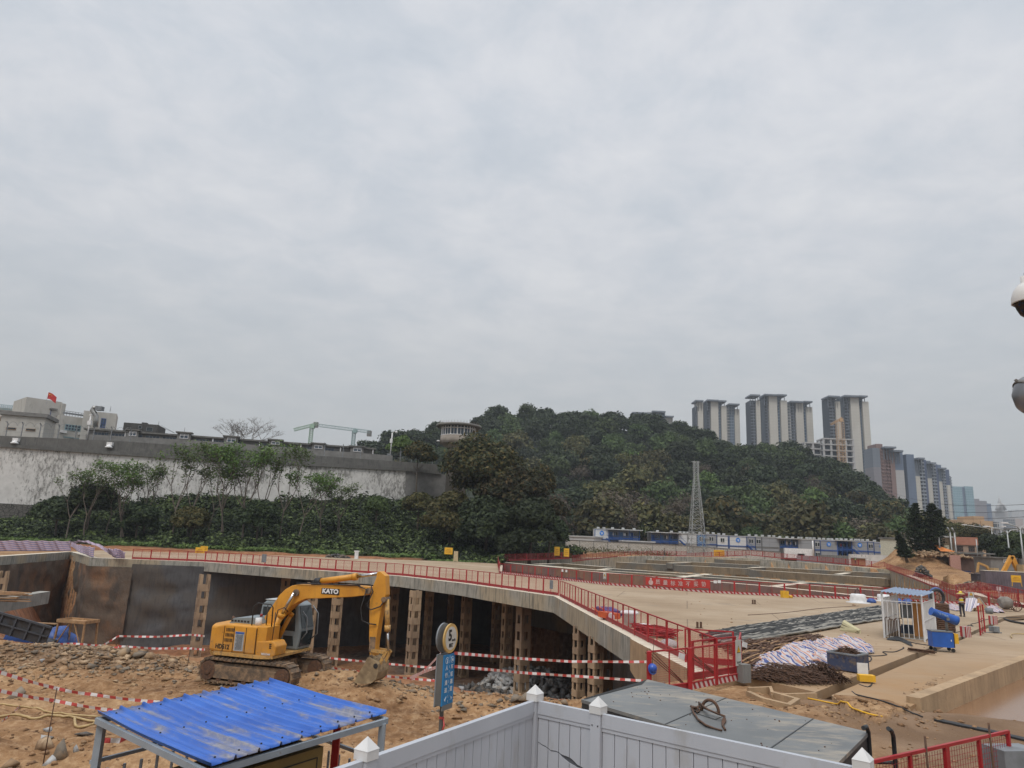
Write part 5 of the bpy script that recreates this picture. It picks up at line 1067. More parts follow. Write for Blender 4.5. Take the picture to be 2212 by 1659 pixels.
def long_wall(tops, d, h, name, mat_, lab, th=.35, cop=None):
 P = [Y(x, y, dd_) for x, y, dd_ in tops]; t = thing(name, lab, 'wall', (P[0].x, P[0].y, P[0].z-h)); m = MB(); c = MB()
 for a, b in zip(P[:-1], P[1:]):
  a0, b0 = a-Vector((0, 0, h)), b-Vector((0, 0, h)); m.hexa([a0, b0, b0+Vector((0, th, 0)), a0+Vector((0, th, 0)), a, b, b+Vector((0, th, 0)), a+Vector((0, th, 0))])
  if cop: c.hexa([q+Vector((0, e, z)) for z in (0.003, .16) for q, e in ((a, -.1), (b, -.1), (b, th+.1), (a, th+.1))])
 wbuild(m, 'wall_face', mat_, t)
 if cop: wbuild(c, 'coping', cop, t)
 if mat_ is MT['peel']: return t
 n = 13; m = MB()
 for k in range(n+1):
  q = P[0].lerp(P[-1], k/n) if len(P) == 2 else P[min(int(k/n*(len(P)-1)), len(P)-2)].lerp(P[min(int(k/n*(len(P)-1)), len(P)-2)+1], (k/n*(len(P)-1)) % 1 if k < n else 1); m.box((q.x, q.y-.02, q.z-h/2), (.16, .12, h))
 wbuild(m, 'piers', MT['plaster'], t); return t
long_wall([(*K4(110, 298), 187), (*K4(700, 328), 187), (*K4(1690, 376), 187), (*K5(0, 326), 187), (*K5(735, 370), 187)], 187, 4.6, 'brick_wall', MT['wbrick'], 'long whitewashed brick wall in front of the blue site cabins', cop=MT['plaster'])
long_wall([(*K5(1185, 400), 186), (*K5(1540, 412), 186)], 186, 3, 'brick_wall', MT['gbrick'], 'grey brick wall under the black beam below the blue cabins')
long_wall([(*K5(1545, 392), 184), (*K5(1960, 405), 176), (*K5(2380, 440), 166)], 180, 3.6, 'rendered_wall', MT['peel'], 'patchy white rendered wall behind the big earth mound')
KR = lambda x, y: (1897.5+x/7.034, 1084.3+y/7.034)
long_wall([(*KR(640, 845), 165), (*KR(1120, 880), 160), (*KR(1560, 890), 155)], 160, 3.0, 'block_wall', MT['gbrick'], 'grey concrete block wall before the canteen', cop=MT['plaster'])
MT['cabw'] = facade('white_cabin_panel', (.55, .56, .56)); MT['cabg2'] = facade('grey_cabin_panel', (.27, .28, .295)); MT['cabb'] = paint('blue_cabin_frame', (.02, .075, .26), .5); MT['cabl'] = paint('light_blue_door', (.10, .22, .42), .5); MT['roofw'] = simple('pale_cabin_roof', (.48, .49, .48), (.36, .36, .35), .4, .7); MT['logo'] = simple('round_blue_badge', (.02, .20, .65))
def cabin(K, x0, x1, y0, kind, lab, d=202, wall='cabg2', frame='cabb', logo=False, grp='blue framed site cabins', acs=2):
 a, b = Y(*K(x0, y0), d), Y(*K(x1, y0+(x1-x0)*.03), d); L = b.x-a.x; zt = a.z; H1 = 2.75; zb = zt-2*H1; t = thing('site_cabin', lab, 'cabin', (a.x, d, zb), 0, grp); H = 2*H1; W_ = MB()
 if kind == 'gallery':
  W_.box((L/2, 4.2, H/2), (L, 4.6, H)).build('wall', MT[wall], t)
  MB().box((L/2, 2.2, H+.1), (L+1.6, 6.2, .22)).build('roof', MT['roofw'], t)
  n = max(3, round(L/3)); rr_ = random.Random(int(x0))
  for s in range(2):
   m = MB(); z = s*H1; m.box((L/2, .9, z+.06), (L, 2.0, .16)).build('gallery_floor', MT['cabb'], t); m = MB()
   for k in range(int(L/.35)): m.box((k*.35+.1, .0, z+.6), (.04, .04, 1.0))
   m.box((L/2, 0, z+1.12), (L, .08, .09)); m.box((L/2, 0, z+.5), (L, .03, .35)).build('railing', MT['cabb'], t)
   for k in range(n):
    x = (k+.5)*L/n; MB().box((x-.5, 1.85, z+1.15), (.95, .08, 2.0)).build('door', MT['cabl' if rr_.random() < .4 else 'cabb'], t); w = MB().box((x+.75, 1.85, z+1.6), (.9, .08, .95)).build('window', MT['glass'], t); MB().box((x+.75, 1.80, z+1.6), (.06, .06, .95)).build('window_bar', MT['white'], w)
  m = MB()
  for k in range(n+1): m.box((k*L/n, 0, H/2), (.14, .14, H))
  m.build('gallery_posts', MT['cabb'], t)
  for k in range(n*2):
   if rr_.random() < .75: c_ = [(.5, .5, .52), (.35, .04, .05), (.04, .05, .10), (.20, .26, .34), (.55, .48, .42)][rr_.randrange(5)]; key = 'cloth%s' % (c_,); MT.setdefault(key, simple('hung_cloth', c_)); o = MB().box((a.x+rr_.uniform(.5, L-.5), d+.3, zb+H1+1.55), (rr_.uniform(.3, .6), .06, rr_.uniform(.6, 1.0))).build('laundry', MT[key]); tag(o, 'piece of washing hung on the upper gallery of a site cabin', 'washing', 'washing on the galleries')
 else:
  W_.box((L/2, 2.5, H/2), (L-.1, 5, H)).build('wall', MT[wall], t); MB().box((L/2, 2.5, H+.08), (L, 5.2, .2)).build('roof', MT['roofw'], t); m = MB()
  for x in ([0, L/2, L] if L > 5 else [0, L]): m.box((x, -.02, H/2), (.16, .16, H))
  for z in (.0, H1-.1, H1+.12, H-.1): m.box((L/2, -.021, z+.05), (L, .15, .14))
  m.build('frame', MT[frame], t)
  if kind == 'window':
   for s in range(2):
    for k in range(max(1, round(L/3))): x = (k+.5)*L/max(1, round(L/3)); w = MB().box((x, -.03, s*H1+1.55), (1.0, .08, 1.15)).build('window', MT['glass'], t); MB().box((x, -.09, s*H1+1.55), (.07, .05, 1.2)).box((x, -.09, s*H1+1.0), (1.1, .05, .08)).box((x, -.09, s*H1+2.1), (1.1, .05, .08)).build('window_frame', MT['white'], w)
  if logo: M_ = Matrix.Rotation(R(90), 3, 'X'); MB().lathe((L/2, -.06, H1+1.75), [(.62, 0), (.62, .05)], 24, True, M_).build('badge', MT['logo'], t); m = MB(); m.box((L/2-.02, -.13, H1+1.85), (.7, .02, .14)).box((L/2, -.13, H1+1.6), (.16, .02, .4)).box((L/2+.1, -.131, H1+1.55), (.5, .02, .10)).build('badge_sign', MT['white'], t)
 rr_ = random.Random(int(x0)+5)
 for k in range(acs): x = (k+.5)*L/max(1, acs)+rr_.uniform(-.3, .3); MB().box((x, 1.5, H+.50), (.75, .4, .42)).box((x-.25, 1.5, H+.26), (.06, .3, .2)).box((x+.25, 1.5, H+.26), (.06, .3, .2)).build('air_conditioner', MT['roofw'], t)
 return t
CB = [(K4, 490, 668, 158, 'panel', 'white cabin end with a blue badge, leftmost two-storey block', 'cabw', 'cabb', True, 2), (K4, 670, 1068, 162, 'gallery', 'blue galleried cabin block left of the palm, washing hung out', 'cabg2', 'cabb', False, 3),
  (K4, 1225, 1570, 200, 'gallery', 'blue galleried cabin block right of the palm', 'cabg2', 'cabb', False, 2), (K4, 1572, 1808, 217, 'panel', 'blank grey cabin end just left of the lattice tower', 'cabw', 'plaster', False, 4),
  (K4, 1812, 1922, 226, 'window', 'blue grey cabin behind the lattice tower legs', 'cabl', 'cabb', False, 1), (K4, 1925, 2066, 226, 'window', 'grey cabin with windows right of the lattice tower', 'cabg2', 'cabb', False, 2), (K4, 2068, 2215, 240, 'window', 'whitish cabin with a window left of the white badge panel', 'cabw', 'cabb', False, 2),
  (K5, 78, 290, 172, 'panel', 'white cabin panel with a round blue badge beside the tower', 'cabw', 'cabb', True, 1), (K5, 292, 396, 178, 'window', 'blue cabin with outside stair right of the white badge panel', 'cabg2', 'cabb', False, 1), (K5, 398, 473, 183, 'window', 'narrow grey cabin with one window beside the stair', 'cabg2', 'plaster', False, 1),
  (K5, 475, 688, 186, 'panel', 'plain grey double cabin panel left of the blue doors', 'cabg2', 'plaster', False, 3), (K5, 690, 918, 202, 'gallery', 'cabin block with bright blue doors behind the white gate portal', 'cabg2', 'cabb', False, 3), (K5, 920, 1118, 211, 'panel', 'plain grey double cabin panel right of the blue doors', 'cabg2', 'plaster', False, 4), (K5, 1120, 1188, 219, 'window', 'narrow cabin with one dark window near the white mast', 'cabg2', 'cabb', False, 1),
  (K5, 1190, 1398, 223, 'panel', 'bright blue framed grey cabin with badge, left of the last gallery', 'cabg2', 'bluep', True, 4), (K5, 1400, 1574, 228, 'gallery', 'bright blue gallery with orange washing, last gallery on the right', 'cabb', 'cabb', False, 3), (K5, 1576, 1768, 233, 'panel', 'bright blue framed grey cabin with badge, right of the last gallery', 'cabg2', 'bluep', True, 4),
  (K5, 1770, 1844, 240, 'window', 'narrow blue framed cabin with a dark window near the right end', 'cabg2', 'bluep', False, 1), (K5, 1846, 2036, 249, 'panel', 'blue framed grey cabin with badge at the right end of the row', 'cabg2', 'bluep', True, 2)]
for K, x0, x1, y0, kd, lab, wl, fr_, lg, ac in CB: cabin(K, x0, x1, y0, kd, lab, 202, wl, fr_, lg, acs=ac)
f, t = house('site_shed', 'low white roofed shed at the left end of the camp', K4(110, 236), K4(485, 250), 200, 1, 6, MT['cabw'], MT['roofw'])
f, t = house('site_shed', 'low flat shed with a pale roof between the galleried blocks', K4(850, 300), K4(1258, 312), 193, 1, 5, MT['plaster'], MT['roofw'])
for K, x, y, l in ((K4, 640, 275, 'left galleried block'), (K4, 1590, 300, 'grey end left of the lattice tower'), (K5, 300, 280, 'white badge panel'), (K5, 1600, 330, 'last gallery')):
 p = Y(*K(x, y), 200.5); m = MB().bar(p, p+Vector((3.2, 0, -2.8)), .12, .3).bar(p+Vector((0, .9, 0)), p+Vector((3.2, .9, -2.8)), .12, .3).bar(p+Vector((0, 0, 1)), p+Vector((3.2, 0, -1.8)), .08)
 for k in range(9): m.box(p+Vector((.35*k+.2, .45, -.31*k-.1)), (.28, .8, .05))
 o = m.build('steel_stair', MT['cabb']); tag(o, 'blue outside steel stair beside the ' + l, 'stair', 'outside stairs of the camp')
tb_ = Y(1506, 1196, 180); t = thing('lattice_mast', 'tall tapering galvanised lattice tower with its top before the hill', 'pylon', tb_); MT['galv'] = simple('galvanised_steel', (.42, .44, .43), (.30, .31, .31), 1, .5, .5)
Ht = Y(1503, 996, 180).z-tb_.z; n = 17; m = [MB() for _ in range(4)]; br_ = MB()
wid = lambda h: lerp(2.0, .55, min(1, h/(Ht*.8)))
zs_ = [Ht*(1-(1-k/n)**1.35) for k in range(n+1)]
for ci, (sx, sy) in enumerate(((-1, -1), (1, -1), (1, 1), (-1, 1))):
 for k in range(n): a, b = zs_[k], zs_[k+1]; m[ci].bar((sx*wid(a), sy*wid(a), a), (sx*wid(b), sy*wid(b), b), .13)
 m[ci].build('leg', MT['galv'], t)
CC = ((-1, -1), (1, -1), (1, 1), (-1, 1))
for k in range(n):
 a, b = zs_[k], zs_[k+1]; wa, wb_ = wid(a), wid(b)
 for i in range(4):
  p, q = CC[i], CC[(i+1) % 4]; br_.bar((p[0]*wa, p[1]*wa, a), (q[0]*wb_, q[1]*wb_, b), .065); br_.bar((q[0]*wa, q[1]*wa, a), (p[0]*wb_, p[1]*wb_, b), .065); br_.bar((p[0]*wa, p[1]*wa, a), (q[0]*wa, q[1]*wa, a), .065)
br_.bar((-1.1, 0, Ht-.2), (1.1, 0, Ht-.2), .12).bar((-.9, 0, Ht-1.6), (.9, 0, Ht-1.6), .1); br_.build('bracing', MT['galv'], t); m = MB()
for h in (2.2, 4.4, 6.0):
 m.box((-1.7, -2.4, h), (1.6, .9, .08)); m.box((1.5, -2.4, h-.7), (1.9, .9, .08))
 for k in range(5): m.box((-2.4+k*.35, -2.8, h+.5), (.06, .06, 1.0))
m.box((2.0, -2.2, 3.0), (.9, .6, 1.2)); m.build('platforms', MT['galv'], t)
f, t = house('gate_portal', 'white framed gate portal with grey shutters in front of the cabins', K5(760, 322), K5(1075, 342), 184, 1, 3, MT['plaster2'])
wbuild(f.box(f.box(f.box(MB(), -.3, f.L+.3, f.zt-1.15, f.zt+.1, 0, .9), -.3, 2.8, f.zt-2.3, f.zt-1.15, .0, .88), f.L-1.9, f.L+.3, f.zt-2.9, f.zt-1.15, .0, .88), 'white_surround', MT['white'], t); f.win(f.L-1.5, f.L-.3, f.zt-2.2, f.zt-1.3, t, MT['plaster'], MT['glass'], 2)
f, t = house('sheet_fence', 'grey corrugated sheet hoarding below the white portal', K5(905, 410), K5(1180, 425), 183, 1, .2, MT['grey']); f, t = house('rusty_gate', 'brown rusty sheet gate left of the grey hoarding', K5(760, 388), K5(905, 400), 183.5, 1, .2, MT['rust'])
pole('camera_mast', 'white mast with cabinet rising before the blue cabins', 1108, 228, 420, 182, .18, 'pole', K5)
f, t = house('pale_house', 'low pale yellow house behind the small leaning conifer', KR(20, 535), KR(445, 545), 182, 0, 8, simple('pale_yellow_render', (.55, .53, .42)), MT['roofd'], .3, .4)
f, t = house('hut', 'small wooden hut with a pale roof at the foot of the white wall', K5(1640, 432), K5(1745, 440), 172, 1.2, 3, MT['wood'], MT['roofw'], .4, .2)
MT['terra'] = simple('terracotta_fascia', (.42, .19, .13), (.34, .15, .10), .8, .8); MT['brnw'] = simple('dark_brown_wall', (.16, .10, .08), (.10, .065, .055), .8, .9); MT['oran'] = simple('orange_awning', (.62, .20, .04), (.5, .16, .03), 1, .7)
f, t = house('canteen', 'two-storey canteen with a terracotta roof band and orange awning', KR(1130, 530), KR(1480, 540), 152, 0, 9, MT['brnw'], MT['terra'], .3, 1.6)
wbuild(f.box(MB(), 0, f.L, f.zt-3.1, f.zt-1.6, -8.9, .04), 'upper_wall', simple('sandy_wall', (.38, .27, .20)), t)
for k in range(2): f.win(.6+k*f.L*.5, f.L*.5-.4+k*f.L*.5, f.zt-2.9, f.zt-1.85, t, MT['brnw'], MT['glass'], 3)
wbuild(f.box(MB(), -3.5, f.L+3.0, f.zt-3.35, f.zt-3.1, 0, 1.6), 'balcony_slab', MT['plaster'], t); wbuild(f.box(MB(), f.L*.6, f.L*.85, f.zt-4.6, f.zt-3.7, 0, .4), 'air_conditioner', MT['white'], t)
g, t3 = house('canteen_annex', 'ochre clad annex with steel flues left of the terracotta band', KR(945, 512), KR(1128, 522), 150, 0, 6, simple('ochre_sheet', (.17, .12, .07)), MT['roofw'], .1, .3)
wbuild(g.box(MB(), .3, 1.6, g.zt-3.0, g.zt-1.9, 0, .4), 'cream_box', simple('cream_box', (.5, .46, .34)), t3)
for k in range(2): u = 2.2+k*1.2; wbuild(MB().cyl(g.p(u, 0, .4), g.p(u, g.zt+.9, .4), .17, 10).tube([g.p(u, g.zt+.8, .4), g.p(u-.6, g.zt+1.7, .4)], .17, 10), 'flue', MT['duct'], t3)
a, b = Y(*KR(940, 665), 147), Y(*KR(1110, 755), 147); m = MB(); m.hexa([Vector(p) for p in ((a.x, 147, b.z), (b.x, 146, b.z), (b.x, 146.1, b.z+.1), (a.x, 147.1, b.z+.1), (a.x, 149, a.z), (b.x-1.6, 149, a.z), (b.x-1.6, 149.1, a.z+.1), (a.x, 149.1, a.z+.1))]); o = m.build('awning', MT['oran']); tag(o, 'faded orange sloping awning on the canteen annex', 'awning')
f, t = house('dark_lean_to', 'long dark lean-to below the canteen with a pink end wall', KR(1150, 765), KR(1560, 800), 148, 0, 4, MT['brnw'], MT['roofd'], .3, .25); f, t = house('pink_wall', 'pink rendered wall piece before the canteen lean-to', KR(1085, 805), KR(1242, 812), 146, 0, .4, simple('pink_render', (.45, .25, .20)))
f, t = house('grey_shed', 'long grey shed with a small white window left of the right-hand digger', KR(1700, 830), KR(2075, 850), 140, 0, 5, MT['plaster'], MT['roofd'], .3, .25); f.window(*KR(1900, 875), *KR(1945, 925), t)
pole('utility_pole', 'grey concrete pole rising left of the canteen', 945, 540, 850, 148, .16, 'pole', KR, MT['plaster']); pole('utility_pole', 'thin pole right of the canteen', 1515, 570, 880, 146, .10, 'pole', KR, MT['galv'])
a, b = Y(*KT(1700, 1165), 260), Y(*KT(2300, 1150), 260); t = thing('overpass', 'dark elevated road with railings behind the street lamps', 'bridge', (a.x, 260, 0)); wbuild(MB().hexa([Vector(p) for p in ((a.x, 260, a.z-6), (b.x, 262, b.z-6), (b.x, 270, b.z-6), (a.x, 268, a.z-6), (a.x, 260, a.z-4), (b.x, 262, b.z-4), (b.x, 270, b.z-4), (a.x, 268, a.z-4))]), 'deck_beam', MT['plaster2'], t)
m = MB()
for k in range(18): q = a.lerp(b, k/17); m.box((q.x, 260.5, q.z-2.4), (.9 if k % 3 == 0 else .3, .3, 4.2))
wbuild(m, 'railing_posts', MT['grey'], t); wbuild(MB().bar(a+Vector((0, .5, 0)), b+Vector((0, .5, 0)), .5), 'top_rail', MT['plaster2'], t); m = MB()
for k in range(5): q = a.lerp(b, (k+.5)/5); m.box((q.x, 264, q.z/2-3), (1.6, 1.6, q.z-5))
wbuild(m, 'pier', MT['plaster'], t)
def street_lamp(x, y0, y1, d, lab, arms=((-1, .5), (1, .35))):
 top = Y(*KT(x, y0), d); b = Vector((top.x, top.y, 0)); t = thing('street_lamp', lab, 'lamp', b, 0, 'double armed street lamps'); wbuild(MB().tube([b, top], .2, 8, True, .12), 'pole', MT['galv'], t)
 for s, l in arms: e = top+Vector((s*4.2*l*2, 0, .7)); wbuild(MB().tube([top-Vector((0, 0, .6)), top+Vector((s*1.5*l, 0, .1)), e], .11, 6), 'arm', MT['galv'], t); wbuild(MB().box(e, (1.3, .4, .25)), 'lamp_head', MT['white'], t)
street_lamp(1845, 1150, 0, 200, 'white street lamp above the olive street trees, leftmost', ((-1, .9), (1, .4))); street_lamp(2020, 1175, 0, 150, 'white street lamp with its arms out, middle one', ((1, .5), (-1, .5))); street_lamp(2165, 1135, 0, 140, 'white street lamp nearest the right picture edge', ((-1, .35), (1, .3)))
for i, (y0, y1, l) in enumerate(((742, 797, 'highest'), (830, 858, 'second'), (905, 925, 'lowest'))):
 a, b = Y(*KT(700, y0-4), 320), Y(*KT(2900, y1+40), 120); pts = [a.lerp(b, k/20)-Vector((0, 0, 3.0*math.sin(math.pi*k/20))) for k in range(21)]; o = MB().tube(pts, .045, 4).build('power_line', MT['dark']); tag(o, 'thin black overhead line crossing the towers at the right, %s one' % l, 'wire', 'overhead power lines')
def muddy_yellow():
 m, nt, b = base('spattered_machine_yellow', .45); v = coords(nt, 'World'); g = nt.nodes.new('ShaderNodeNewGeometry'); s = nt.nodes.new('ShaderNodeSeparateXYZ'); nt.links.new(g.outputs['Position'], s.inputs[0])
 c = ramp(nt, noise(nt, v, 1.6, 6), [(.3, (.50, .215, .022)), (.7, (.66, .31, .035))])
 c = mix(nt, ramp(nt, noise(nt, v, 7, 9, .72), [(.62, (0, 0, 0)), (.68, (.9, .9, .9))]), c, (.16, .08, .035))
 hgt_ = mth(nt, 'DIVIDE', mth(nt, 'SUBTRACT', .55, s.outputs[2]), 1.1, True); f = mth(nt, 'MULTIPLY', ramp(nt, noise(nt, v, 3.5, 9, .7), [(.40, (0, 0, 0)), (.58, (1, 1, 1))]), hgt_, True)
 c = mix(nt, f, c, (.30, .20, .12)); vs = coords(nt, 'World', (3, 3, .3)); c = mix(nt, mth(nt, 'MULTIPLY', ramp(nt, noise(nt, vs, 2.5, 8, .65), [(.55, (0, 0, 0)), (.75, (1, 1, 1))]), .5), c, (.27, .15, .05))
 nt.links.new(c, b.inputs['Base Color']); return m
MT['yel'] = muddy_yellow()
EX = thing('excavator', 'mud spattered yellow crawler excavator with its bucket resting on the earth', 'excavator', (-8.2, 26.6, -1.0), R(-17))
def exb(mb, name, mat_, par=None, **k): return mb.build(name, mat_, par or EX, origin=(0, 0, 0) if False else None, **k)
def track(y, lab):
 m = MB(); r, L = .36, 1.45; path = []
 for k in range(9): a = math.pi/2+math.pi*k/8; path.append((-L+r*math.cos(a), r+r*math.sin(a)*.98+.02))
 for k in range(9): a = -math.pi/2+math.pi*k/8; path.append((L+r*math.cos(a), r+r*math.sin(a)*.98+.02))
 P2 = [Vector((p[0], 0, p[1])) for p in path]; P2.append(P2[0]); tot = sum((b-a).length for a, b in zip(P2, P2[1:])); n = 46; step = tot/n; s = 0; i = 0; acc = 0
 belt = MB()
 for p_, q_ in zip(P2[:-1], P2[1:]): belt.bar(p_+Vector((0, y, 0)), q_+Vector((0, y, 0)), .5, .07, up=(0, 0, 1) if abs((q_-p_).normalized().z) < .9 else (1, 0, 0))
 belt.box((0, y, r+.02), (2*L, .30, .46)); b = belt.build('track_belt', MT['steel'], EX)
 g = MB()
 for k in range(n):
  d = k*step; j = 0; a_ = 0
  while a_+(P2[j+1]-P2[j]).length < d: a_ += (P2[j+1]-P2[j]).length; j += 1
  t_ = (P2[j+1]-P2[j]).normalized(); q = P2[j]+t_*(d-a_); nn = Vector((-t_.z, 0, t_.x)); nn = -nn if nn.dot(q-Vector((max(-L, min(L, q.x)), 0, r))) < 0 else nn
  q = q+nn*.03; g.bar((q.x, y-.27, q.z), (q.x, y+.27, q.z), .055, .07, up=nn)
 g.build('track_shoes', MT['steel'], b); f = MB()
 f.prism([(-L+.25, .14), (L-.2, .12), (L-.1, .5), (-L+.2, .56)], lambda x, z: (x, y-.275, z), lambda x, z: (x, y+.275, z)); f.build('side_frame', MT['steel'], b)
 for x, rr2 in ((-L, .30), (L, .27)): MB().cyl((x, y-.28, r), (x, y+.28, r), rr2, 20).cyl((x, y-.31, r), (x, y+.31, r), .13, 12).build('sprocket' if x < 0 else 'idler_wheel', MT['rust'], b)
 m = MB()
 for k in range(6): x = -L+.45+k*.5; m.cyl((x, y-.26, .12), (x, y+.26, .12), .09, 10)
 m.build('rollers', MT['rust'], b)
track(-1.0, 'right'); track(1.0, 'left')
MB().box((0, 0, .5), (1.5, 1.9, .35)).box((0, 0, .62), (.9, 1.6, .2)).cyl((0, 0, .65), (0, 0, .93), .55, 20).build('undercarriage', MT['steel'], EX)
def bevelled(mb, pts, y0, y1): return mb.prism(pts, lambda x, z: (x, y0, z), lambda x, z: (x, y1, z))
b = bevelled(MB(), [(-1.35, .98), (.28, .98), (.28, 1.88), (-.95, 1.88), (-1.35, 1.80)], -1.2, .15).build('engine_housing', MT['yel'], EX)
mo = b.modifiers.new('bevel', 'BEVEL'); mo.width = .05; mo.segments = 2
cw = [(-1.3+.02, -1.2), (-1.28, 1.2), (-1.6, 1.15), (-1.86, .7), (-1.95, 0), (-1.86, -.7), (-1.6, -1.15)]
b = MB().prism(cw, lambda x, y: (x, y, 1.82), lambda x, y: (x, y, .95)).build('counterweight', MT['yel'], EX); mo = b.modifiers.new('bevel', 'BEVEL'); mo.width = .10; mo.segments = 3
MB().prism(cw, lambda x, y: (x*.985-.005, y*.99, .95), lambda x, y: (x*.96, y*.95, .82)).build('lower_rim', MT['yel2'], EX)
bevelled(MB(), [(-1.35, .86), (.45, .86), (1.0, .90), (1.0, .98), (-1.35, .98)], -1.22, 1.15).build('deck_plate', MT['yel2'], EX)
for x in (-1.02, -.62, -.14, .27): MB().box((x, -1.205, 1.4), (.018, .012, .84)).build('panel_seam', MT['black'], EX)
m = MB()
for r_ in range(3):
 for k in range(6): m.bar((-.93+k*.055+r_*-.015, -1.207, 1.76-r_*.17), (-.915+k*.055+r_*-.015, -1.207, 1.65-r_*.17), .026, .012, up=(0, 1, 0))
m.build('cooling_louvres', MT['black'], EX)
p = MB().box((-.38, -1.208, 1.36), (.36, .012, .62)).build('notice_plate', simple('pale_notice', (.38, .40, .42), (.30, .32, .34), 8, .6), EX); m = MB()
for k in range(15): m.box((-.38+(.02 if k % 4 == 3 else 0), -1.217, 1.56-k*.033), (.28-(.06 if k % 4 == 3 else 0), .006, .010))
m.build('notice_lines', MT['black'], p); MB().box((-.38, -1.217, 1.63), (.34, .006, .06)).build('notice_header', MT['bluep'], p)
bevelled(MB(), [(.29, 1.05), (.29, 1.86), (.66, 1.88), (.64, 1.40), (.64, 1.05)], -1.18, -.45).build('fuel_tank', MT['yel'], EX)
b = bevelled(MB(), [(.30, .96), (.30, 1.42), (.95, 1.46), (1.08, 1.30), (1.05, 1.0), (.9, .96)], -1.2, -.55).build('tool_box', MT['yel'], EX); mo = b.modifiers.new('bevel', 'BEVEL'); mo.width = .035; mo.segments = 2
m = MB()
for k in range(3): m.box((.86, -1.206, 1.36-k*.06), (.08, .012, .035))
m.build('box_louvres', MT['black'], b)
FR_ = lambda x, z, y=-1.212: facing(Vector((x, y, z)), (1, 0, 0))
text_mesh('HD512', .21, 'model_lettering', MT['black'], EX, FR_(-1.03, 1.14), .003, .004, sx=.9)
text_mesh('REGZAM', .085, 'small_lettering', MT['white'], EX, FR_(.72, 1.03), .003, .002)
bevelled(MB(), [(-1.2, 1.86), (-1.05, 2.03), (-.2, 2.10), (-.05, 1.9), (-.05, 1.86)], -.75, .6).build('grey_hood', MT['cabg'], EX)
m = MB()
for k in range(6): m.box((-1.08+k*.13, -.757, 1.95), (.08, .012, .06))
m.build('hood_slots', MT['black'], EX)
MB().cyl((.05, -.85, 1.86), (.05, -.85, 2.12), .11, 14).build('air_filter', MT['white'], EX); MB().lathe((-.25, -.3, 2.1), [(.05, 0), (.05, .06), (.03, .09)], 10).build('beacon', MT['redd'], EX)
MB().tube([(-.10, -1.0, 1.86), (-.10, -1.0, 2.50), (.05, -1.0, 2.62), (.55, -.95, 2.6), (.6, -.9, 2.5), (.62, -.9, 1.8)], .022, 6).tube([(.3, -.75, 1.9), (.28, -.75, 2.55)], .02, 6).build('hand_rail', MT['dark'], EX)
MB().tube([(-1.15, -.6, 1.86), (-1.15, -.6, 2.0), (-1.2, -.6, 2.08)], [.09, .07, .02], 8).build('exhaust', MT['rust'], EX)
def cab():
 y0, y1 = .28, 1.18; cb = MB(); prof = [(-.70, .98), (.92, .98), (1.0, 1.35), (1.02, 1.7), (.84, 2.5), (.66, 2.60), (-.52, 2.60), (-.68, 2.45), (-.78, 1.75)]
 c = bevelled(cb, prof, y0, y1).build('cab', MT['cabg'], EX); mo = c.modifiers.new('bevel', 'BEVEL'); mo.width = .06; mo.segments = 2
 MB().box((.04, (y0+y1)/2, 2.625), (1.2, .86, .03)).build('cab_roof', simple('pale_cab_roof', (.42, .44, .44)), c)
 for x0, x1, z0, z1 in ((-.60, -.22, 1.75, 2.38), (-.12, .30, 1.75, 2.40), (.40, .80, 1.62, 2.36), (.35, .78, 1.12, 1.45)):
  w = bevelled(MB(), [(x0, z0), (x1, z0), (x1-(.05 if x1 > .7 else 0), z1), (x0, z1)], y0-.012, y0+.02).build('cab_window', MT['glass'], c)
 MB().prism([(y0+.08, 0), (y1-.08, 0), (y1-.08, 1), (y0+.08, 1)], lambda y, t: Vector((1.034, y, 1.72)).lerp(Vector((.862, y, 2.47)), t), lambda y, t: Vector((1.0, y, 1.72)).lerp(Vector((.83, y, 2.47)), t)).build('windscreen', MT['glass'], c)
 MB().prism([(y0+.08, 0), (y1-.08, 0), (y1-.08, 1), (y0+.08, 1)], lambda y, t: Vector((.975, y, 1.1)).lerp(Vector((1.035, y, 1.62)), t), lambda y, t: Vector((.93, y, 1.1)).lerp(Vector((1.0, y, 1.62)), t)).build('lower_windscreen', MT['glass'], c)
 MB().tube([(1.0, y1-.1, 1.3), (1.25, y1-.15, 1.5), (1.22, y1-.15, 2.2), (.95, y1-.1, 2.45)], .022, 6).tube([(1.03, y0+.1, 1.35), (1.22, y0+.1, 1.6), (1.18, y0+.1, 2.1), (.98, y0+.1, 2.3)], .02, 6).build('grab_rail', MT['grey'], c)
cab()
BP = [(-.38, 1.69), (-.30, 1.95), (-.05, 2.25), (.32, 2.85), (.55, 3.07), (.80, 3.21), (1.08, 3.27), (1.79, 3.28), (2.87, 3.36), (3.85, 3.34), (3.90, 3.18), (3.70, 3.05), (3.21, 2.97), (2.02, 2.85), (1.42, 2.80), (1.12, 2.67), (.87, 2.52), (.34, 2.01), (-.10, 1.45), (-.28, 1.42)]
b = bevelled(MB(), BP, -.21, .19).build('boom', MT['yel'], EX); mo = b.modifiers.new('bevel', 'BEVEL'); mo.width = .018; mo.segments = 2
MB().cyl((1.02, -.27, 2.98), (1.02, .25, 2.98), .12, 16).cyl((3.82, -.27, 3.2), (3.82, .25, 3.2), .10, 14).build('boom_pins', MT['steel'], b)
MB().box((2.36, -.216, 3.10), (.70, .010, .20)).build('name_plate', MT['black'], b); text_mesh('KATO', .205, 'maker_lettering', MT['white'], b, FR_(2.36, 3.10, -.226), .003, .010, sx=1.12)
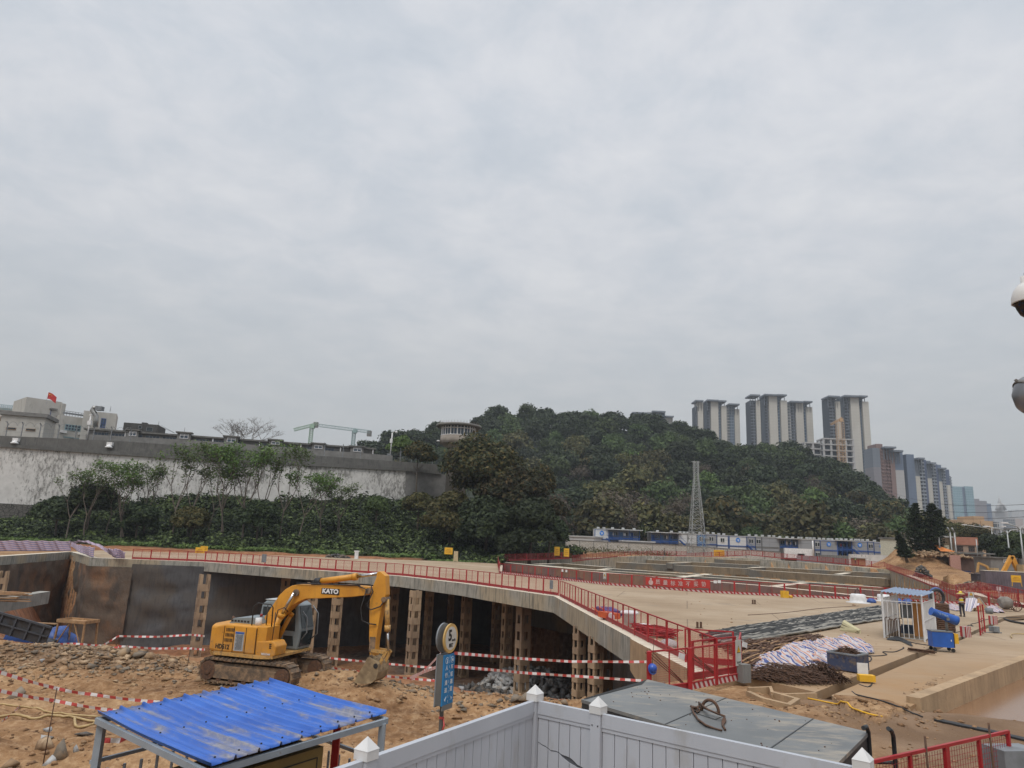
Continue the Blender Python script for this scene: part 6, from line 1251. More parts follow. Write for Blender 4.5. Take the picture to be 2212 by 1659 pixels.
SP = [(4.06, 3.84), (4.18, 3.87), (4.39, 3.73), (4.46, 3.11), (4.33, 2.78), (4.26, 2.06), (4.22, 1.55), (4.22, 1.05), (4.04, 1.05), (3.96, 1.67), (3.88, 2.65), (3.87, 3.10), (3.96, 3.41), (4.05, 3.66)]
s = bevelled(MB(), SP, -.17, .15).build('stick', MT['yel'], EX); mo = s.modifiers.new('bevel', 'BEVEL'); mo.width = .015; mo.segments = 2
MB().box((4.10, -.173, 1.5), (.22, .008, .45)).build('oil_stain', MT['steel'], s)
MB().cyl((4.40, -.2, 2.95), (4.40, .18, 2.95), .09, 12).cyl((4.1, -.2, 1.30), (4.1, .18, 1.30), .075, 12).cyl((4.1, -.2, 1.08), (4.1, .18, 1.08), .085, 12).build('stick_pins', MT['steel'], s)
MB().cyl((1.62, -.02, 3.38), (1.85, -.02, 3.41), .13, 12).box((1.7, 0, 3.33), (.35, .3, .1)).build('hose_bracket', MT['dark'], EX)
MB().cyl((1.78, -.02, 3.40), (3.22, -.02, 3.64), .105, 14).cyl((3.08, -.02, 3.615), (3.24, -.02, 3.642), .125, 14).build('stick_cylinder', MT['yel'], EX); MB().cyl((3.22, -.02, 3.64), (4.08, -.02, 3.79), .055, 12).build('stick_rod', MT['chrome'], EX)
for y in (-.34, .32): MB().cyl((.02, y, 1.08), (.60, y, 2.22), .105, 14).cyl((.56, y, 2.14), (.62, y, 2.26), .125, 14).build('boom_cylinder', MT['yel'], EX); MB().cyl((.60, y, 2.22), (1.0, y, 2.98), .05, 12).build('boom_rod', MT['chrome'], EX)
MB().cyl((4.43, -.01, 2.95), (4.54, -.01, 2.0), .085, 12).cyl((4.53, -.01, 2.12), (4.55, -.01, 1.92), .105, 12).build('bucket_cylinder', MT['yel2'], EX); MB().cyl((4.54, -.01, 2.0), (4.63, -.01, 1.30), .04, 10).build('bucket_rod', MT['chrome'], EX)
for y in (-.20, .18): MB().bar((4.10, y, 1.30), (4.63, y, 1.27), .05, .10).bar((4.63, y, 1.29), (4.44, y, .88), .05, .10).build('bucket_link', MT['yel2'], EX)
BU = [(4.04, 1.10), (4.16, 1.12), (4.38, 1.03), (4.56, .92), (4.58, .62), (4.50, .36), (4.30, .22), (3.95, .16), (3.52, .16), (3.68, .52), (3.88, .80)]
BU = [(4.2+(x-4.2)*.80, 1.02+(z-1.02)*.88) for x, z in BU]; bm = MB()
bevelled(bm, BU, -.40, -.36); bevelled(bm, BU, .36, .40)
for i in range(2, 7): a, c = BU[i], BU[i+1]; bm.hexa([(a[0], -.36, a[1]), (c[0], -.36, c[1]), (c[0], .36, c[1]), (a[0], .36, a[1]), (a[0]-.05, -.36, a[1]-.02), (c[0]-.05, -.36, c[1]+.05), (c[0]-.05, .36, c[1]+.05), (a[0]-.05, .36, a[1]-.02)])
bevelled(bm, [(4.04, 1.12), (4.2, 1.14), (4.4, 1.03), (4.42, .85), (4.1, .9)], -.2, .18); bk = bm.build('bucket', simple('earthy_bucket', (.30, .225, .13), (.17, .12, .07), 4, .85, dirt=(.42, .32, .20), dsc=2.5), EX)
MB().cyl((4.40, -.42, .86), (4.40, .42, .86), .08, 12).build('bucket_pin', MT['dark'], bk)
for k in range(5): y = -.33+k*.165; bevelled(MB(), [(3.72, .34), (3.48, .20), (3.70, .26)], y-.03, y+.03).build('bucket_tooth', MT['steel'], bk)
m = MB(); H_ = [[(3.3, -.1, 3.40), (3.9, -.25, 3.42), (4.02, -.27, 3.2), (3.85, -.3, 2.75), (3.98, -.28, 2.6), (4.3, -.22, 2.72), (4.42, -.1, 2.95)], [(3.4, -.22, 3.36), (3.8, -.32, 3.25), (3.66, -.36, 2.65), (3.72, -.33, 2.25), (3.95, -.26, 2.15), (4.2, -.2, 2.13)], [(1.0, -.24, 3.3), (2.0, -.24, 3.33), (3.5, -.24, 3.37)]]
for h in H_: m.tube(h, .022, 6)
m.build('hydraulic_hoses', MT['dark'], EX)
MB().tube([(.64, -.9, 1.46), (.72, -.95, 1.2), (.78, -.98, 2.0), (.72, -.9, 2.35)], .015, 5).tube([(.5, -.6, 1.8), (.62, -.62, 2.4), (.85, -.6, 2.5), (.95, -.5, 2.35)], .018, 5).build('mirror_frame', MT['dark'], EX)
def sign():
 d = Vector((.42, .90, 0)).normalized(); n = Vector((d.y, -d.x, 0)); p = Y(966, 1500, 17.9); rz = math.atan2(d.y, d.x); ztop = Y(966, 1346, 17.9).z
 t = thing('road_sign', 'round yellow rimmed speed sign above a blue lane board on one post', 'sign', (p.x, p.y, -1.7), rz); zt = ztop+1.7
 MB().box((0, .12, (zt-1.5)/2), (.07, .07, zt-1.5)).build('post', MT['plaster2'], t); MX = Matrix.Rotation(R(90), 3, 'X'); zc = zt-.34
 dsk = MB().lathe((0, .0, zc), [(.335, -.02), (.335, .02)], 40, True, MX).build('speed_disc', simple('yellow_disc_rim', (.62, .40, .14)), t)
 MB().lathe((0, -.012, zc), [(.265, -.013), (.265, .013)], 40, True, MX).build('disc_face', simple('off_white_disc', (.62, .60, .55)), dsk)
 F_ = lambda x, z, y=-.03: facing(Vector((x, y, z)), (1, 0, 0))
 text_mesh('5', .34, 'speed_number', MT['black'], dsk, F_(-.06, zc+.06), .002, .012); text_mesh('km/h', .085, 'unit_lettering', MT['black'], dsk, F_(.12, zc-.045), .002, .001); text_mesh('限速', .10, 'limit_lettering', MT['black'], dsk, F_(0, zc-.165), .002, .003)
 MB().lathe((0, .19, zc), [(.335, -.02), (.335, .02)], 40, True, MX).build('rear_disc', MT['grey'], t)
 zb, zh = zc-.36, 1.12; bl = simple('blue_sign_board', (.015, .20, .46)); bd = MB().box((.0, 0, zb-zh/2), (.52, .03, zh)).build('lane_board', bl, t); MB().box((0, .19, zb-zh/2-.02), (.52, .03, zh+.04)).build('rear_board', MT['grey'], t)
 MB().box((-.25, .095, zb-zh/2), (.02, .15, zh)).build('board_edge', MT['plaster2'], t); MB().box((.01, -.002, zb-zh-.05), (.48, .028, .12)).build('torn_lower_edge', MT['plaster'], bd)
 cw_ = simple('sign_lettering_white', (.70, .74, .76))
 for s_, x in (('人行通道', -.12), ('车辆通道', .13)):
  for k, ch in enumerate(s_): text_mesh(ch, .115, 'lane_lettering', cw_, bd, F_(x, zb-.30-k*.165, -.018), .002, .002)
  MB().lathe((x, -.018, zb-.13), [(.075, -.002), (.075, .002)], 24, True, MX).build('symbol_ring', cw_, bd); MB().lathe((x, -.021, zb-.13), [(.064, -.002), (.064, .002)], 24, True, MX).build('symbol_ground', bl, bd)
  m = MB(); s = 1
  if x < 0: m.lathe((x, -.026, zb-.10), [(.014, -.002), (.014, .002)], 10, True, MX).bar((x, -.026, zb-.115), (x, -.026, zb-.15), .02, .004).bar((x, -.026, zb-.15), (x-.022, -.026, zb-.185), .012, .004).bar((x, -.026, zb-.15), (x+.02, -.026, zb-.182), .012, .004).bar((x-.03, -.026, zb-.135), (x+.03, -.026, zb-.135), .010, .004)
  else: m.box((x, -.026, zb-.14), (.075, .004, .035)).bar((x-.03, -.026, zb-.12), (x-.018, -.026, zb-.10), .01, .004).bar((x-.018, -.026, zb-.10), (x+.018, -.026, zb-.10), .01, .004).bar((x+.018, -.026, zb-.10), (x+.03, -.026, zb-.12), .01, .004).box((x-.025, -.026, zb-.163), (.014, .004, .014)).box((x+.025, -.026, zb-.163), (.014, .004, .014))
  m.build('lane_symbol', cw_, bd); s = -1 if x < 0 else 1; z = zb-.98; m = MB().bar((x-s*.035, -.02, z+.05), (x+s*.035, -.02, z-.04), .014, .004).bar((x+s*.035, -.02, z-.04), (x+s*.035, -.02, z+.012), .014, .004).bar((x+s*.035, -.02, z-.04), (x-s*.02, -.02, z-.04), .014, .004); m.build('arrow', cw_, bd)
 m = MB()
 for k in range(10): m.box((.005, -.018, zb-.06-k*.11), (.008, .003, .06))
 m.build('centre_dashes', cw_, bd); MB().box((0, .12, zb-zh-.30), (.09, .09, .05)).tube([(0.0, .07, zb-zh-.3), (-.06, .0, zb-zh-.45), (-.10, .02, zb-zh-.55)], .02, 5).build('tied_tape', MT['tape'], t)
sign()
def shelter():
 L, T, Rr_, N = Vector((-5.94, 11.4, 1.3)), Vector((-4.32, 14.35, 1.3)), Vector((-1.75, 12.09, 1.3)), Vector((-3.44, 9.28, 1.3)); zg = -2.0; t = thing('shelter', 'open shelter with a stained bright blue ribbed metal roof on grey posts', 'shelter', (L.x, L.y, zg)); O = Vector((L.x, L.y, zg))
 u = (T-L); v = (N-L)
 m_, nt, b = base('blue_roof_sheet', .38); vv = coords(nt, 'World'); vs = coords(nt, 'World', (.9, .9, .9), (0, 0, R(40))); vst = coords(nt, 'Object', (1, 1, 1))
 mp = nt.nodes.new('ShaderNodeMapping'); mp.vector_type = 'TEXTURE'; mp.inputs['Rotation'].default_value = (0, 0, R(-40)); mp.inputs['Scale'].default_value = (4, 1, 1); nt.links.new(nt.nodes.new('ShaderNodeNewGeometry').outputs['Position'], mp.inputs[0]); along = mp.outputs[0]
 c = ramp(nt, noise(nt, vv, 1.2, 5), [(.3, (.014, .085, .38)), (.7, (.028, .135, .52))])
 st = mth(nt, 'ADD', mth(nt, 'MULTIPLY', noise(nt, along, 1.5, 4, .55, .5), .62), mth(nt, 'MULTIPLY', noise(nt, along, 5, 9, .75), .36))
 c = mix(nt, ramp(nt, st, [(.50, (0, 0, 0)), (.575, (.85, .85, .85))]), c, ramp(nt, noise(nt, vv, 9, 8, .7), [(.4, (.15, .155, .19)), (.62, (.30, .275, .24))]))
 nt.links.new(c, b.inputs['Base Color']); bump(nt, b, noise(nt, vv, 2.2, 4), .08, .02)
 n = 9; prof = []; s = 0.0
 for k in range(n):
  a = k/n; w = 1/n
  prof += [(a+.00*w, .045), (a+.035*w, .045), (a+.07*w, 0), (a+.46*w, .0), (a+.48*w, .010), (a+.52*w, .010), (a+.54*w, .0), (a+.93*w, 0), (a+.965*w, .045)]
 prof.append((1.0, .045)); V, Fq = [], []; nv = 14
 for a, h in prof:
  for j in range(nv): q = L+u*a+v*(-.012+1.03*j/(nv-1)); V.append((q.x-O.x, q.y-O.y, q.z-O.z+h+.03+.003*math.sin(a*17+j*.9)-.03*math.sin(math.pi*j/(nv-1))))
 V = np.array(V); ro = npmesh('ribbed_roof', V, grid_faces(len(prof), nv), m_, t); mo = ro.modifiers.new('sheet', 'SOLIDIFY'); mo.thickness = .006
 m = MB().bar(L.lerp(N, .5)-Vector((0, 0, .07)), T.lerp(Rr_, .5)-Vector((0, 0, .07)), .03)
 for a in (.06, .17, .28, .39, .5, .61, .72, .83, .94):
  for j in (.06, .5, .95): q = L+u*(a)+v*j; m.lathe(q+Vector((0, 0, .035)), [(.014, 0), (.014, .012), (.005, .018)], 8)
 wbuild(m, 'roof_screws', MT['dark'], t)
 gp = MT.setdefault('gpost', paint('grey_painted_tube', (.27, .31, .35), .5, (.16, .12, .09), 6, (.62, .7)))
 for a, b_, l in ((L, T, ''), (T, Rr_, ''), (Rr_, N, ''), (N, L, '')):
  wbuild(MB().bar(a-Vector((0, 0, .06)), b_-Vector((0, 0, .06)), .06, .08), 'frame_beam', gp, t)
 for q in (L+u*.02+v*.015, T, Rr_+(N-Rr_)*.03, N): wbuild(MB().box((q.x, q.y, (zg-.3+1.22)/2), (.10, .10, 1.52-zg)), 'post', gp, t)
 for a, b_, hz in ((L, T, .42), (L, N, .30), (T, Rr_, .40)):
  r = MB(); r.bar(a+Vector((0, 0, -1.3+hz+.25)), b_+Vector((0, 0, -1.3+hz+.25)), .05); r.bar(a+Vector((0, 0, -2.35+hz)), b_+Vector((0, 0, -2.35+hz)), .05); k = int((b_-a).length/.27)
  for i in range(1, k): q = a.lerp(b_, i/k); r.box((q.x, q.y, -.50+hz-.02), (.035, .035, 1.26))
  wbuild(r, 'railing', gp, t)
 q = T+(Rr_-T)*.66; wbuild(MB().box((q.x+.05, q.y-.5, -.45), (.11, .09, 3.0)), 'red_post', MT['red'], t)
 d = (Rr_-N).normalized(); nn = Vector((-d.y, d.x, 0)); a = N+d*.12; b_ = N+d*2.05; ct = thing('cabinet', 'ochre brown sheet cabinet standing under the blue roof', 'cabinet', (a.x, a.y, zg)); oc = MT.setdefault('ochre', simple('ochre_sheet_metal', (.20, .13, .035), (.15, .10, .03), 1.5, .55)); zt = 1.1
 pts = [a+nn*.12, b_+nn*.12, b_+nn*.9, a+nn*.9]; wbuild(MB().hexa([Vector((p.x, p.y, zg)) for p in pts]+[Vector((p.x, p.y, zt)) for p in pts]), 'body', oc, ct)
 dr = [a+nn*.108+d*.1, b_+nn*.108-d*.12]; m = MB().hexa([Vector((p.x, p.y, z)) for z in (-1.6, zt-.12) for p in (dr[0], dr[1], dr[1]+nn*.01, dr[0]+nn*.01)]); dd = wbuild(m, 'door', oc, ct)
 m = MB().bar(Vector((dr[0].x, dr[0].y, zt-.12))-nn*.003, Vector((dr[1].x, dr[1].y, zt-.12))-nn*.003, .012).bar(Vector((dr[1].x, dr[1].y, zt-.12))-nn*.003, Vector((dr[1].x, dr[1].y, -1.6))-nn*.003, .012); m.build('door_seam', MT['black'], dd, origin=tuple(ct.location))
shelter()
MT['vinyl'] = simple('off_white_vinyl', (.45, .47, .51), (.40, .42, .46), 1.2, .45, dirt=(.27, .25, .215), dsc=2.0, dth=(.52, .78), stretch=(1, 1, .35)); MT['vinylp'] = simple('white_vinyl_cap', (.62, .62, .62), (.55, .55, .54), 3, .5); MT['gap'] = simple('dark_gap', (.10, .105, .12))
def white_fence():
 zt = 2.40; zg = -1.2; P = [Vector((-1.07, 6.37, 0)), Vector((.42, 8.84, 0)), Vector((1.09, 8.33, 0)), Vector((3.17, 6.67, 0))]; P = [P[0]-(P[1]-P[0])*1.0]+P+[P[3]+(P[3]-P[2])*1.0]
 t = thing('plank_fence', 'white vinyl plank fence with pyramid capped posts across the foreground', 'fence', (P[2].x, P[2].y, zg))
 for i, q in enumerate(P):
  d = (P[min(i+1, len(P)-1)]-P[max(i-1, 0)]).normalized(); rz = math.atan2(d.y, d.x)
  if i == 2: rz = math.atan2((P[3]-P[2]).y, (P[3]-P[2]).x)
  if i == 3: rz = math.atan2((P[4]-P[3]).y, (P[4]-P[3]).x)
  p = wbuild(MB().box((q.x, q.y, (zg+zt-.05)/2), (.125, .125, zt-.05-zg), rz), 'post', MT['vinyl'], t); M_ = Matrix.Rotation(rz, 3, 'Z'); m = MB(); S = .073
  m.box((q.x, q.y, zt-.065), (.144, .144, .075), rz); b4 = [Vector((q.x, q.y, zt-.026))+M_@Vector((sx*S*1.03, sy*S*1.03, 0)) for sx, sy in ((-1, -1), (1, -1), (1, 1), (-1, 1))]; ap = Vector((q.x, q.y, zt+.07)); m.poly(b4[::-1])
  for k in range(4): m.poly([b4[k], b4[(k+1) % 4], ap])
  m.build('post_cap', MT['vinylp'], p, origin=tuple(t.location)); m = MB()
  for sx in (-1, 1): c = Vector((q.x, q.y, zt-.22))+M_@Vector((sx*.035, -.064, 0)); m.box(c, (.012, .008, .012), rz)
  m.build('screws', MT['dark'], p, origin=tuple(t.location))
 for i, (a, b) in enumerate(zip(P[:-1], P[1:])):
  d = (b-a).normalized(); n = Vector((d.y, -d.x, 0)); a2, b2 = a+d*.066, b-d*.066; L = (b2-a2).length; A = lambda s, z, o=0: Vector((a2.x, a2.y, z))+d*s+n*o
  r = MB().hexa([A(0, zt-.235, .03), A(L, zt-.235, .03), A(L, zt-.235, -.03), A(0, zt-.235, -.03), A(0, zt-.10, .03), A(L, zt-.10, .03), A(L, zt-.10, -.03), A(0, zt-.10, -.03)]); r = wbuild(r, 'top_rail', MT['vinyl'], t)
  MB().hexa([A(0, zt-.275, .022), A(L, zt-.275, .022), A(L, zt-.275, -.022), A(0, zt-.275, -.022), A(0, zt-.2355, .022), A(L, zt-.2355, .022), A(L, zt-.2355, -.022), A(0, zt-.2355, -.022)]).build('lower_lip', MT['vinyl'], r, origin=tuple(t.location))
  wbuild(MB().hexa([A(0, zg, -.002), A(L, zg, -.002), A(L, zg, -.006), A(0, zg, -.006), A(0, zt-.27, -.002), A(L, zt-.27, -.002), A(L, zt-.27, -.006), A(0, zt-.27, -.006)]), 'shade_backing', MT['gap'], t)  # dark sheet colours in the shade of the void behind gaps and crack
  nb = max(3, round(L/.15)); w = L/nb; zc = [zt-.68+rnd.uniform(-.03, .03) for _ in range(nb*4+1)]
  if i == 2:
   base_z = [1.86, 1.84, 1.80, 1.81, 1.775, 1.76, 1.72, 1.70, 1.68]; zc = [np.interp(k/(nb*4), np.linspace(0, 1, 9), base_z)+rnd.uniform(-.006, .006) for k in range(nb*4+1)]
  for k in range(nb):
   s0, s1 = k*w+.004, (k+1)*w-.004
   if i != 2: wbuild(MB().hexa([A(s0, zg, .012), A(s1, zg, .012), A(s1, zg, 0), A(s0, zg, 0), A(s0, zt-.272, .012), A(s1, zt-.272, .012), A(s1, zt-.272, 0), A(s0, zt-.272, 0)]), 'board', MT['vinyl'], t)
   else:
    up, lo = [], []
    for j in range(5): s = lerp(s0, s1, j/4); z = zc[k*4+j]; f = (k*4+j)/(nb*4); g = .006+.024*max(0, 1-abs(f-.62)/.22); up.append((s, z+g)); lo.append((s, z-g))
    m = MB().prism(up+[(s1, zt-.272), (s0, zt-.272)], lambda s, z: A(s, z, .012), lambda s, z: A(s, z, 0)); wbuild(m, 'upper_board', MT['vinyl'], t); m = MB().prism([(s0, zg), (s1, zg)]+lo[::-1], lambda s, z: A(s, z, .010), lambda s, z: A(s, z, 0)); wbuild(m, 'lower_board', MT['vinyl'], t)
white_fence()
def steel_bin():
 A, B, C = Vector((1.58, 14.45, 1.2)), Vector((3.3, 16.79, 1.2)), Vector((6.22, 12.85, 1.2)); D = A+C-B; zg = -.5; t = thing('steel_bin', 'big grey lidded steel bin, scuffed top with a rusty lifting ring', 'bin', ((A.x+C.x)/2, (A.y+C.y)/2, zg))
 m_, nt, b = base('scuffed_grey_steel', .5); vv = coords(nt, 'World'); vs = coords(nt, 'World', (.5, 1.6, 1), (0, 0, R(55)))
 c = ramp(nt, noise(nt, vv, .7, 6), [(.3, (.115, .122, .124)), (.7, (.18, .186, .185))]); c = mix(nt, ramp(nt, mth(nt, 'ADD', mth(nt, 'MULTIPLY', noise(nt, vs, 3.0, 10, .74), .6), mth(nt, 'MULTIPLY', noise(nt, vv, .45, 3), .42)), [(.50, (0, 0, 0)), (.62, (.85, .85, .85))]), c, (.33, .285, .225)); nt.links.new(c, b.inputs['Base Color'])
 dk = simple('dark_bin_side', (.030, .036, .040), (.02, .022, .025), 2, .5); pts = [A, B, C, D]
 bo = wbuild(MB().hexa([Vector((p.x, p.y, zg)) for p in pts[::-1]]+[Vector((p.x, p.y, 1.14)) for p in pts[::-1]]), 'body', dk, t); cen = (A+C)/2
 lid = wbuild(MB().hexa([p+(p-cen)*.006-Vector((0, 0, .058)) for p in pts[::-1]]+[p+(p-cen)*.006 for p in pts[::-1]]), 'lid', m_, t)
 m = MB(); e = (B-A)
 for f in (.42, .80):
  p, q = A.lerp(D, f), B.lerp(C, f); m.bar(p+Vector((0, 0, .004)), q+Vector((0, 0, .004)), .02, .008)
 m.build('lid_seams', dk, lid, origin=tuple(t.location)); m = MB(); n_ = (D-A).normalized()
 m.hexa([p for p in (A+e*.02+Vector((0, 0, .003)), A+e*.97+Vector((0, 0, .003)), A+e*.80+n_*.16+Vector((0, 0, .003)), A+e*.02+n_*.05+Vector((0, 0, .003)))]+[p for p in (A+e*.02+Vector((0, 0, .007)), A+e*.97+Vector((0, 0, .007)), A+e*.80+n_*.16+Vector((0, 0, .007)), A+e*.02+n_*.05+Vector((0, 0, .007)))]); m.build('lid_slot', MT['black'], lid, origin=tuple(t.location))
 CR = lambda x, y, z=1.2: G((2700+x/7.373)/1.8445, (2760+y/7.373)/1.8445, z); p = CR(960, 600); u = (CR(1180, 600)-CR(750, 520)); u.z = 0; u.normalize(); arc = [p+u*math.cos(a)*.16+Vector((0, 0, .02+.20*math.sin(a))) for a in np.linspace(0, math.pi, 15)]
 lg = wbuild(MB().tube(arc, .028, 8), 'lifting_ring', MT['rust'], t); pl_ = [CR(560, 620, 1.205), CR(1110, 795, 1.205), CR(1330, 700, 1.205), CR(790, 540, 1.205)]; wbuild(MB().hexa(pl_+[q+Vector((0, 0, .012)) for q in pl_]), 'lug_plate', m_, t)
 m = MB()
 for off in (0, .025, .05):
  m.tube([CR(390, 400, 1.24)+Vector((off, 0, 0)), CR(480, 600, 1.23)+Vector((0, off, 0)), CR(600, 780, 1.22+off*.3), CR(830, 950, 1.22+off*.3), CR(1080, 1050, 1.22), CR(1300, 1110, 1.22)], .016, 6); m.tube([CR(640, 390, 1.24)+Vector((0, off, off)), CR(900, 500, 1.3+off), CR(1180, 620, 1.28+off), CR(1380, 690, 1.24), CR(1320, 830, 1.22)+Vector((off, 0, 0)), CR(1320, 960, 1.22), CR(1400, 1090, 1.22)], .018, 6)
 m.tube([CR(390, 400, 1.24), CR(470, 440, 1.26), CR(560, 430, 1.3), CR(650, 520, 1.25), CR(600, 600, 1.22), CR(520, 480, 1.24), CR(620, 400, 1.26), CR(720, 460, 1.25)], .022, 6); m = m.build('wire_sling', MT['rust'], origin=None); tag(m, 'rusty steel wire sling lying in loops through the lifting ring', 'cable')
 d = (C-D).normalized(); n = Vector((d.y, -d.x, 0)); n = -n if n.dot(C-cen) < 0 else n
 text_mesh('NG12009', .36, 'stencilled_number', simple('chalky_stencil', (.30, .31, .31)), t, facing(D.lerp(C, .44)-Vector(t.location)+n*.008+Vector((0, 0, -.42)), d), .002, .004, sx=.62)
 q = C-d*.42+n*.03+Vector((0, 0, -.42)); tr_ = [q+d*.16+Vector((0, 0, .14)), q-d*.18, q+d*.16-Vector((0, 0, .14))]; m = MB()
 for k in range(3): m.bar(tr_[k], tr_[(k+1) % 3], .035, .05, up=n)
 wbuild(m, 'hook_triangle', dk, t)
 for off, f in ((0, .02), (.38, .05)):
  q = C+n*(f+off*.9)-d*.05; back = -d*.42+Vector((0, 0, .10)) if off else -d*.40+Vector((0, 0, .04))
  h = MB().tube([q+back+Vector((0, 0, .10)), q-d*.15+Vector((0, 0, .12)), q-d*.02+Vector((0, 0, .02)), q+Vector((0, 0, -.22)), q+Vector((0, 0, -1.6))], .035, 8); wbuild(h, 'tube_handle', dk, t)
 for z in (-.45, -.72): wbuild(MB().tube([C+n*.02-d*.05+Vector((0, 0, z)), C+n*.38-d*.05+Vector((0, 0, z+.06))], .028, 8), 'handle_rung', dk, t)
steel_bin()
m = MB()
for k in range(50):
 a, b_ = rnd.random(), rnd.random()**.6; q = Vector((1.58, 14.45, 1.2)).lerp(Vector((3.3, 16.79, 1.2)), .1+.85*(b_ if k % 2 else a))+(Vector((6.22, 12.85, 1.2))-Vector((3.3, 16.79, 1.2)))*(rnd.random()*.9+.05); r = rnd.uniform(.005, .017)
 m.lathe(q, [(r, 0), (r*.8, r*.6), (r*.2, r)], 5)
o = m.build('dirt_crumbs', MT['rust'], origin=(0, 0, 0)); tag(o, 'loose crumbs of dirt on the bin lid', 'dirt', kind='stuff')
def hitg(x, y, ymax=140):
 d = ray(x, y); t = 4.0; last = t
 while t < ymax:
  p = Vector((d.x*t, d.y*t, CAMZ+d.z*t))
  if p.z < ground_z(p.x, p.y): break
  last = t; t *= 1.012
 for _ in range(7):
  mid = (last+t)/2; p = Vector((d.x*mid, d.y*mid, CAMZ+d.z*mid))
  if p.z < ground_z(p.x, p.y): t = mid
  else: last = mid
 p = Vector((d.x*t, d.y*t, 0)); p.z = ground_z(p.x, p.y); return p
KRr = lambda x, y: (1870.4+x/6.476, 1246.9+y/6.476)
K7 = lambda x, y: (1599.3+x/6.277, 1290.3+y/6.277)
K6 = lambda x, y: (x/6.58, 1431.3+y/6.58)
M1 = lambda x, y: (x/3.709, 1225.3+y/3.709)
M2 = lambda x, y: (542.2+x/3.709, 1225.3+y/3.709)
M3_ = lambda x, y: (1084.3+x/3.709, 1225.3+y/3.709)
M4 = lambda x, y: (1615.6+x/3.709, 1225.3+y/3.709)
K8 = lambda x, y: (2033.1+x/11.33, 1165.6+y/11.33)
ZL = lambda x, y: (x/6.58, 1165.6+y/6.58)
def rock_mesh(seed, sub=2, flat=.65):
 bm = bmesh.new(); r_ = random.Random(seed)
 for k in range(9):
  d = Vector((r_.gauss(0, 1), r_.gauss(0, 1), r_.gauss(0, 1))).normalized()*r_.uniform(.6, 1.15); bm.verts.new((d.x*1.3, d.y*.9, d.z*flat))
 h = bmesh.ops.convex_hull(bm, input=bm.verts); bmesh.ops.delete(bm, geom=[v for v in bm.verts if not v.link_faces], context='VERTS'); bm.verts.index_update()
 bmesh.ops.triangulate(bm, faces=bm.faces); V = np.array([tuple(v.co) for v in bm.verts]); Fq = np.array([[v.index for v in f.verts] for f in bm.faces]); bm.free(); return V, Fq
RK = [rock_mesh(s, 1, .6) for s in range(8)]; RKh = [rock_mesh(s+20, 3, .75) for s in range(6)]
def rock_mat(name, a, b_, c): return simple(name, a, b_, 1.3, .95, bs=.5, bsc=9, bd=.03, dirt=c, dsc=1.2, dth=(.5, .66))
MT['rockt'] = rock_mat('tan_rubble', (.32, .21, .12), (.18, .11, .06), (.46, .34, .22)); MT['rockg'] = rock_mat('grey_rubble', (.24, .20, .155), (.13, .105, .08), (.36, .25, .15)); MT['rockw'] = rock_mat('white_rubble', (.50, .50, .49), (.26, .26, .26), (.36, .30, .24)); MT['rockd'] = rock_mat('dark_rubble', (.11, .105, .10), (.05, .05, .05), (.18, .13, .09)); MT['clod'] = rock_mat('earth_clods', (.30, .175, .09), (.17, .095, .05), (.40, .27, .15))
def scatter(name, lab, mat_, pts, sizes, seed=1, cat='rubble', z=None):
 rs2 = np.random.RandomState(seed); Vs, Fs, off = [], [], 0
 for (x, y), s in zip(pts, sizes):
  V, Fq = RK[rs2.randint(8)]; a = rs2.uniform(0, 6.28); c, s_ = math.cos(a), math.sin(a); tl = rs2.uniform(-.5, .5); ct, st_ = math.cos(tl), math.sin(tl)
  M_ = np.array([[c, -s_, 0], [s_, c, 0], [0, 0, 1]])@np.array([[1, 0, 0], [0, ct, -st_], [0, st_, ct]]); Vs.append((V*s)@M_.T+np.array([x, y, 0])); Fs.append(Fq+off); off += len(V)
 P = np.array(pts); Z = hgt(P[:, 0], P[:, 1]) if z is None else P[:, 0]*0+z
 for i in range(len(Vs)): Vs[i][:, 2] += Z[i]+sizes[i]*.12
 o = npmesh(name, np.concatenate(Vs), np.concatenate(Fs), mat_); tag(o, lab, cat, kind='stuff'); return o
rs = np.random.RandomState(21)
def area(n, x0, x1, y0, y1, dens=None):
 x = rs.uniform(x0, x1, n); y = rs.uniform(y0, y1, n); return np.column_stack([x, y])
def gauss(n, cx_, cy_, sx, sy): return np.column_stack([rs.normal(cx_, sx, n), rs.normal(cy_, sy, n)])
P = np.vstack([gauss(2200, -16.5, 28.8, 3.8, 1.0), gauss(800, -24, 31.5, 4.5, 1.3)]); scatter('rubble', 'broken stone heaped left of the excavator', MT['rockt'], P, rs.gamma(1.5, .030, len(P))+.02, 1)
P = np.vstack([gauss(350, -15.8, 28.6, 3.0, .8), gauss(140, -3.5, 26.6, 2.5, .4), gauss(160, 1.5, 25.6, 3.0, .5)]); scatter('rubble', 'grey stones among the heap left of the excavator', MT['rockg'], P, rs.gamma(1.6, .036, len(P))+.02, 2)
P = np.vstack([area(2400, -14, -4.5, 12.5, 18.7)]); scatter('rubble', 'loose tan stones on the bank at the lower left', MT['rockt'], P, rs.gamma(1.3, .042, len(P))+.012, 3)
P = area(700, -14, -4.5, 12.5, 18.5); scatter('rubble', 'grey and pale stones on the bank at the lower left', MT['rockg'], P, rs.gamma(1.3, .05, len(P))+.015, 4)
P = np.vstack([area(6500, -28, 3, 15, 31), gauss(500, 0, 26.3, 4, .6)]); P = P[~pip(P[:, 0], P[:, 1], PITP)]; scatter('earth_clods', 'earth clods and pebbles strewn over the churned site ground', MT['clod'], P, rs.gamma(1.2, .022, len(P))+.012, 5, 'clods')
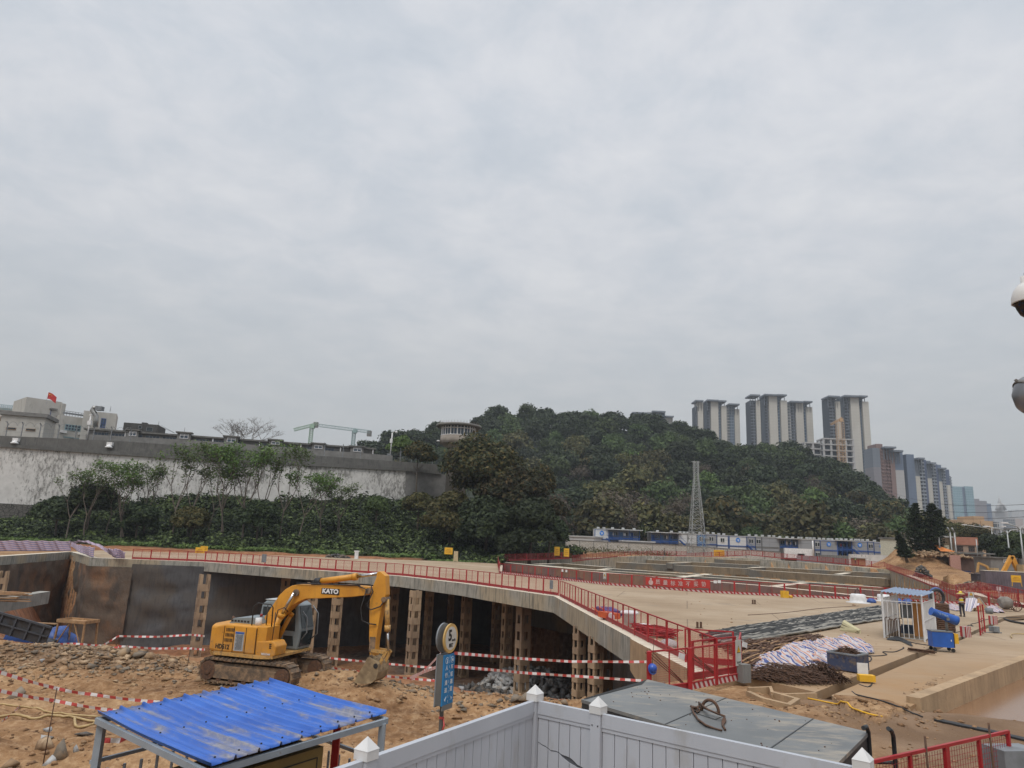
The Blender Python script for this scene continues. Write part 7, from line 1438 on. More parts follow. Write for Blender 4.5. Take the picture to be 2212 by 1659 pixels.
def heap(name, lab, mat_, c, rx, ry, h, n, smin, smax, seed):
 rs2 = np.random.RandomState(seed); Vs, Fs, off = [], [], 0; zb = ground_z(c[0], c[1])
 for i in range(n):
  a = rs2.uniform(0, 6.28); q = math.sqrt(rs2.rand()); x, y = c[0]+math.cos(a)*q*rx, c[1]+math.sin(a)*q*ry; z = max(ground_z(x, y), zb+h*(1-q*q))+rs2.uniform(-.1, .15); V, Fq = RK[rs2.randint(8)]; s = rs2.uniform(smin, smax)
  A_ = rs2.normal(size=(3, 3)); Q_, _ = np.linalg.qr(A_); Vs.append((V*s)@Q_.T+np.array([x, y, z])); Fs.append(Fq+off); off += len(V)
 o = npmesh(name, np.concatenate(Vs), np.concatenate(Fs), mat_); tag(o, lab, 'rubble', kind='stuff')
q = Y(1140, 1412, 70); heap('rubble_heap', 'pale broken concrete heaped in the pit left of the dark column', MT['rockw'], (q.x, q.y), 4.6, 5, 2.0, 520, .2, .55, 5)
q = Y(1150, 1445, 60); heap('rubble_heap', 'dark broken rock on the pit floor before the pale heap', MT['rockd'], (q.x, q.y), 4.5, 4, 1.0, 420, .2, .5, 6); q = Y(1040, 1440, 66); heap('rubble_heap', 'dark broken rock on the pit floor right of the speed sign', MT['rockd'], (q.x, q.y), 4.5, 4, .8, 330, .2, .5, 7)
q = Y(1345, 1425, 46); heap('rubble_heap', 'pale rubble slope showing right of the paired columns', MT['rockw'], (q.x, q.y), 2.4, 2.6, 2.2, 260, .12, .36, 8)
def boulder(xd, yd, s, mt, lab, seed, on=None):
 p = hitg(xd, yd) if on is None else G(xd, yd, on); V, Fq = RKh[seed % 6]; o = npmesh('boulder', V*s, Fq, MT[mt]); o.location = p+Vector((0, 0, s*.25)); o.rotation_euler = (0, 0, seed*1.1); tag(o, lab, 'boulder', 'boulders lying about the site')
for i, (x, y, s, mt, lab) in enumerate([(*M1(985, 700), .42, 'rockg', 'big rounded grey boulder on the heap left of the excavator'), (*M1(1100, 705), .36, 'rockt', 'flattish tan boulder right of the grey boulder'), (*M1(1195, 735), .38, 'rockt', 'slanting tan boulder nearest the excavator'), (*M1(840, 738), .28, 'rockt', 'small tan boulder left of the grey boulder'),
  (*M1(745, 805), .26, 'rockg', 'dark grey stone in front of the heap'), (*M1(345, 755), .18, 'rockw', 'whitish stone at the left end of the heap'), (*K6(230, 490), .40, 'rockg', 'squarish grey block at the left under the striped tape'), (*K6(900, 1330), .50, 'rockg', 'large angular grey rock on the lower left bank'),
  (*K6(640, 1230), .42, 'rockt', 'large orange brown rock on the lower left bank'), (*K6(1190, 1050), .26, 'rockd', 'dark angular rock below the hose loop'), (*K6(660, 1100), .22, 'rockw', 'pale long flake standing on the lower left bank'), (*K6(720, 980), .22, 'rockw', 'pale flat flake just below the yellow hose'),
  (*K6(700, 1430), .22, 'rockw', 'pale stone low on the left bank beside the shelter post'), (*K6(1090, 1250), .18, 'rockw', 'pale squared stone left of the shelter post'), (*M3_(205, 960), .34, 'rockt', 'tan boulder at the pit rim below the tall column'), (*M3_(150, 985), .26, 'rockt', 'smaller tan boulder left of the one at the pit rim'), (*M3_(690, 945), .28, 'rockt', 'pale boulder on the rim by the paired columns'),
  (*M3_(590, 960), .24, 'rockt', 'flat boulder on the rim left of the paired columns'), (*M3_(450, 965), .22, 'rockt', 'low boulder on the rim between the two columns'), (*M3_(775, 955), .18, 'rockt', 'pointed stone on the rim beside the end wall'), (*M2(1690, 985), .22, 'rockw', 'pale flat boulder on the rim right of the speed sign')]): boulder(x, y, s*.8, mt, lab, i)
def tape_strip(pts, lab, w=.075, grp='red and white barrier tapes', sag=.0):
 P = [Vector(p) for p in pts]; Q = []
 for a, b in zip(P[:-1], P[1:]):
  for k in range(8): t = k/8; Q.append(a.lerp(b, t)-Vector((0, 0, sag*4*t*(1-t))))
 Q.append(P[-1]); m = MB(); s = 0
 for i, (a, b) in enumerate(zip(Q[:-1], Q[1:])):
  L = (b-a).length; tw = lambda k: Vector((0, .35*math.sin(k*.9), 1)).normalized()*w/2; m.quad(a-tw(i), b-tw(i+1), b+tw(i+1), a+tw(i), [(s, 0), (s+L, 0), (s+L, 1), (s, 1)]); s += L
 o = m.build('barrier_tape', MT['tape']); tag(o, lab, 'tape', grp); return o
yy = 19.0
tape_strip([Y(*K6(-60, 115), 17.5), Y(*K6(805, 365), yy), Y(*K6(1300, 450), 19.5), Y(*K6(2300, 565), 20)], 'upper striped tape from the left edge past the thin bar', sag=.02); tape_strip([Y(*K6(-60, 385), 17.5), Y(*K6(780, 540), yy), Y(*K6(1700, 690), 19), Y(*K6(2300, 790), 19)], 'lower striped tape from the left edge past the thin bar', sag=.02)
tape_strip([Y(*M1(230, 620), 30.5), Y(*M1(600, 612), 30), Y(*M1(820, 630), 30), Y(*M1(945, 552), 30), Y(*M1(1250, 558), 30), Y(*M1(1540, 541), 29.5), Y(*M1(1640, 552), 29)], 'striped tape strung on bars above the rubble heap'); tape_strip([Y(*M1(945, 632), 30), Y(*M1(1250, 652), 30), Y(*M1(1520, 650), 29.5), Y(*M1(1640, 660), 29)], 'lower striped tape strung between the bars above the heap')
tape_strip([Y(*M1(180, 695), 29), Y(*M1(560, 705), 29), Y(*M1(950, 640), 29.6)], 'striped tape lying low at the left end of the heap')
tape_strip([Y(*M2(310, 685), 30), Y(*M2(700, 735), 29.5), Y(*M2(1100, 775), 29), Y(*M2(1480, 808), 28.5)], 'striped tape crossing behind the excavator bucket'); tape_strip([Y(*M2(490, 785), 28), Y(*M2(870, 838), 27.5), Y(*M2(1070, 872), 27), Y(*M2(1500, 912), 26.5)], 'striped tape sagging in front of the bucket')
tape_strip([Y(*M2(1280, 905), 24), Y(*M2(1400, 820), 22), Y(*M2(1522, 690), 17.8)], 'striped tape rising steeply to the top of the sign board'); tape_strip([Y(*M2(1270, 885), 24), Y(*M2(1500, 795), 17.8)], 'striped tape rising to the middle of the sign board')
tape_strip([Y(*M2(1630, 688), 18.0), Y(*M2(2212, 735), 21), Y(*M3_(560, 756), 22), Y(*M3_(1165, 758), 21.8)], 'upper striped tape from the sign to the red gate', .07); tape_strip([Y(*M2(1630, 795), 18.0), Y(*M2(2212, 848), 21), Y(*M3_(640, 876), 22), Y(*M3_(1130, 910), 21.6)], 'lower striped tape from the sign to the red gate', .07)
tape_strip([hitg(*K6(290, 610)), hitg(*K6(160, 745)), hitg(*K6(20, 850))], 'pale twisted tape end lying by the yellow hoses', .10); tape_strip([Y(*K6(1440, 1105), 12.6), Y(*K6(1700, 1110), 12.8), Y(*K6(1860, 1040), 13)], 'knotted striped tape behind the shelter post', .08)
for i, (K, x0, y0, x1, y1, d, l) in enumerate([(K6, 810, 362, 750, 790, yy, 'thin rusty bar holding the two near striped tapes'), (M1, 608, 560, 545, 720, 30.2, 'thin bar left of the big grey boulder'), (M1, 955, 490, 925, 715, 30, 'tall thin bar beside the big grey boulder'), (M1, 1527, 635, 1520, 780, 29.5, 'thin bar just left of the excavator track'), (M1, 205, 655, 165, 745, 29, 'leftmost thin bar beyond the heap'), (M1, 290, 640, 245, 740, 29.4, 'second thin bar from the left beyond the heap')]):
 a, b = Y(*K(x0, y0), d), Y(*K(x1, y1), d); b = Vector((a.x-.03, d, min(b.z, ground_z(b.x, d)))); o = MB().cyl(b-Vector((0, 0, .2)), a, .013, 6).build('steel_bar', MT['rust']); tag(o, l, 'bar', 'bars carrying the barrier tape')
MT['hose'] = simple('yellow_pvc_hose', (.46, .33, .15), (.36, .25, .11), 4, .5)
def on_ground(pts, K, r, lab, mat_='hose', name='hose', z=None, cat='hose', grp=None):
 P = [(hitg(*K(*p)) if z is None else G(*K(*p), z))+Vector((0, 0, r*.8)) for p in pts]; Q = []
 for i in range(len(P)-1):
  p0, p1, p2, p3 = P[max(i-1, 0)], P[i], P[i+1], P[min(i+2, len(P)-1)]
  for k in range(6): t = k/6; Q.append(.5*((2*p1)+(p2-p0)*t+(2*p0-5*p1+4*p2-p3)*t*t+(3*p1-p0-3*p2+p3)*t*t*t))
 Q.append(P[-1])
 if z is None:
  for q in Q: q.z = max(q.z, ground_z(q.x, q.y)+r*.8)
 o = MB().tube(Q, r, 8).build(name, MT[mat_]); tag(o, lab, cat, grp); return o
GH = 'yellow hoses at the lower left'
on_ground([(-80, 800), (160, 758), (290, 762), (430, 806), (560, 802), (750, 766), (900, 785), (1060, 795), (1380, 872), (1700, 930)], K6, .036, 'thick yellow hose snaking from the left edge to the shelter post', grp=GH)
on_ground([(-60, 590), (200, 622), (420, 652), (740, 722), (1000, 748), (1400, 778)], K6, .025, 'upper yellow hose running behind the thin bar', grp=GH); on_ground([(1060, 800), (1065, 890), (1110, 932), (1250, 910), (1385, 878)], K6, .036, 'yellow hose loop left of the shelter post', grp=GH)
GC = 'black cables on the concrete'
on_ground([(0, 1192), (60, 1180), (75, 1130), (30, 1105), (120, 1108), (240, 1100), (292, 1085), (240, 1050), (400, 1050), (525, 1000), (520, 985)], KRr, .022, 'black cable winding beside the striped crumpled tarpaulin', 'dark', 'cable', .0, 'cable', GC)
on_ground([(600, 905), (720, 935), (830, 950), (940, 962), (950, 900), (1000, 885)], KRr, .022, 'black cable between the white cage and the blue cannon cart', 'dark', 'cable', .0, 'cable', GC)
on_ground([(1200, 785), (1290, 770), (1370, 748)], KRr, .022, 'short black cable behind the blue cannon cart', 'dark', 'cable', .0, 'cable', GC); on_ground([(1408, 700), (1440, 675), (1500, 688), (1470, 660), (1560, 640), (1660, 602), (1800, 580), (1945, 568), (2170, 570)], KRr, .022, 'long black cable running to the right past the small red barrier', 'dark', 'cable', .0, 'cable', GC)
on_ground([(1940, 595), (2050, 630), (2250, 665)], KRr, .07, 'fat black pipe lying across the apron at the right edge', 'dark', 'pipe', .0, 'pipe'); on_ground([(1000, 920), (960, 965), (770, 982), (860, 1022), (1060, 1072), (1200, 1120), (1330, 1178), (1400, 1205)], M4, .022, 'black cable running from the yellow box down to the kerb end', 'dark', 'cable', None, 'cable', GC)
on_ground([(340, 990), (430, 1040), (580, 1075), (700, 1100), (850, 1140), (960, 1178), (1080, 1204)], M4, .022, 'bright yellow flat hose across the loose earth', 'yelp', 'hose', None, 'hose')
on_ground([(2040, 850), (2042, 800), (2240, 800)], KRr, .03, 'bent yellowish pipe on the apron at the right edge', 'hose', 'pipe', .02, 'pipe')
gr = thing('drain_grating', 'long narrow cast drain grating sunk in the muddy road', 'grating', hitg(*M4(1620, 1265))); m = MB(); a, b = hitg(*M4(1500, 1235)), hitg(*M4(2300, 1415)); n = 44
for k in range(n): q = a.lerp(b, k/n); q.z = ground_z(q.x, q.y)+.03; dd = (b-a).normalized(); m.bar(q, q+Vector((-dd.y, dd.x, 0))*.26, .05, .04)
wbuild(m, 'grating_bars', MT['dark'], gr)
for K, pts, lab in ((M4, [(0, 1000), (120, 1055), (330, 1105), (400, 1060), (200, 1005), (190, 960), (110, 948), (0, 960)], 'cast concrete drain pit opening beside the gate'),):
 P = [G(*K(*p), .02) for p in pts]; o = ribbon(RB(), [P[0], P[1], P[2], P[3], P[4]], .06, .08, -.9, .05).build('drain_pit', MT['brownc']); tag(o, lab, 'drain')
P = [G(*M4(*p), .02) for p in ((0, 958), (180, 950), (200, 1010), (545, 1000))]; o = ribbon(RB(), P, .05, .05, -.8, .0).build('drain_wall', MT['brownc']); tag(o, 'low cast concrete drain wall along the deck edge', 'drain')
def cloth_heap(K, outline, h, mat_, name, lab, z=0.0, amp=.16, n=90, cat='tarpaulin', uvs=1.0, seed=0):
 P = [G(*K(*p), z) for p in outline]; poly = [(p.x, p.y) for p in P]; xs = [p[0] for p in poly]; ys = [p[1] for p in poly]; gx = np.linspace(min(xs)-.05, max(xs)+.05, n); gy = np.linspace(min(ys)-.05, max(ys)+.05, n); X_, Y_ = np.meshgrid(gx, gy, indexing='ij'); ins = pip(X_, Y_, poly)
 dist = np.full(X_.shape, 1e9)
 for i in range(len(poly)):
  a = np.array(poly[i]); b = np.array(poly[(i+1) % len(poly)]); ab = b-a; t = np.clip(((X_-a[0])*ab[0]+(Y_-a[1])*ab[1])/(ab@ab), 0, 1); dist = np.minimum(dist, np.hypot(X_-a[0]-t*ab[0], Y_-a[1]-t*ab[1]))
 f = 1-np.exp(-dist/.45); w1 = fbm(X_+seed, Y_, .9, 4); rid = 1-np.abs(fbm(X_*1.1+w1*1.2+seed, Y_*1.6, 1.5, 3)*2.2); Z = z+.02+f*(h*(.65+.9*w1)+amp*rid)+amp*.75*(1-np.abs(fbm(X_+5, Y_*.8+w1, 3.0, 3)*2.2))*f; Z = np.maximum(Z, z+.01)
 V = np.stack([X_+.10*fbm(Y_, X_, 2.1, 3)*f, Y_+.12*fbm(X_, Y_, 2.3, 3)*f, Z], -1).reshape(-1, 3); Fq = grid_faces(n, n); k = ins.reshape(-1)[Fq].all(1); Fq = Fq[k]; c = np.array([V[:, 0].mean(), V[:, 1].mean(), z])
 U = (X_*.9+w1*.9+Z*1.4).reshape(-1)*uvs; Vv = Y_.reshape(-1); uv = np.stack([U[Fq], Vv[Fq]], -1).reshape(-1, 2); o = npmesh(name, V-c, Fq, mat_, smooth=True, uv=uv); o.location = c; tag(o, lab, cat); return o
cloth_heap(K7, [(150, 880), (165, 1080), (350, 1110), (560, 1040), (900, 985), (1200, 975), (1500, 900), (1690, 790), (1830, 765), (1800, 665), (1640, 680), (1560, 620), (1450, 600), (1250, 640), (900, 680), (640, 720), (430, 810)], .36, MT['tarp2'], 'tarpaulin', 'big crumpled blue, pink and white striped tarpaulin on the concrete', 0, .26, 170)
cloth_heap(KRr, [(1110, 440), (1230, 475), (1330, 480), (1320, 420), (1220, 395), (1120, 400)], .25, MT['tarp2'], 'tarpaulin', 'small rumpled striped tarpaulin left of the worker in the yellow vest', 0, .15, 50)
cloth_heap(KRr, [(1650, 470), (1720, 500), (1960, 505), (1900, 450), (1780, 440), (1660, 410)], .3, MT['tarp2'], 'tarpaulin', 'low striped tarpaulin heap between the tent and the mixer', 0, .15, 50, seed=4)
bt_ = simple('dusty_blue_tarp', (.03, .09, .33), (.02, .055, .20), 3, .5)
def low_pt(xd, yd, d): p = Y(xd, yd, d); return Vector((p.x, d, ground_z(p.x, d)))
tp = low_pt(85, 1385, 41); m = MB()
nx, ny = 26, 16; V = []
for i in range(nx):
 for j in range(ny):
  u, v = i/(nx-1), j/(ny-1); e = min(1, 5*min(u, 1-u, v*1.2, (1-v)*1.2)); V.append(((u-.5)*3.4+.12*math.sin(v*9+i), (v-.5)*1.8, 1.12*e**.5+.08*math.sin(u*13+v*5)*e-.15*u*e))
o = npmesh('blue_tarpaulin', V, grid_faces(nx, ny), bt_, smooth=True); o.location = tp; tag(o, 'blue tarpaulin thrown over a pile beyond the ridge, plank on top', 'tarpaulin')
o = MB().box((tp.x-.1, tp.y, tp.z+1.24), (1.9, .2, .05), R(-4)).build('plank', MT['wood']); tag(o, 'single plank resting on the blue tarpaulin', 'plank')
q = low_pt(162, 1386, 40.5); t = thing('timber_table', 'rough timber table with a shallow tray top by the pit wall', 'table', q, R(-12))
MB().box((0, 0, 1.42), (1.75, 1.0, .05)).build('tray', MT['wood'], t); MB().box((0, -.5, 1.47), (1.8, .05, .16)).box((0, .5, 1.47), (1.8, .05, .16)).box((-.89, 0, 1.475), (.05, 1.0, .16)).box((.89, 0, 1.475), (.05, 1.0, .16)).build('tray_rim', MT['wood'], t)
for sx in (-1, 1):
 for sy in (-1, 1): MB().bar((sx*.82, sy*.45, 1.4), (sx*.9, sy*.5, -.1), .08).build('leg', MT['wood'], t)
MB().bar((-.85, -.5, .1), (-.1, -.47, 1.38), .06, .04).bar((.85, -.5, .1), (.2, -.47, 1.38), .06, .04).build('braces', MT['wood'], t)
q = low_pt(22, 1376, 38.5); t = thing('dumper_body', 'dark ribbed steel dumper body tipped on its side at the left edge', 'dumper', q, 0, None, (0, R(14), R(6)))
MB().box((0, 0, .75), (3.4, .12, .95)).box((0, .7, .3), (3.3, 1.3, .1)).build('side_panel', simple('dark_blue_grey_steel', (.04, .045, .055), (.03, .025, .02), 3, .7), t); m = MB()
for k in range(5): m.box((-1.5+k*.72, -.1, .75), (.08, .08, .95))
m.box((0, -.1, 1.2), (3.4, .1, .1)).box((0, -.1, .72), (3.4, .06, .07)).build('ribs', simple('dark_rib_steel', (.055, .06, .07)), t)
q = Y(*ZL(70, 830), 60); t = thing('plank_stack', 'loose stack of weathered planks on the low strut at the left edge', 'planks', q)
for k in range(9): MB().box((rnd.uniform(-.6, .6), rnd.uniform(-.3, .3), -.25+k*.09), (rnd.uniform(2.4, 3.6), .25, .06), rnd.uniform(-.25, .25)).build('plank', MT['wood'], t)
def hung(ptsb, ptst, name, lab, per=26, amp=.14):
 n = 120; V, uv = [], []; Pb = [Vector(p) for p in ptsb]; Pt = [Vector(p) for p in ptst]; nv = 14
 def at(P, t): k = min(int(t*(len(P)-1)), len(P)-2); return P[k].lerp(P[k+1], t*(len(P)-1)-k)
 for i in range(n):
  t = i/(n-1); a, b = at(Pb, t), at(Pt, t)
  for j in range(nv): s = j/(nv-1); q = a.lerp(b, s)+Vector((0, amp*math.sin(t*per+s*2.2)*(1-s*.6)+.07*math.sin(t*71+s*5), -.10*math.sin(math.pi*((t*5) % 1))*s)); V.append(tuple(q)); uv.append((t*20, s*1.25+.03*math.sin(t*30)))
 V = np.array(V); c = V.min(0); Fq = grid_faces(n, nv); UV = np.array(uv)[Fq].reshape(-1, 2); o = npmesh(name, V-c, Fq, MT['tarp'], smooth=True, uv=UV); o.location = c; tag(o, lab, 'tarpaulin'); mo = o.modifiers.new('cloth', 'SOLIDIFY'); mo.thickness = .01; return o
hung([Y(*ZL(-60, 165), 96), Y(*ZL(500, 163), 98), Y(*ZL(1000, 160), 100)], [Y(*ZL(-60, 8), 96), Y(*ZL(500, 10), 98), Y(*ZL(1000, 18), 100)], 'striped_tarpaulin', 'long purple striped tarpaulin hung along the fence at the far left')
hung([Y(*ZL(995, 90), 99), Y(*ZL(1150, 190), 92), Y(*ZL(1330, 255), 87)], [Y(*ZL(1010, 40), 99), Y(*ZL(1180, 80), 92), Y(*ZL(1345, 105), 87)], 'striped_tarpaulin', 'lower striped tarpaulin strip sagging over the beam corner', 12)
hung([Y(*ZL(1000, 80), 99), Y(*ZL(1110, 35), 96), Y(*ZL(1250, 50), 92), Y(*ZL(1400, 95), 89), Y(*ZL(1500, 180), 87.5), Y(*ZL(1620, 260), 87)], [Y(*ZL(1010, 30), 99), Y(*ZL(1120, 5), 96), Y(*ZL(1260, 10), 92), Y(*ZL(1420, 65), 89), Y(*ZL(1540, 130), 87.5), Y(*ZL(1680, 200), 87)], 'striped_tarpaulin', 'striped tarpaulin strip arching up in the wind over the beam corner', 9, .25)
hung([Y(*ZL(1560, 190), 87.3), Y(*ZL(1660, 265), 87), Y(*ZL(1780, 268), 86.6)], [Y(*ZL(1470, 120), 87.3), Y(*ZL(1690, 125), 87), Y(*ZL(1785, 178), 86.6)], 'striped_tarpaulin', 'end of the striped tarpaulin draped over the first fence panel', 10)
def on_fence(xd, yd, off=-.08):
 """point seen at (xd, yd) on the near fence of the strutted pit"""
 for a, b in zip(NEAR[:-1], NEAR[1:]):
  d = Vector((b[0]-a[0], b[1]-a[1], 0)).normalized(); n = Vector((d.y, -d.x, 0)); q = PL(xd, yd, (a[0]+n.x*-off, a[1]+n.y*-off), (n.x, n.y)); s = (q-Vector((a[0], a[1], 0))).dot(d)
  if s <= (Vector(b)-Vector(a)).length: return q, d
 return q, d
ba = SA(1720, 400); bb = SB(355, 440); a, d = on_fence(*ba); b, _ = on_fence(*bb); t = thing('banner', 'long faded red banner with white characters tied to the striped fence', 'banner', (a.x, a.y, a.z)); m = MB(); Q = 30
for k in range(Q):
 u0, u1 = k/Q, (k+1)/Q; sg = lambda u: -.12*math.sin(math.pi*u)-.03*math.sin(u*20); h = .42; p0, p1 = a.lerp(b, u0)+Vector((0, .0, sg(u0))), a.lerp(b, u1)+Vector((0, 0, sg(u1))); m.quad(p0-Vector((0, 0, h*(1 if u0 < .02 else .8))), p1-Vector((0, 0, h*.8)), p1+Vector((0, 0, h)), p0+Vector((0, 0, h)))
wbuild(m, 'cloth', simple('banner_cloth', (.46, .035, .025), (.36, .03, .025), 1, .7), t); bc = simple('banner_lettering', (.58, .40, .38)); L_ = b-a
for k, ch in enumerate('质量标准不妥协'): f_ = .20+k*.118; text_mesh(ch, .50, 'lettering', bc, t, facing(L_*f_+Vector((0, -.05, .02-.12*math.sin(math.pi*f_))), L_), .004, .006)
mm = L_*.085+Vector((0, -.05, .0)); m = MB(); Mx = Matrix.Rotation(math.atan2(L_.y, L_.x), 3, 'Z')@Matrix.Rotation(R(90), 3, 'X')
m.lathe(mm+Vector((0, 0, .22)), [(.10, -.01), (.10, .01)], 16, True, Mx); m.lathe(mm+Vector((0, 0, -.12)), [(.24, -.01), (.24, .01)], 20, True, Mx); m.build('round_emblem', bc, t)
def warn(p, d, w, h, lab, K=None, rot=0, blank=.22):
 t = thing('warning_plate', lab, 'sign', p, math.atan2(d.y, d.x), 'warning plates on the red fences'); MB().box((0, 0, 0), (w, .015, h)).build('plate', simple('pale_plate', (.52, .52, .48), (.42, .42, .39), 3, .6), t); s = w*.36
 z0 = h*.12; tri = [(-s, z0-s*.8), (s, z0-s*.8), (0, z0+s)]; MB().prism(tri, lambda x, z: (x, -.012, z), lambda x, z: (x, -.009, z)).build('black_triangle', MT['black'], t); MB().prism([(x*.8, (z-z0)*.8+z0-.01*s) for x, z in tri], lambda x, z: (x, -.015, z), lambda x, z: (x, -.0125, z)).build('yellow_triangle', MT['yelp'], t); MB().box((0, -.017, z0), (s*.14, .003, s*.62)).box((0, -.017, z0-s*.48), (s*.15, .003, s*.15)).build('exclamation_mark', MT['black'], t); text_mesh('当心坠落', w*.19, 'caption', MT['black'], t, facing(Vector((0, -.011, -h*.38)), (1, 0, 0)), .001, .001); return t
q, d = on_fence(*SA(1270, 345)); warn(q, d, .42, .62, 'white plate with a yellow warning triangle on the striped fence'); q = Y(*KRr(1472, 245), 64.5); warn(q, Vector((1, 0, 0)), .50, .50, 'white warning plate above the striped tent, behind the worker')
CG = lambda x, y: ((2500+x/4.022)/1.8445, (2480+y/4.022)/1.8445); gd = (g2-g1).normalized(); gn = Vector((gd.y, -gd.x, 0)); q = PL(*CG(1778, 485), (g1+gn*.06)[:2], gn[:2]); warn(q, gd, .34, .78, 'tall white warning plate on the near red gate panel')
for x, y, l in ((870, 540, 'on the gate panel right of the blue helmet'), (1880, 358, 'on the top rail beside the tall warning plate')):
 q = PL(*CG(x, y), (g1+gn*.05)[:2], gn[:2]); o = MB().box((0, 0, 0), (.30, .02, .16)).build('paper_card', MT['white'], origin=(0, 0, 0)); o.location = q; o.rotation_euler = (0, R(14), math.atan2(gd.y, gd.x)); tag(o, 'small blank white card ' + l, 'card', 'white cards on the gate')
for K, x, y, l in ((SA, 805, 285, 'left of the pair on the striped fence'), (SA, 848, 290, 'right of the pair on the striped fence'), (SB, 415, 410, 'right of the banner, left card'), (SB, 458, 408, 'right of the banner, right card')):
 q, d = on_fence(*K(x, y)); o = MB().box((0, 0, 0), (.30, .02, .26), math.atan2(d.y, d.x)).build('paper_card', MT['white'], origin=(0, 0, 0)); o.location = q; tag(o, 'small white card ' + l, 'card', 'white cards on the striped fence')
q = Y(*SA(683, 440), 57.6); o = MB().box((0, 0, 0), (.38, .04, .66), R(-55)).build('grey_plate', MT['grey'], origin=(0, 0, 0)); o.location = q; tag(o, 'blank grey plate on the fence panel next to the deck corner', 'plate', 'grey plates on the deck fence')
for x, y, dp, l in ((105, 1457, 80.5, 'on the deck fence above the excavator cab'),): q = Y(*Z2(x, y), 83); o = MB().box((0, 0, 0), (.7, .05, .9), R(-30)).build('grey_plate', MT['grey'], origin=(0, 0, 0)); o.location = q; tag(o, 'small grey plate ' + l, 'plate', 'grey plates on the deck fence')
q = PL(*CG(398, 735), (g0+gn*.16)[:2], gn[:2]); t = thing('hard_hat', 'blue hard hat hanging by a cord from the left gate post', 'helmet', q, R(20), None, (R(75), 0, R(30))); s = .9
MB().lathe((0, 0, 0), [(.14*s, 0), (.135*s, .05*s), (.11*s, .10*s), (.06*s, .135*s), (.01, .145*s)], 20).build('shell', simple('blue_plastic', (.03, .09, .42), (.025, .08, .36), 4, .3), t); MB().lathe((0, -.02, 0), [(.17*s, -.004), (.165*s, .008)], 20).build('brim', simple('blue_plastic_brim', (.03, .09, .40), None, 4, .3), t)
o = MB().tube([q+Vector((0, 0, .1)), q+Vector((.05, .05, .6)), q+Vector((.12, .3, 1.15))], .008, 5).build('cord', MT['rust']); tag(o, 'thin cord holding the blue hard hat', 'cord')
t = thing('starter_bars', 'long rusty starter bars leaning across the brown end wall', 'bars', G(*CG(900, 900), .2))
for k, (p0, p1) in enumerate((((310, 445), (925, 1000)), ((290, 485), (905, 1000)), ((350, 420), (940, 1005)), ((915, 380), (1450, 850)), ((860, 440), (1420, 850)), ((1030, 500), (1440, 870)))):
 a = PL(*CG(*p0), (g0+Vector((0, 1.0, 0)))[:2], gn[:2]); b = PL(*CG(*p1), (g0+Vector((0, .35, 0)))[:2], gn[:2]); wbuild(MB().cyl(a, b, .014, 6), 'rebar', MT['rust'], t)
CF = lambda x, y: ((2300+x/6.32)/1.8445, (2380+y/6.32)/1.8445)
def gz(K, x, y, z=0): return G(*K(x, y), z)
q = gz(CF, 460, 420)+Vector((.75, 0, 0)); t = thing('tarp_bundle', 'purple blue tarpaulin bundle lying behind the deck fence', 'bundle', q, R(-84)); m = MB()
for k in range(5): m.tube([(-1.6+k*.12, -.28+k*.14, .16), (0, -.25+k*.14, .24+.05*(k % 2)), (1.5, -.28+k*.15, .2)], .17, 8)
m.build('folds', simple('purple_blue_tarp', (.07, .06, .24), (.035, .03, .11), 3, .55), t)
q = gz(CF, 1310, 740); t = thing('white_drum', 'squat white drum with a flange behind the deck fence', 'drum', q); MB().lathe((0, 0, 0), [(.36, 0), (.36, .62), (.48, .64), (.48, .72), (.40, .78), (.05, .80)], 24).build('drum_body', MT['white'], t)
q = gz(CF, 1640, 800); t = thing('white_drum', 'low white reel beside the squat white drum', 'drum', q+Vector((.1, .2, 0))); MB().lathe((0, 0, 0), [(.40, 0), (.40, .2), (.34, .22), (.05, .26)], 24).build('reel_body', MT['white'], t)
q = gz(CF, 800, 590); t = thing('hand_cart', 'orange red hand cart with a white wheel behind the deck fence', 'cart', q, R(-65)); MB().box((0, 0, .3), (1.3, .6, .3)).bar((-.7, .25, .4), (-1.4, .25, .6), .04).bar((-.7, -.25, .4), (-1.4, -.25, .6), .04).build('tray', paint('orange_red_paint', (.55, .10, .03), .5), t); MB().lathe((.75, -.36, .25), [(.25, -.05), (.25, .05)], 18, True, Matrix.Rotation(R(90), 3, 'X')).build('wheel', MT['white'], t)
q = gz(CF, 1900, 960); t = thing('hose_pile', 'tangled heap of red hoses and guard rail parts by the deck fence', 'hoses', q, R(-60)); rr_ = random.Random(9)
for k in range(14):
 pts = []; a0 = rr_.uniform(0, 6.28)
 for j in range(9): a = a0+j*.55; pts.append((math.cos(a)*rr_.uniform(.6, 1.5), math.sin(a)*rr_.uniform(.35, .8), .05+k*.025+rr_.uniform(0, .05)))
 MB().tube(pts, .03, 6).build('hose_coil', MT['red'] if k % 3 else MT['redd'], t)
m = MB()
for k in range(7): m.box((.2*math.sin(k), .1*k-.2, .05+.05*k), (2.6, .06, .05), .05*k)
m.build('rail_parts', MT['red'], t)
q = gz(CG, 660, 385); t = thing('sack', 'dirty striped sack lying behind the deck fence', 'sack', q, R(20)); m = MB(); m.lathe((0, 0, 0), [(.42, 0), (.40, .12), (.28, .24), (.10, .30), (.02, .31)], 14); m.build('sack_body', simple('dusty_sack', (.42, .38, .36), (.28, .25, .25), 6, .8), t)
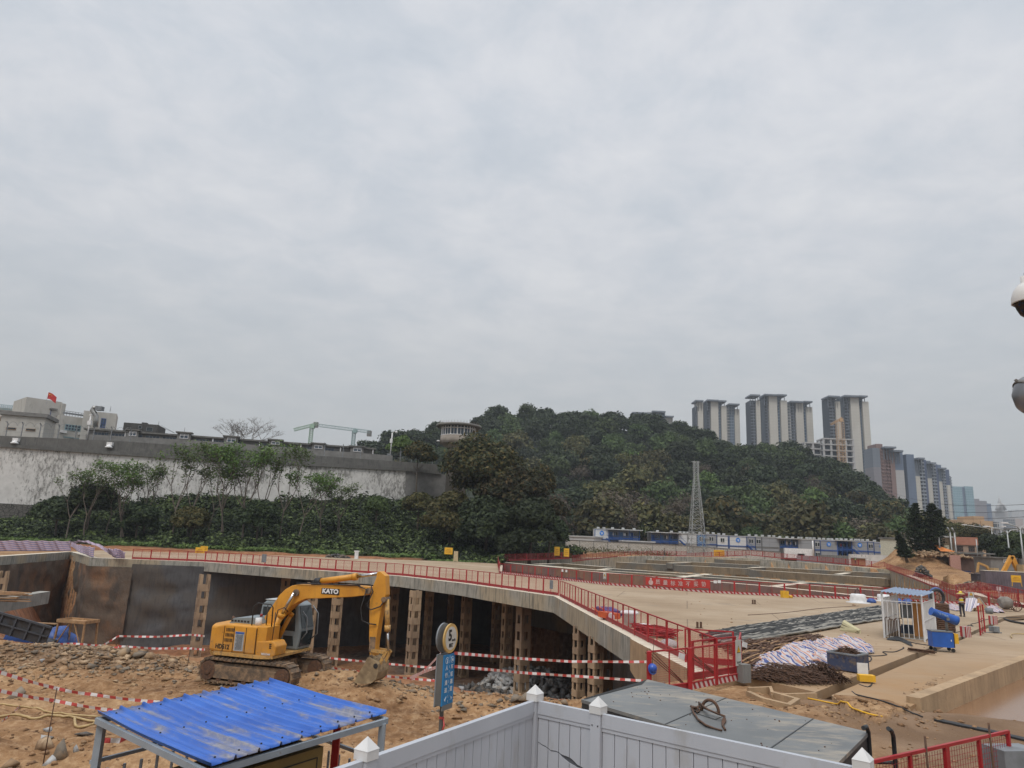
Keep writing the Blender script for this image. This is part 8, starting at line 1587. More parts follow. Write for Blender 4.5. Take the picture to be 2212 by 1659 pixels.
for K, x, y, l in ((SB, 828, 655, 'left one of the far pair'), (SB, 852, 655, 'right one of the far pair'), (CG, 1122, 92, 'left one of the near pair'), (CG, 1178, 92, 'right one of the near pair')):
 q = gz(K, x, y); o = MB().box(q+Vector((0, 0, .16)), (.10, .10, .32)).box(q+Vector((0, 0, .01)), (.2, .2, .02)).build('steel_stub', MT['rust']); tag(o, 'short steel stub standing on the deck, ' + l, 'stub', 'steel stubs on the deck')
on_ground([(0, 385), (300, 365), (600, 330), (890, 312)], M4, .02, 'long thin steel pipe lying across the pale deck', 'rust', 'pipe', 0, 'pipe')
def bundle(name, lab, K, A0, A1, B0, B1, n, r, mats, cat, parts, wob=.12, lift=.0, seed=2, grp=None):
 rr_ = random.Random(seed); c = G(*K((A0[0]+B0[0])/2, (A0[1]+B1[1])/2)); t = thing(name, lab, cat, c, 0, grp)
 for k in range(n):
  u = k/(n-1); a = G(*K(*A0)).lerp(G(*K(*A1)), u); b = G(*K(*B0)).lerp(G(*K(*B1)), u); L = (b-a).length; s0, s1 = rr_.uniform(0, .12), rr_.uniform(.82, 1.0); pts = []; nn = int(L/.8)+3; off = rr_.uniform(0, 6)
  for j in range(nn): s = lerp(s0, s1, j/(nn-1)); q = a.lerp(b, s); pts.append(q+Vector((0, wob*math.sin(j*.35+off), r+lift*rr_.random()+abs(.03*math.sin(j*1.7+off)))))
  wbuild(MB().tube(pts, r, 6), parts, mats[rr_.randrange(len(mats))], t)
 return t
MT['wrapg'] = simple('pale_grey_wrapping', (.33, .31, .27), (.17, .16, .14), .8, .85); MT['wrapd'] = simple('dark_wrapping', (.04, .04, .038), (.018, .018, .018), 2, .8)
bundle('wrapped_bar_rows', 'broad rows of black and grey wrapped bars laid across the deck', K7, (-560, 520), (-560, 640), (1980, 125), (1980, 215), 50, .055, [MT['wrapd'], MT['wrapd'], MT['wrapd'], MT['wrapg']], 'bars', 'wrapped_bar', .07, .08, 2, 'rows of wrapped bars'); bundle('wrapped_bar_rows', 'nearer rows of pale grey wrapped bars laid across the deck', K7, (-420, 640), (-300, 700), (2010, 215), (2010, 300), 34, .055, [MT['wrapg'], MT['wrapd'], MT['wrapd']], 'bars', 'wrapped_bar', .07, .08, 5, 'rows of wrapped bars')
bundle('rebar_stack', 'stack of brown rusty reinforcing bars beside the crumpled tarpaulin', K7, (-300, 690), (60, 1010), (1120, 555), (1050, 640), 60, .032, [MT['rust'], MT['wood'], MT['rust']], 'bars', 'rebar', .05, .22, 8)
q = gz(KRr, 800, 1060); t = thing('bar_bundle', 'short tied bundle of rusty bars bridging the drain channel', 'bars', q); a, b = gz(KRr, 600, 1040), gz(KRr, 960, 1085)
for k in range(16): o_ = Vector((rnd.uniform(-.04, .04), .04*(k % 6)-.1, .06+.045*(k//6))); e = (b-a)*rnd.uniform(-.02, .03); wbuild(MB().cyl(a+o_, b+o_+e, .022, 6), 'rebar', MT['rust'], t)
a, b = gz(K7, 1190, 975), gz(K7, 1590, 1040); t = thing('scrap_box', 'open dark blue steel box heaped with rusty wire ties', 'box', a); d = (b-a).normalized(); n = Vector((-d.y, d.x, 0)); w, L, h = .95, (b-a).length, .55
for p, q_ in ((a, b), (b, b+n*w), (b+n*w, a+n*w), (a+n*w, a)): wbuild(MB().bar(p+Vector((0, 0, h/2+.05)), q_+Vector((0, 0, h/2+.05)), .04, h), 'side', paint('worn_dark_blue', (.035, .05, .10), .55, (.13, .10, .08), 5, (.5, .62)), t)
m = MB()
for p, q_ in ((a, b), (b, b+n*w), (b+n*w, a+n*w), (a+n*w, a)): m.bar(p+Vector((0, 0, h+.06)), q_+Vector((0, 0, h+.06)), .08, .05)
wbuild(m, 'rim', MT['grey'], t)
def ties(c, rx, ry, h, n, lab, name, seed, L=.5, r=.010, align=None, base_z=0, ring=False):
 rr_ = random.Random(seed); m = MB()
 for k in range(n):
  u = rr_.uniform(0, 6.28); q_ = math.sqrt(rr_.random()); x, y = math.cos(u)*q_*rx, math.sin(u)*q_*ry; z = base_z+h*(1-q_*q_)*rr_.uniform(.3, 1.0)+.02; a_ = (align+rr_.gauss(0, .35)) if align is not None else rr_.uniform(0, 6.28); e = rr_.uniform(-.35, .35); l = L*rr_.uniform(.5, 1.2); dx = Vector((math.cos(a_)*math.cos(e), math.sin(a_)*math.cos(e), math.sin(e)))*l/2; p = Vector((x, y, max(z, .03))); mid = p+Vector((0, 0, l*.12)); lo = lambda v: Vector((v.x, v.y, max(v.z, .015))); m.tube([lo(p-dx), mid, lo(p+dx)], r, 3, False)
 o = m.build(name, MT['rust'], origin=(0, 0, 0)); o.location = c; tag(o, lab, 'scrap', kind='stuff'); return o
ties(a.lerp(b, .5)+n*w*.5, L*.40, w*.36, .34, 420, 'rusty wire ties filling the blue box', 'wire_ties', 3, .45, .012, None, h-.12)
c = gz(K7, 640, 1130); ties(c, 1.25, .6, .42, 700, 'heap of rusty bent ties spilling toward the drain pit', 'wire_ties', 4, .8, .012, R(-50)); c = gz(K7, 1080, 1120); ties(c, .8, .45, .5, 520, 'second heap of rusty hooped ties before the blue box', 'wire_ties', 6, .8, .012, R(80))
a, b = gz(K7, 1345, 450), gz(K7, 1620, 525); t = thing('formwork_trough', 'pale yellow wedge shaped formwork trough', 'formwork', a); cm = simple('pale_yellow_panel', (.50, .45, .27), (.40, .36, .22), 2, .7); A_ = lambda x, y, z: Y(*K7(x, y), z)
da = G(*K7(1345, 450)).y; P = [Y(*K7(1345, 445), da), Y(*K7(1610, 525), da-1.2), Y(*K7(1635, 500), da-1.2), Y(*K7(1630, 440), da-1.1), Y(*K7(1410, 305), da+.1), Y(*K7(1385, 330), da)]
wbuild(MB().poly([P[0], P[1], Y(*K7(1600, 450), da-1.2), P[5]]).poly([P[5], Y(*K7(1600, 450), da-1.2), P[3], P[4]]).poly([P[1], P[2], P[3], Y(*K7(1600, 450), da-1.2)]), 'trough_panels', cm, t).modifiers.new('plate', 'SOLIDIFY').thickness = .03
m = MB()
for f_ in (.3, .62): m.bar(P[5].lerp(P[0], f_), Y(*K7(1600, 450), da-1.2).lerp(P[1], f_), .03)
wbuild(m, 'ribs', MT['rust'], t)
q = gz(K7, 1710, 1150); t = thing('switch_box', 'yellow cable box with a white board standing behind it at the channel', 'box', q, R(-8)); MB().box((0, 0, .13), (.50, .28, .2)).build('body', MT['yelp'], t); MB().box((0, .3, .34), (.34, .03, .42)).build('white_board', MT['white'], t)
FRc, FLc, BRc = gz(KRr, 825, 905), gz(KRr, 262, 850), gz(KRr, 985, 800); BLc = FLc+BRc-FRc; H = 2.25; t = thing('barred_cage', 'white barred steel cage with a bluish corrugated roof', 'cage', FRc); m = MB(); wp = MT['white']
for q in (FRc, FLc, BRc, BLc): wbuild(MB().bar(q, q+Vector((0, 0, H)), .07), 'corner_post', wp, t)
for i, (p, q, zt_) in enumerate(((FRc, FLc, 1.85), (FRc, BRc, 1.85), (BRc, BLc, 1.85), (FLc, BLc, 1.95))):
 m = MB(); k = int((q-p).length/.22)
 for j in range(1, k): s = p.lerp(q, j/k); m.bar(s+Vector((0, 0, .08)), s+Vector((0, 0, zt_)), .022)
 for z in (.10, .95 if i else .1, zt_): m.bar(p+Vector((0, 0, z)), q+Vector((0, 0, z)), .035)
 wbuild(m, 'barred_side', wp, t)
e = Vector((0, 0, H)); RP = [FLc+(FLc-BRc)*.04+e+Vector((0, 0, .05)), FRc+(FRc-BLc)*.04+e-Vector((0, 0, .05)), BRc+(BRc-FLc)*.05+e-Vector((0, 0, .0)), BLc+(BLc-FRc)*.04+e+Vector((0, 0, .12))]; V = []; nu, nv = 60, 6
for i in range(nu):
 for j in range(nv): u, v = i/(nu-1), j/(nv-1); q = RP[0].lerp(RP[1], u).lerp(RP[3].lerp(RP[2], u), v); V.append((q.x-FRc.x, q.y-FRc.y, q.z-FRc.z+.03*math.sin(u*2*math.pi*11)))
npmesh('corrugated_roof', V, grid_faces(nu, nv), simple('bluish_roof_sheet', (.22, .29, .40), (.17, .22, .31), 1, .5), t, smooth=True)
op = simple('orange_brown_board', (.45, .20, .05), (.34, .15, .04), 1.5, .7)
for k, f_ in enumerate((.08, .22)): p = FRc.lerp(FLc, f_)+(BRc-FRc)*.25; q = FRc.lerp(FLc, f_+.12)+(BRc-FRc)*.25; o = MB().bar(p+Vector((0, 0, 1.0)), q+Vector((0, 0, 1.0)), .05, 1.75).build('leaning_board', op); tag(o, 'tall orange brown board inside the white cage, ' + ('right one' if k == 0 else 'left one'), 'board', 'boards in the cage')
p = FRc.lerp(FLc, .55)+(BRc-FRc)*.5; o = MB().box(p+Vector((0, 0, 1.25)), (.7, .05, .7), R(-20)).build('hung_sheet', MT['grey']); tag(o, 'grey panel hanging at the back of the white cage', 'panel'); o = MB().box(p+Vector((0, 0, .3)), (.8, .4, .34), R(-15)).box(p+Vector((-.1, -.1, .52)), (.6, .3, .1), R(-15)).build('floor_crates', simple('dark_blue_plastic', (.04, .06, .10)), origin=None); tag(o, 'dark blue crates stacked on the floor of the white cage', 'crates')  # the stacked boxes are crates, not cylinders
for k in range(5):
 q = gz(KRr, 285+k*45, 845+(k % 2)*18); m = MB(); w_ = .20; h_ = .95-.05*(k % 3); m.tube([q, q+Vector((0, 0, h_)), q+Vector((w_*.3, 0, h_+.06)), q+Vector((w_, 0, h_+.06)), q+Vector((w_*1.3, 0, h_)), q+Vector((w_*1.3, 0, 0))], .022, 6); o = m.build('rebar_hoop', MT['rust']); tag(o, 'rusty rebar hoop stood upright against the white cage', 'hoop', 'rebar hoops by the cage')
cloth_heap(KRr, [(270, 880), (480, 900), (620, 970), (670, 975), (640, 920), (520, 860), (300, 850)], .14, simple('black_sheet', (.03, .032, .035), None, 2, .6), 'black_sheet', 'black plastic sheet crumpled at the foot of the white cage', 0, .12, 40, 'sheet')
q = gz(KRr, 1215, 1052); t = thing('mist_cannon', 'blue mist cannon aimed up left on a wheeled blue cabinet', 'cannon', q, R(-12)); bl = paint('bright_blue_paint', (.02, .10, .40), .45);
MB().box((-.35, .3, .52), (.86, .62, .66)).build('cabinet', bl, t); MB().box((-.35, .3, .865), (.9, .66, .04)).build('cabinet_top', MT['plaster'], t); MB().box((.10, .3, .5), (.05, .6, .6)).build('end_plate', MT['dark'], t); MB().box((.22, .22, .58), (.18, .32, .42)).build('pump', MT['yelp'], t); MB().box((-.02, -.014, .5), (.03, .01, .08)).build('label_plate', MT['white'], t)
for x in (-.7, .05):
 for y in (.05, .55): MB().lathe((x, y, .08), [(.08, -.025), (.08, .025)], 14, True, Matrix.Rotation(R(90), 3, 'X')).build('castor', MT['dark'], t)
MB().cyl((-.05, .3, .88), (-.05, .3, 1.45), .06, 10).box((-.05, .3, 1.42), (.12, .5, .12)).build('mast', MT['plaster'], t)
A_, B_ = Vector((-.72, .1, 1.72)), Vector((.40, .35, 1.34)); dd = (B_-A_).normalized(); br = MB().tube([A_, A_+dd*.04, A_.lerp(B_, .45), A_.lerp(B_, .9), B_], [.185, .165, .175, .21, .22], 20).build('barrel', bl, t); MB().tube([A_.lerp(B_, .60), A_.lerp(B_, .63)], .20, 20).build('barrel_band', bl, br); MB().tube([B_-dd*.01, B_+dd*.015], .19, 20).build('nozzle_ring', MT['dark'], br)
fm = facing(A_.lerp(B_, .38)+Vector((.02, -.19, .03)), (dd.x, dd.y*.2, dd.z)); text_mesh('除尘雾炮机', .10, 'barrel_lettering', simple('pale_blue_lettering', (.35, .48, .65)), br, fm, .003, .001)
q = gz(KRr, 1010, 405); t = thing('cable_ring', 'large black coiled ring with spokes, blue sheet behind it', 'reel', q, R(10)); Mx = Matrix.Rotation(R(90), 3, 'X'); ring = []
for k in range(33): a = 6.2832*k/32; ring.append((math.cos(a)*.62, 0, .74+math.sin(a)*.62))
MB().tube(ring, .13, 8, False).build('coil', MT['dark'], t); m = MB()
for k in range(6): a = k*1.047; m.bar((math.cos(a)*.58, .02, .74+math.sin(a)*.58), (math.cos(a+1.9)*.3, .02, .74+math.sin(a+1.9)*.3), .04)
m.build('spokes', MT['rust'], t); r2 = [(p[0]*1.12+.1, .2, (p[2]-.74)*1.12+.80) for p in ring[:20]]; MB().tube(r2, .10, 8).build('blue_cover', simple('faded_blue_sheet', (.08, .14, .32)), t)
for x, y, w_, n_, l in ((1030, 565, .62, 9, 'rear'), (1055, 780, .70, 10, 'front, behind the blue cannon')):
 q = gz(KRr, x, y); t = thing('wire_coil_stack', 'upright stack of rusty brown wire coils, ' + l, 'coils', q, 0, 'rusty wire coils')
 for k in range(n_):
  pts = [(math.cos(a)*w_*(.95+.08*rnd.random()), math.sin(a)*w_*.9*(.95+.08*rnd.random()), .06+k*.105+.02*rnd.random()) for a in np.linspace(0, 6.28, 22)]; MB().tube(pts, .055, 6, False).build('wire_coil', MT['rust'], t)
q = gz(KRr, 1560, 480); t = thing('tarp_tent', 'striped tarpaulin thrown tent-like over brown boards', 'tarpaulin', q); dY = q.y; T_ = lambda x, y, o=0: Y(*KRr(x, y), dY+o)
m = MB(); tl = [T_(1400, 290, .8), T_(1530, 285, .8), T_(1590, 340, .5)]; bl_ = [T_(1385, 470, -.2), T_(1470, 485, -.5), T_(1560, 490, -.5)]; V, uv = [], []; nu, nv = 26, 16
for i in range(nu):
 for j in range(nv):
  u, v = i/(nu-1), j/(nv-1); a = tl[0].lerp(tl[1], min(1, u*1.6)) if u < .62 else tl[1].lerp(tl[2], (u-.62)/.38); b = bl_[0].lerp(bl_[1], min(1, u*1.6)) if u < .62 else bl_[1].lerp(bl_[2], (u-.62)/.38)
  s_ = .62 if u > .55 else 1; p = a.lerp(b, v*(1 if u < .5 else lerp(1, .35, (u-.5)/.5))); p = p+Vector((0, -.09*math.sin(u*26)*(.3+v), 0)); V.append((p.x-q.x, p.y-q.y, p.z-q.z)); uv.append((u*1.4, v))
Fq = grid_faces(nu, nv); npmesh('cloth', V, Fq, stripes('tent_cloth', [(0, (.58, .54, .55)), (.3, (.10, .11, .24)), (.5, (.58, .54, .55)), (.75, (.38, .24, .26)), (.85, (.58, .54, .55))], 'X', .22, .6, .03), t, smooth=True, uv=np.array(uv)[Fq].reshape(-1, 2))
wbuild(MB().poly([T_(1500, 470, .3), T_(1530, 330, .7), T_(1580, 300, .7), T_(1690, 440, .3), T_(1600, 475, -.1)]), 'boards', MT['wood'], t).modifiers.new('plate', 'SOLIDIFY').thickness = .08; wbuild(MB().bar(T_(1570, 285, .75), T_(1700, 450, .2), .08, .2), 'edge_roll', MT['wrapg'], t)
q = gz(KRr, 1985, 475); t = thing('concrete_mixer', 'dusty drum concrete mixer with a spoked wheel', 'mixer', q, R(-15)); MB().tube([(-.55, 0, .62), (-.35, 0, .66), (.1, 0, .68), (.35, 0, .66)], [.38, .50, .50, .34], 20).build('drum', simple('cement_caked_drum', (.27, .25, .22), (.17, .15, .13), 3, .9), t); ring = [(.62+math.cos(a)*.42, -.1, .45+math.sin(a)*.42) for a in np.linspace(0, 6.28, 25)]; w_ = MB().tube(ring, .035, 6, False).build('wheel_rim', MT['rust'], t); m = MB()
for k in range(8): a = k*.785; m.bar((.62, -.1, .45), (.62+math.cos(a)*.41, -.1, .45+math.sin(a)*.41), .025)
m.build('spokes', MT['rust'], w_); MB().bar((-.5, -.3, .15), (.5, -.3, .15), .07).bar((-.4, -.3, .15), (-.1, -.1, .6), .06).bar((.4, -.3, .15), (.2, -.1, .6), .06).build('frame', MT['rust'], t)
q = gz(KRr, 1800, 400);
for i, (x0, y0, x1, y1) in enumerate(((1760, 240, 1800, 395), (1580, 270, 1660, 400))): a, b = Y(*KRr(x0, y0), 63), G(*KRr(x1, y1)); o = MB().cyl(b, a, .035, 6).build('prop', MT['wood']); tag(o, 'slanting pale prop pole leaning on the striped fence, ' + ('right one' if i == 0 else 'left one'), 'pole', 'poles leaning on the fence')
q = gz(KRr, 1875, 335); o = MB().cyl(q, q+Vector((0, 0, 1.0)), .06, 8).box(q+Vector((0, 0, 1.25)), (.5, .08, .4)).build('card_stand', MT['white']); tag(o, 'white stand with a small square plate near the mixer', 'stand')
q = gz(KRr, 1728, 510); o = MB().lathe(q, [(.25, 0), (.30, .42), (.27, .42), (.23, .04)], 16).build('bucket', MT['grey']); tag(o, 'grey pail on the concrete before the striped tent', 'bucket')
q = gz(SB, 1990, 640); t = thing('white_reel', 'white hose reel standing by the striped fence', 'reel', q); MB().lathe((0, 0, 0), [(1.0, 0), (1.0, .03), (.66, .08), (.70, .3), (.62, .48), (.64, .66), (.50, .74), (.1, .75)], 24).build('reel_body', MT['white'], t); MB().tube([(-.25, 0, .75), (-.2, 0, 1.05), (.0, 0, 1.2), (.15, 0, 1.0), (.2, 0, .75)], .03, 6).build('handle', MT['dark'], t)
q = gz(KRr, 250, 335); t = thing('white_reel', 'second white hose reel, behind the left corner of the white cage', 'reel', q); MB().lathe((0, 0, 0), [(.8, 0), (.8, .03), (.52, .08), (.56, .3), (.5, .6), (.1, .62)], 24).build('reel_body', MT['white'], t)
for K, x, y, s, l in ((SB, 2135, 640, .38, 'between the two white reels'), (KRr, 440, 362, .45, 'seen through the cage, left'), (KRr, 590, 370, .45, 'seen through the cage, right')): q = gz(K, x, y); o = MB().lathe(q, [(s*1.1, 0), (s, s*.5), (s*.5, s*.95), (.05, s)], 12).build('blue_sack', bt_); tag(o, 'small blue tarpaulin bundle on the deck, ' + l, 'bundle', 'blue bundles by the fence')
q = gz(SB, 1180, 585); o = MB().box(q+Vector((0, 0, .3)), (.55, .5, .6), R(10)).lathe(q+Vector((.55, 0, 0)), [(.18, 0), (.16, .2), (.05, .25)], 10).build('yellow_tub', MT['yelp']); tag(o, 'yellow tub against the striped fence', 'tub')
q0, q1 = gz(KRr, 1605, 815), gz(KRr, 1668, 770); t = thing('red_barrier', 'small red barrier frame standing alone on the apron', 'barrier', q0); H = 1.55; d = (q1-q0); m = MB()
for p in (q0, q1): m.bar(p, p+Vector((0, 0, H)), .06)
m.bar(q0+Vector((0, 0, H)), q1+Vector((0, 0, H)), .05).bar(q0+Vector((0, 0, .15)), q1+Vector((0, 0, .15)), .05).bar(q0+Vector((0, 0, .8)), q1+Vector((0, 0, .8)), .04).bar(q0.lerp(q1, .5), q0.lerp(q1, .5)+Vector((0, 0, H)), .03); wbuild(m, 'frame', MT['red'], t); wbuild(MB().bar(q1, q1+Vector((.9, -.1, .02)), .05).box(q1+Vector((.55, 0, .2)), (.4, .35, .3), R(15)), 'foot', MT['grey'], t)
hz = stripes('hazard_stripes', [(0, (.35, .03, .03)), (.5, (.5, .45, .42))], 'X', .22, .6, 0, 'Generated')
for K, x, y, l in ((KRr, 1400, 830, 'in the channel behind the cannon cart'), (KRr, 1785, 655, 'at the far bend of the channel'), (CG, 1870, 945, 'beside the near red gate')): q = G(*K(x, y)); s = .34 if K is CG else .42; o = MB().box(q+Vector((0, 0, .25)), (s, s*.8, .55), R(25)).build('hazard_block', hz if K is not CG else MT['plaster']); tag(o, 'small %s block ' % ('red and white striped' if K is not CG else 'grey') + l, 'block', 'blocks by the channel')
P = np.vstack([[(lambda q: (q.x, q.y))(G(*M4(x+rs.normal()*60, y+rs.normal()*22))) for _ in range(45)] for x, y in ((1500, 900), (1350, 1000), (1440, 940))]); scatter('gravel', 'broken concrete bits strewn on the apron', MT['rockt'], P, rs.gamma(2, .022, len(P))+.02, 9); q = gz(M4, 1750, 855); scatter('burrow_spoil', 'dark earth ring of a small hole in the apron', MT['clod'], gauss(70, q.x, q.y, .35, .25), rs.uniform(.04, .09, 70), 10, 'earth')
P = np.vstack([gauss(380, 9.2, 20.6, 1.8, .8), gauss(150, 9.6, 14.5, 2.2, 2.0), area(100, 7.5, 13, 12, 19)]); scatter('earth_clods', 'orange clods on the loose earth before the drain pit', MT['clod'], P, rs.gamma(1.4, .024, len(P))+.012, 11, 'clods')
P = np.vstack([area(160, 8, 20, 26, 45), area(90, 10, 38, 30, 62), gauss(120, 10, 27, 1.6, 2)]); P = P[pip(P[:, 0], P[:, 1], SLAB)]; scatter('deck_grit', 'dirt crumbs scattered over the concrete deck', MT['clod'], P, rs.gamma(1.3, .02, len(P))+.012, 17, 'grit', 0)
def bale():
 a, b = G(2078, 1655, 1.0), G(2260, 1665, 1.0); c = (a+b)/2; t = thing('covered_bale', 'dirty grey covered bale tied with rope at the lower right corner', 'bale', (c.x, c.y-.2, -.2)); V = []; nu, nv = 40, 20
 for i in range(nu):
  for j in range(nv): u, v = i/(nu-1)*2-1, j/(nv-1)*2-1; h = (1-abs(u)**4)*(1-abs(v)**4); V.append((u*1.1, v*.6, 1.08*h**.6+.07*math.sin(u*9+v*4)*h+.05*math.sin(v*13+u*3)*h))
 npmesh('cover', V, grid_faces(nu, nv), simple('dirty_tarp_cover', (.11, .115, .13), (.05, .055, .07), 3, .7, dirt=(.20, .17, .14), dsc=2.5, dth=(.5, .65), coord='Object'), t, smooth=True)
 for k, x in enumerate((-.6, -.1, .45)): MB().tube([(x-.2, -.62, 0), (x-.1, -.5, .95), (x, -.1, 1.13), (x+.15, .4, 1.0), (x+.2, .6, .1)], .02, 6).build('rope', simple('rope%d' % k, (.20, .17, .12), None, 8, .9), t)
bale()
q = G(2200, 1640, .7); o = MB().box((q.x+.3, q.y+.6, .3), (.8, .5, .9), R(10)).build('metal_crate', MT['grey']); tag(o, 'corner of a grey metal crate at the lower right picture edge', 'crate')
q = Y(*K8(1700, 1040), 96); t = thing('shipping_container', 'purple grey ribbed container standing skewed at the right edge', 'container', (q.x, q.y, 0), R(-20)); cw2 = simple('purple_grey_steel', (.15, .125, .15), (.10, .085, .10), 1, .6); MB().box((0, 1.2, 1.35), (5.6, 2.4, 2.7)).build('box_body', cw2, t); m = MB()
for k in range(19): m.box((-2.7+k*.3, -.03, 1.35), (.14, .07, 2.5))
m.build('ribs', cw2, t); MB().box((0, 1.2, 2.73), (5.7, 2.5, .05)).build('lid', MT['tanc'], t)
def notice(K, x, y, d, w, h, lab, legs=True, grp='yellow notice boards'):
 q = Y(*K(x, y), d); t = thing('notice_board', lab, 'sign', (q.x, q.y, q.z-h/2-.5)); MB().box((0, 0, h/2+.5), (w, .04, h)).build('board', MT['yelp'], t); m = MB()
 for k in range(3): m.box((0, -.025, .5+h*(.3+.2*k)), (w*(.7 if k < 2 else .5), .008, h*.07))
 m.build('text_lines', simple('ochre_text', (.45, .20, .02)), t)
 if legs:
  for s in (-1, 1): MB().bar((s*w*.42, 0, .6), (s*w*.5, -.05, 0), .05).build('leg', MT['yelp'], t)
notice(K8, 1835, 960, 92, 1.25, .85, 'yellow notice board on legs before the purple grey container'); notice(lambda x, y: (x, y), 432, 1190, 118, 1.5, 1.1, 'yellow notice board on legs beyond the deck, near the left', True); notice(lambda x, y: (x, y), 441, 1185, 121, 1.2, .8, 'second yellow notice plate behind the left notice board', False)
notice(Z2, 1583, 1398, 122, 1.35, 1.1, 'small yellow notice plate against the shrubs below the watchtower', False); notice(Z3, 441, 1400, 136, 1.0, 1.6, 'narrow yellow notice on the far red fence, left one', False); notice(Z3, 517, 1410, 136, 1.0, 1.5, 'narrow yellow notice on the far red fence, right one', False); notice(Z3, 1740, 1425, 176, 2.6, 2.0, 'yellow board at the foot of the white brick wall by the lattice tower', False)
o = MB(); q = Y(*Z2(1641, 1440), 121); o.box(q, (.7, .08, 1.6)).bar(q+Vector((-.4, 0, -1.2)), q+Vector((-.3, 0, .2)), .07).bar(q+Vector((.4, 0, -1.2)), q+Vector((.3, 0, .2)), .07); o = o.build('folding_sign', simple('cream_sign', (.5, .4, .24))); tag(o, 'cream folding sign standing below the watchtower shrubs', 'sign');
q = Y(*Z2(845, 1440), 122); o = MB().box(q, (.6, .3, 1.5)).box(q+Vector((0, 0, .8)), (.8, .4, .2)).build('pale_stand', MT['white']); tag(o, 'pale upright stand at the far edge of the deck', 'stand')
q = Y(*Z2(690, 1440), 123); heap('sack_pile', 'pile of black and white sacks at the far edge of the deck', MT['rockd'], (q.x, q.y), 2.6, .8, .8, 60, .25, .45, 12)
def digger(lab, q, rz, s=1.0, body='yel', arm=((.6, 1.4), (2.2, 3.4), (4.2, 2.6), (4.4, .6))):
 t = thing('digger', lab, 'excavator', q, rz, 'diggers in the far yard'); t.scale = (s, s, s); mt = MT[body]
 for y in (-1, 1): MB().prism([(-1.6, .1), (1.6, .1), (1.8, .45), (1.6, .8), (-1.6, .8), (-1.8, .45)], lambda x, z: (x, y-.22, z), lambda x, z: (x, y+.22, z)).build('track', MT['steel'], t)
 MB().box((-.6, 0, 1.45), (2.2, 2.2, .95)).build('body', mt, t); c = MB().box((.7, .6, 1.9), (1.1, .95, 1.7)).build('cab', simple('sandy_cab', (.45, .33, .18)), t); MB().box((.9, .10, 2.2), (.7, .05, .8)).build('cab_window', MT['glass'], c); names = ['boom', 'boom_end', 'stick']
 for i, (p, r_) in enumerate(zip(arm[:-1], arm[1:])): MB().bar((p[0], -.3, p[1]), (r_[0], -.3, r_[1]), .35, .45-.08*i).build(names[i], mt, t)
 MB().prism([(arm[-1][0], arm[-1][1]), (arm[-1][0]+.5, arm[-1][1]-.1), (arm[-1][0]+.3, arm[-1][1]-.8), (arm[-1][0]-.6, arm[-1][1]-.6)], lambda x, z: (x, -.7, z), lambda x, z: (x, .1, z)).build('bucket', MT['steel'], t)
q = Y(*K8(2130, 900), 104); digger('yellow digger cut off by the right edge behind the container', Vector((q.x, 104, .1)), R(180), 1.3, 'yel', ((.6, 1.4), (1.4, 3.6), (2.6, 1.7), (2.4, .8))); q = Y(*K8(1300, 560), 132); digger('small dusty yellow digger in front of the grey shed', Vector((q.x, 132, .3)), R(190), .9, 'yel2', ((.6, 1.4), (1.6, 3.0), (3.4, 3.6), (3.9, 1.8)))
q = Y(*K8(1170, 800), 112); t = thing('site_truck', 'dark flat sided truck body parked left of the container', 'truck', (q.x, q.y, .2), R(-8)); MB().box((0, 0, 1.1), (4.4, 2.0, 1.2)).box((0, 0, 1.75), (4.8, 2.2, .12)).build('body', simple('dark_truck', (.06, .055, .07)), t)
for x in (-1.4, 1.3): MB().lathe((x, -1.05, .4), [(.42, -.12), (.42, .12)], 16, True, Matrix.Rotation(R(90), 3, 'X')).build('wheel', MT['dark'], t)
q = Y(*K8(1300, 720), 104); t = thing('generator', 'yellow generator cabinet between truck and container', 'generator', (q.x, q.y, .2)); MB().box((0, 0, .9), (1.6, 1.2, 1.7)).build('cabinet', MT['yel'], t); MB().box((.1, -.61, 1.0), (.9, .03, 1.0)).build('grille', MT['black'], t)
q = Y(*K8(960, 830), 106); ties(Vector((q.x, q.y, .1)), 2.2, 1.0, 1.0, 260, 'tangle of scrap steel on the far yard', 'scrap_heap', 21, 1.6, .03)
q = Y(2005, 1240, 150); heap('mound_rubble', 'pale slabs and rubble on the big earth mound', MT['rockt'], (q.x+2, q.y), 7, 4, 1.2, 420, .2, .6, 31); q = Y(2080, 1262, 96); heap('mound_rubble', 'grey broken concrete at the foot of the small earth mound', MT['rockg'], (q.x, q.y-2), 2.2, 1.4, .6, 90, .15, .4, 32)
q = Y(*KR(655, 1050), 128); heap('dark_sacks', 'dark green sacks piled beside the big earth mound', MT['rockd'], (q.x, q.y), 1.4, .9, 1.7, 40, .3, .55, 33)
q = Y(*K8(450, 640), 146); o = MB().box((q.x, q.y, 1.0), (4.6, 1.0, .7)).box((q.x+1, q.y, 1.6), (1.8, .8, .5)).build('blue_crates', simple('navy_crate', (.03, .05, .14))); tag(o, 'dark blue crates along the grey block wall', 'crates')
P = np.vstack([area(260, 14, 34, 164, 180)]); scatter('rubble_far', 'orange spoil and rubble below the white brick wall', MT['rockt'], P, rs.uniform(.15, .6, len(P)), 14)
CC_ = lambda x, y: (2114.4+x/4.70, 569.3+y/4.70); dq = 5.2; c = Y(*CC_(512, 385), dq); r = (512-343)/4.70*dq/F*.96; t = thing('dome_camera', 'white dome security camera half cut off by the right picture edge', 'camera', c, 0, None, (R(0), R(-3), 0))
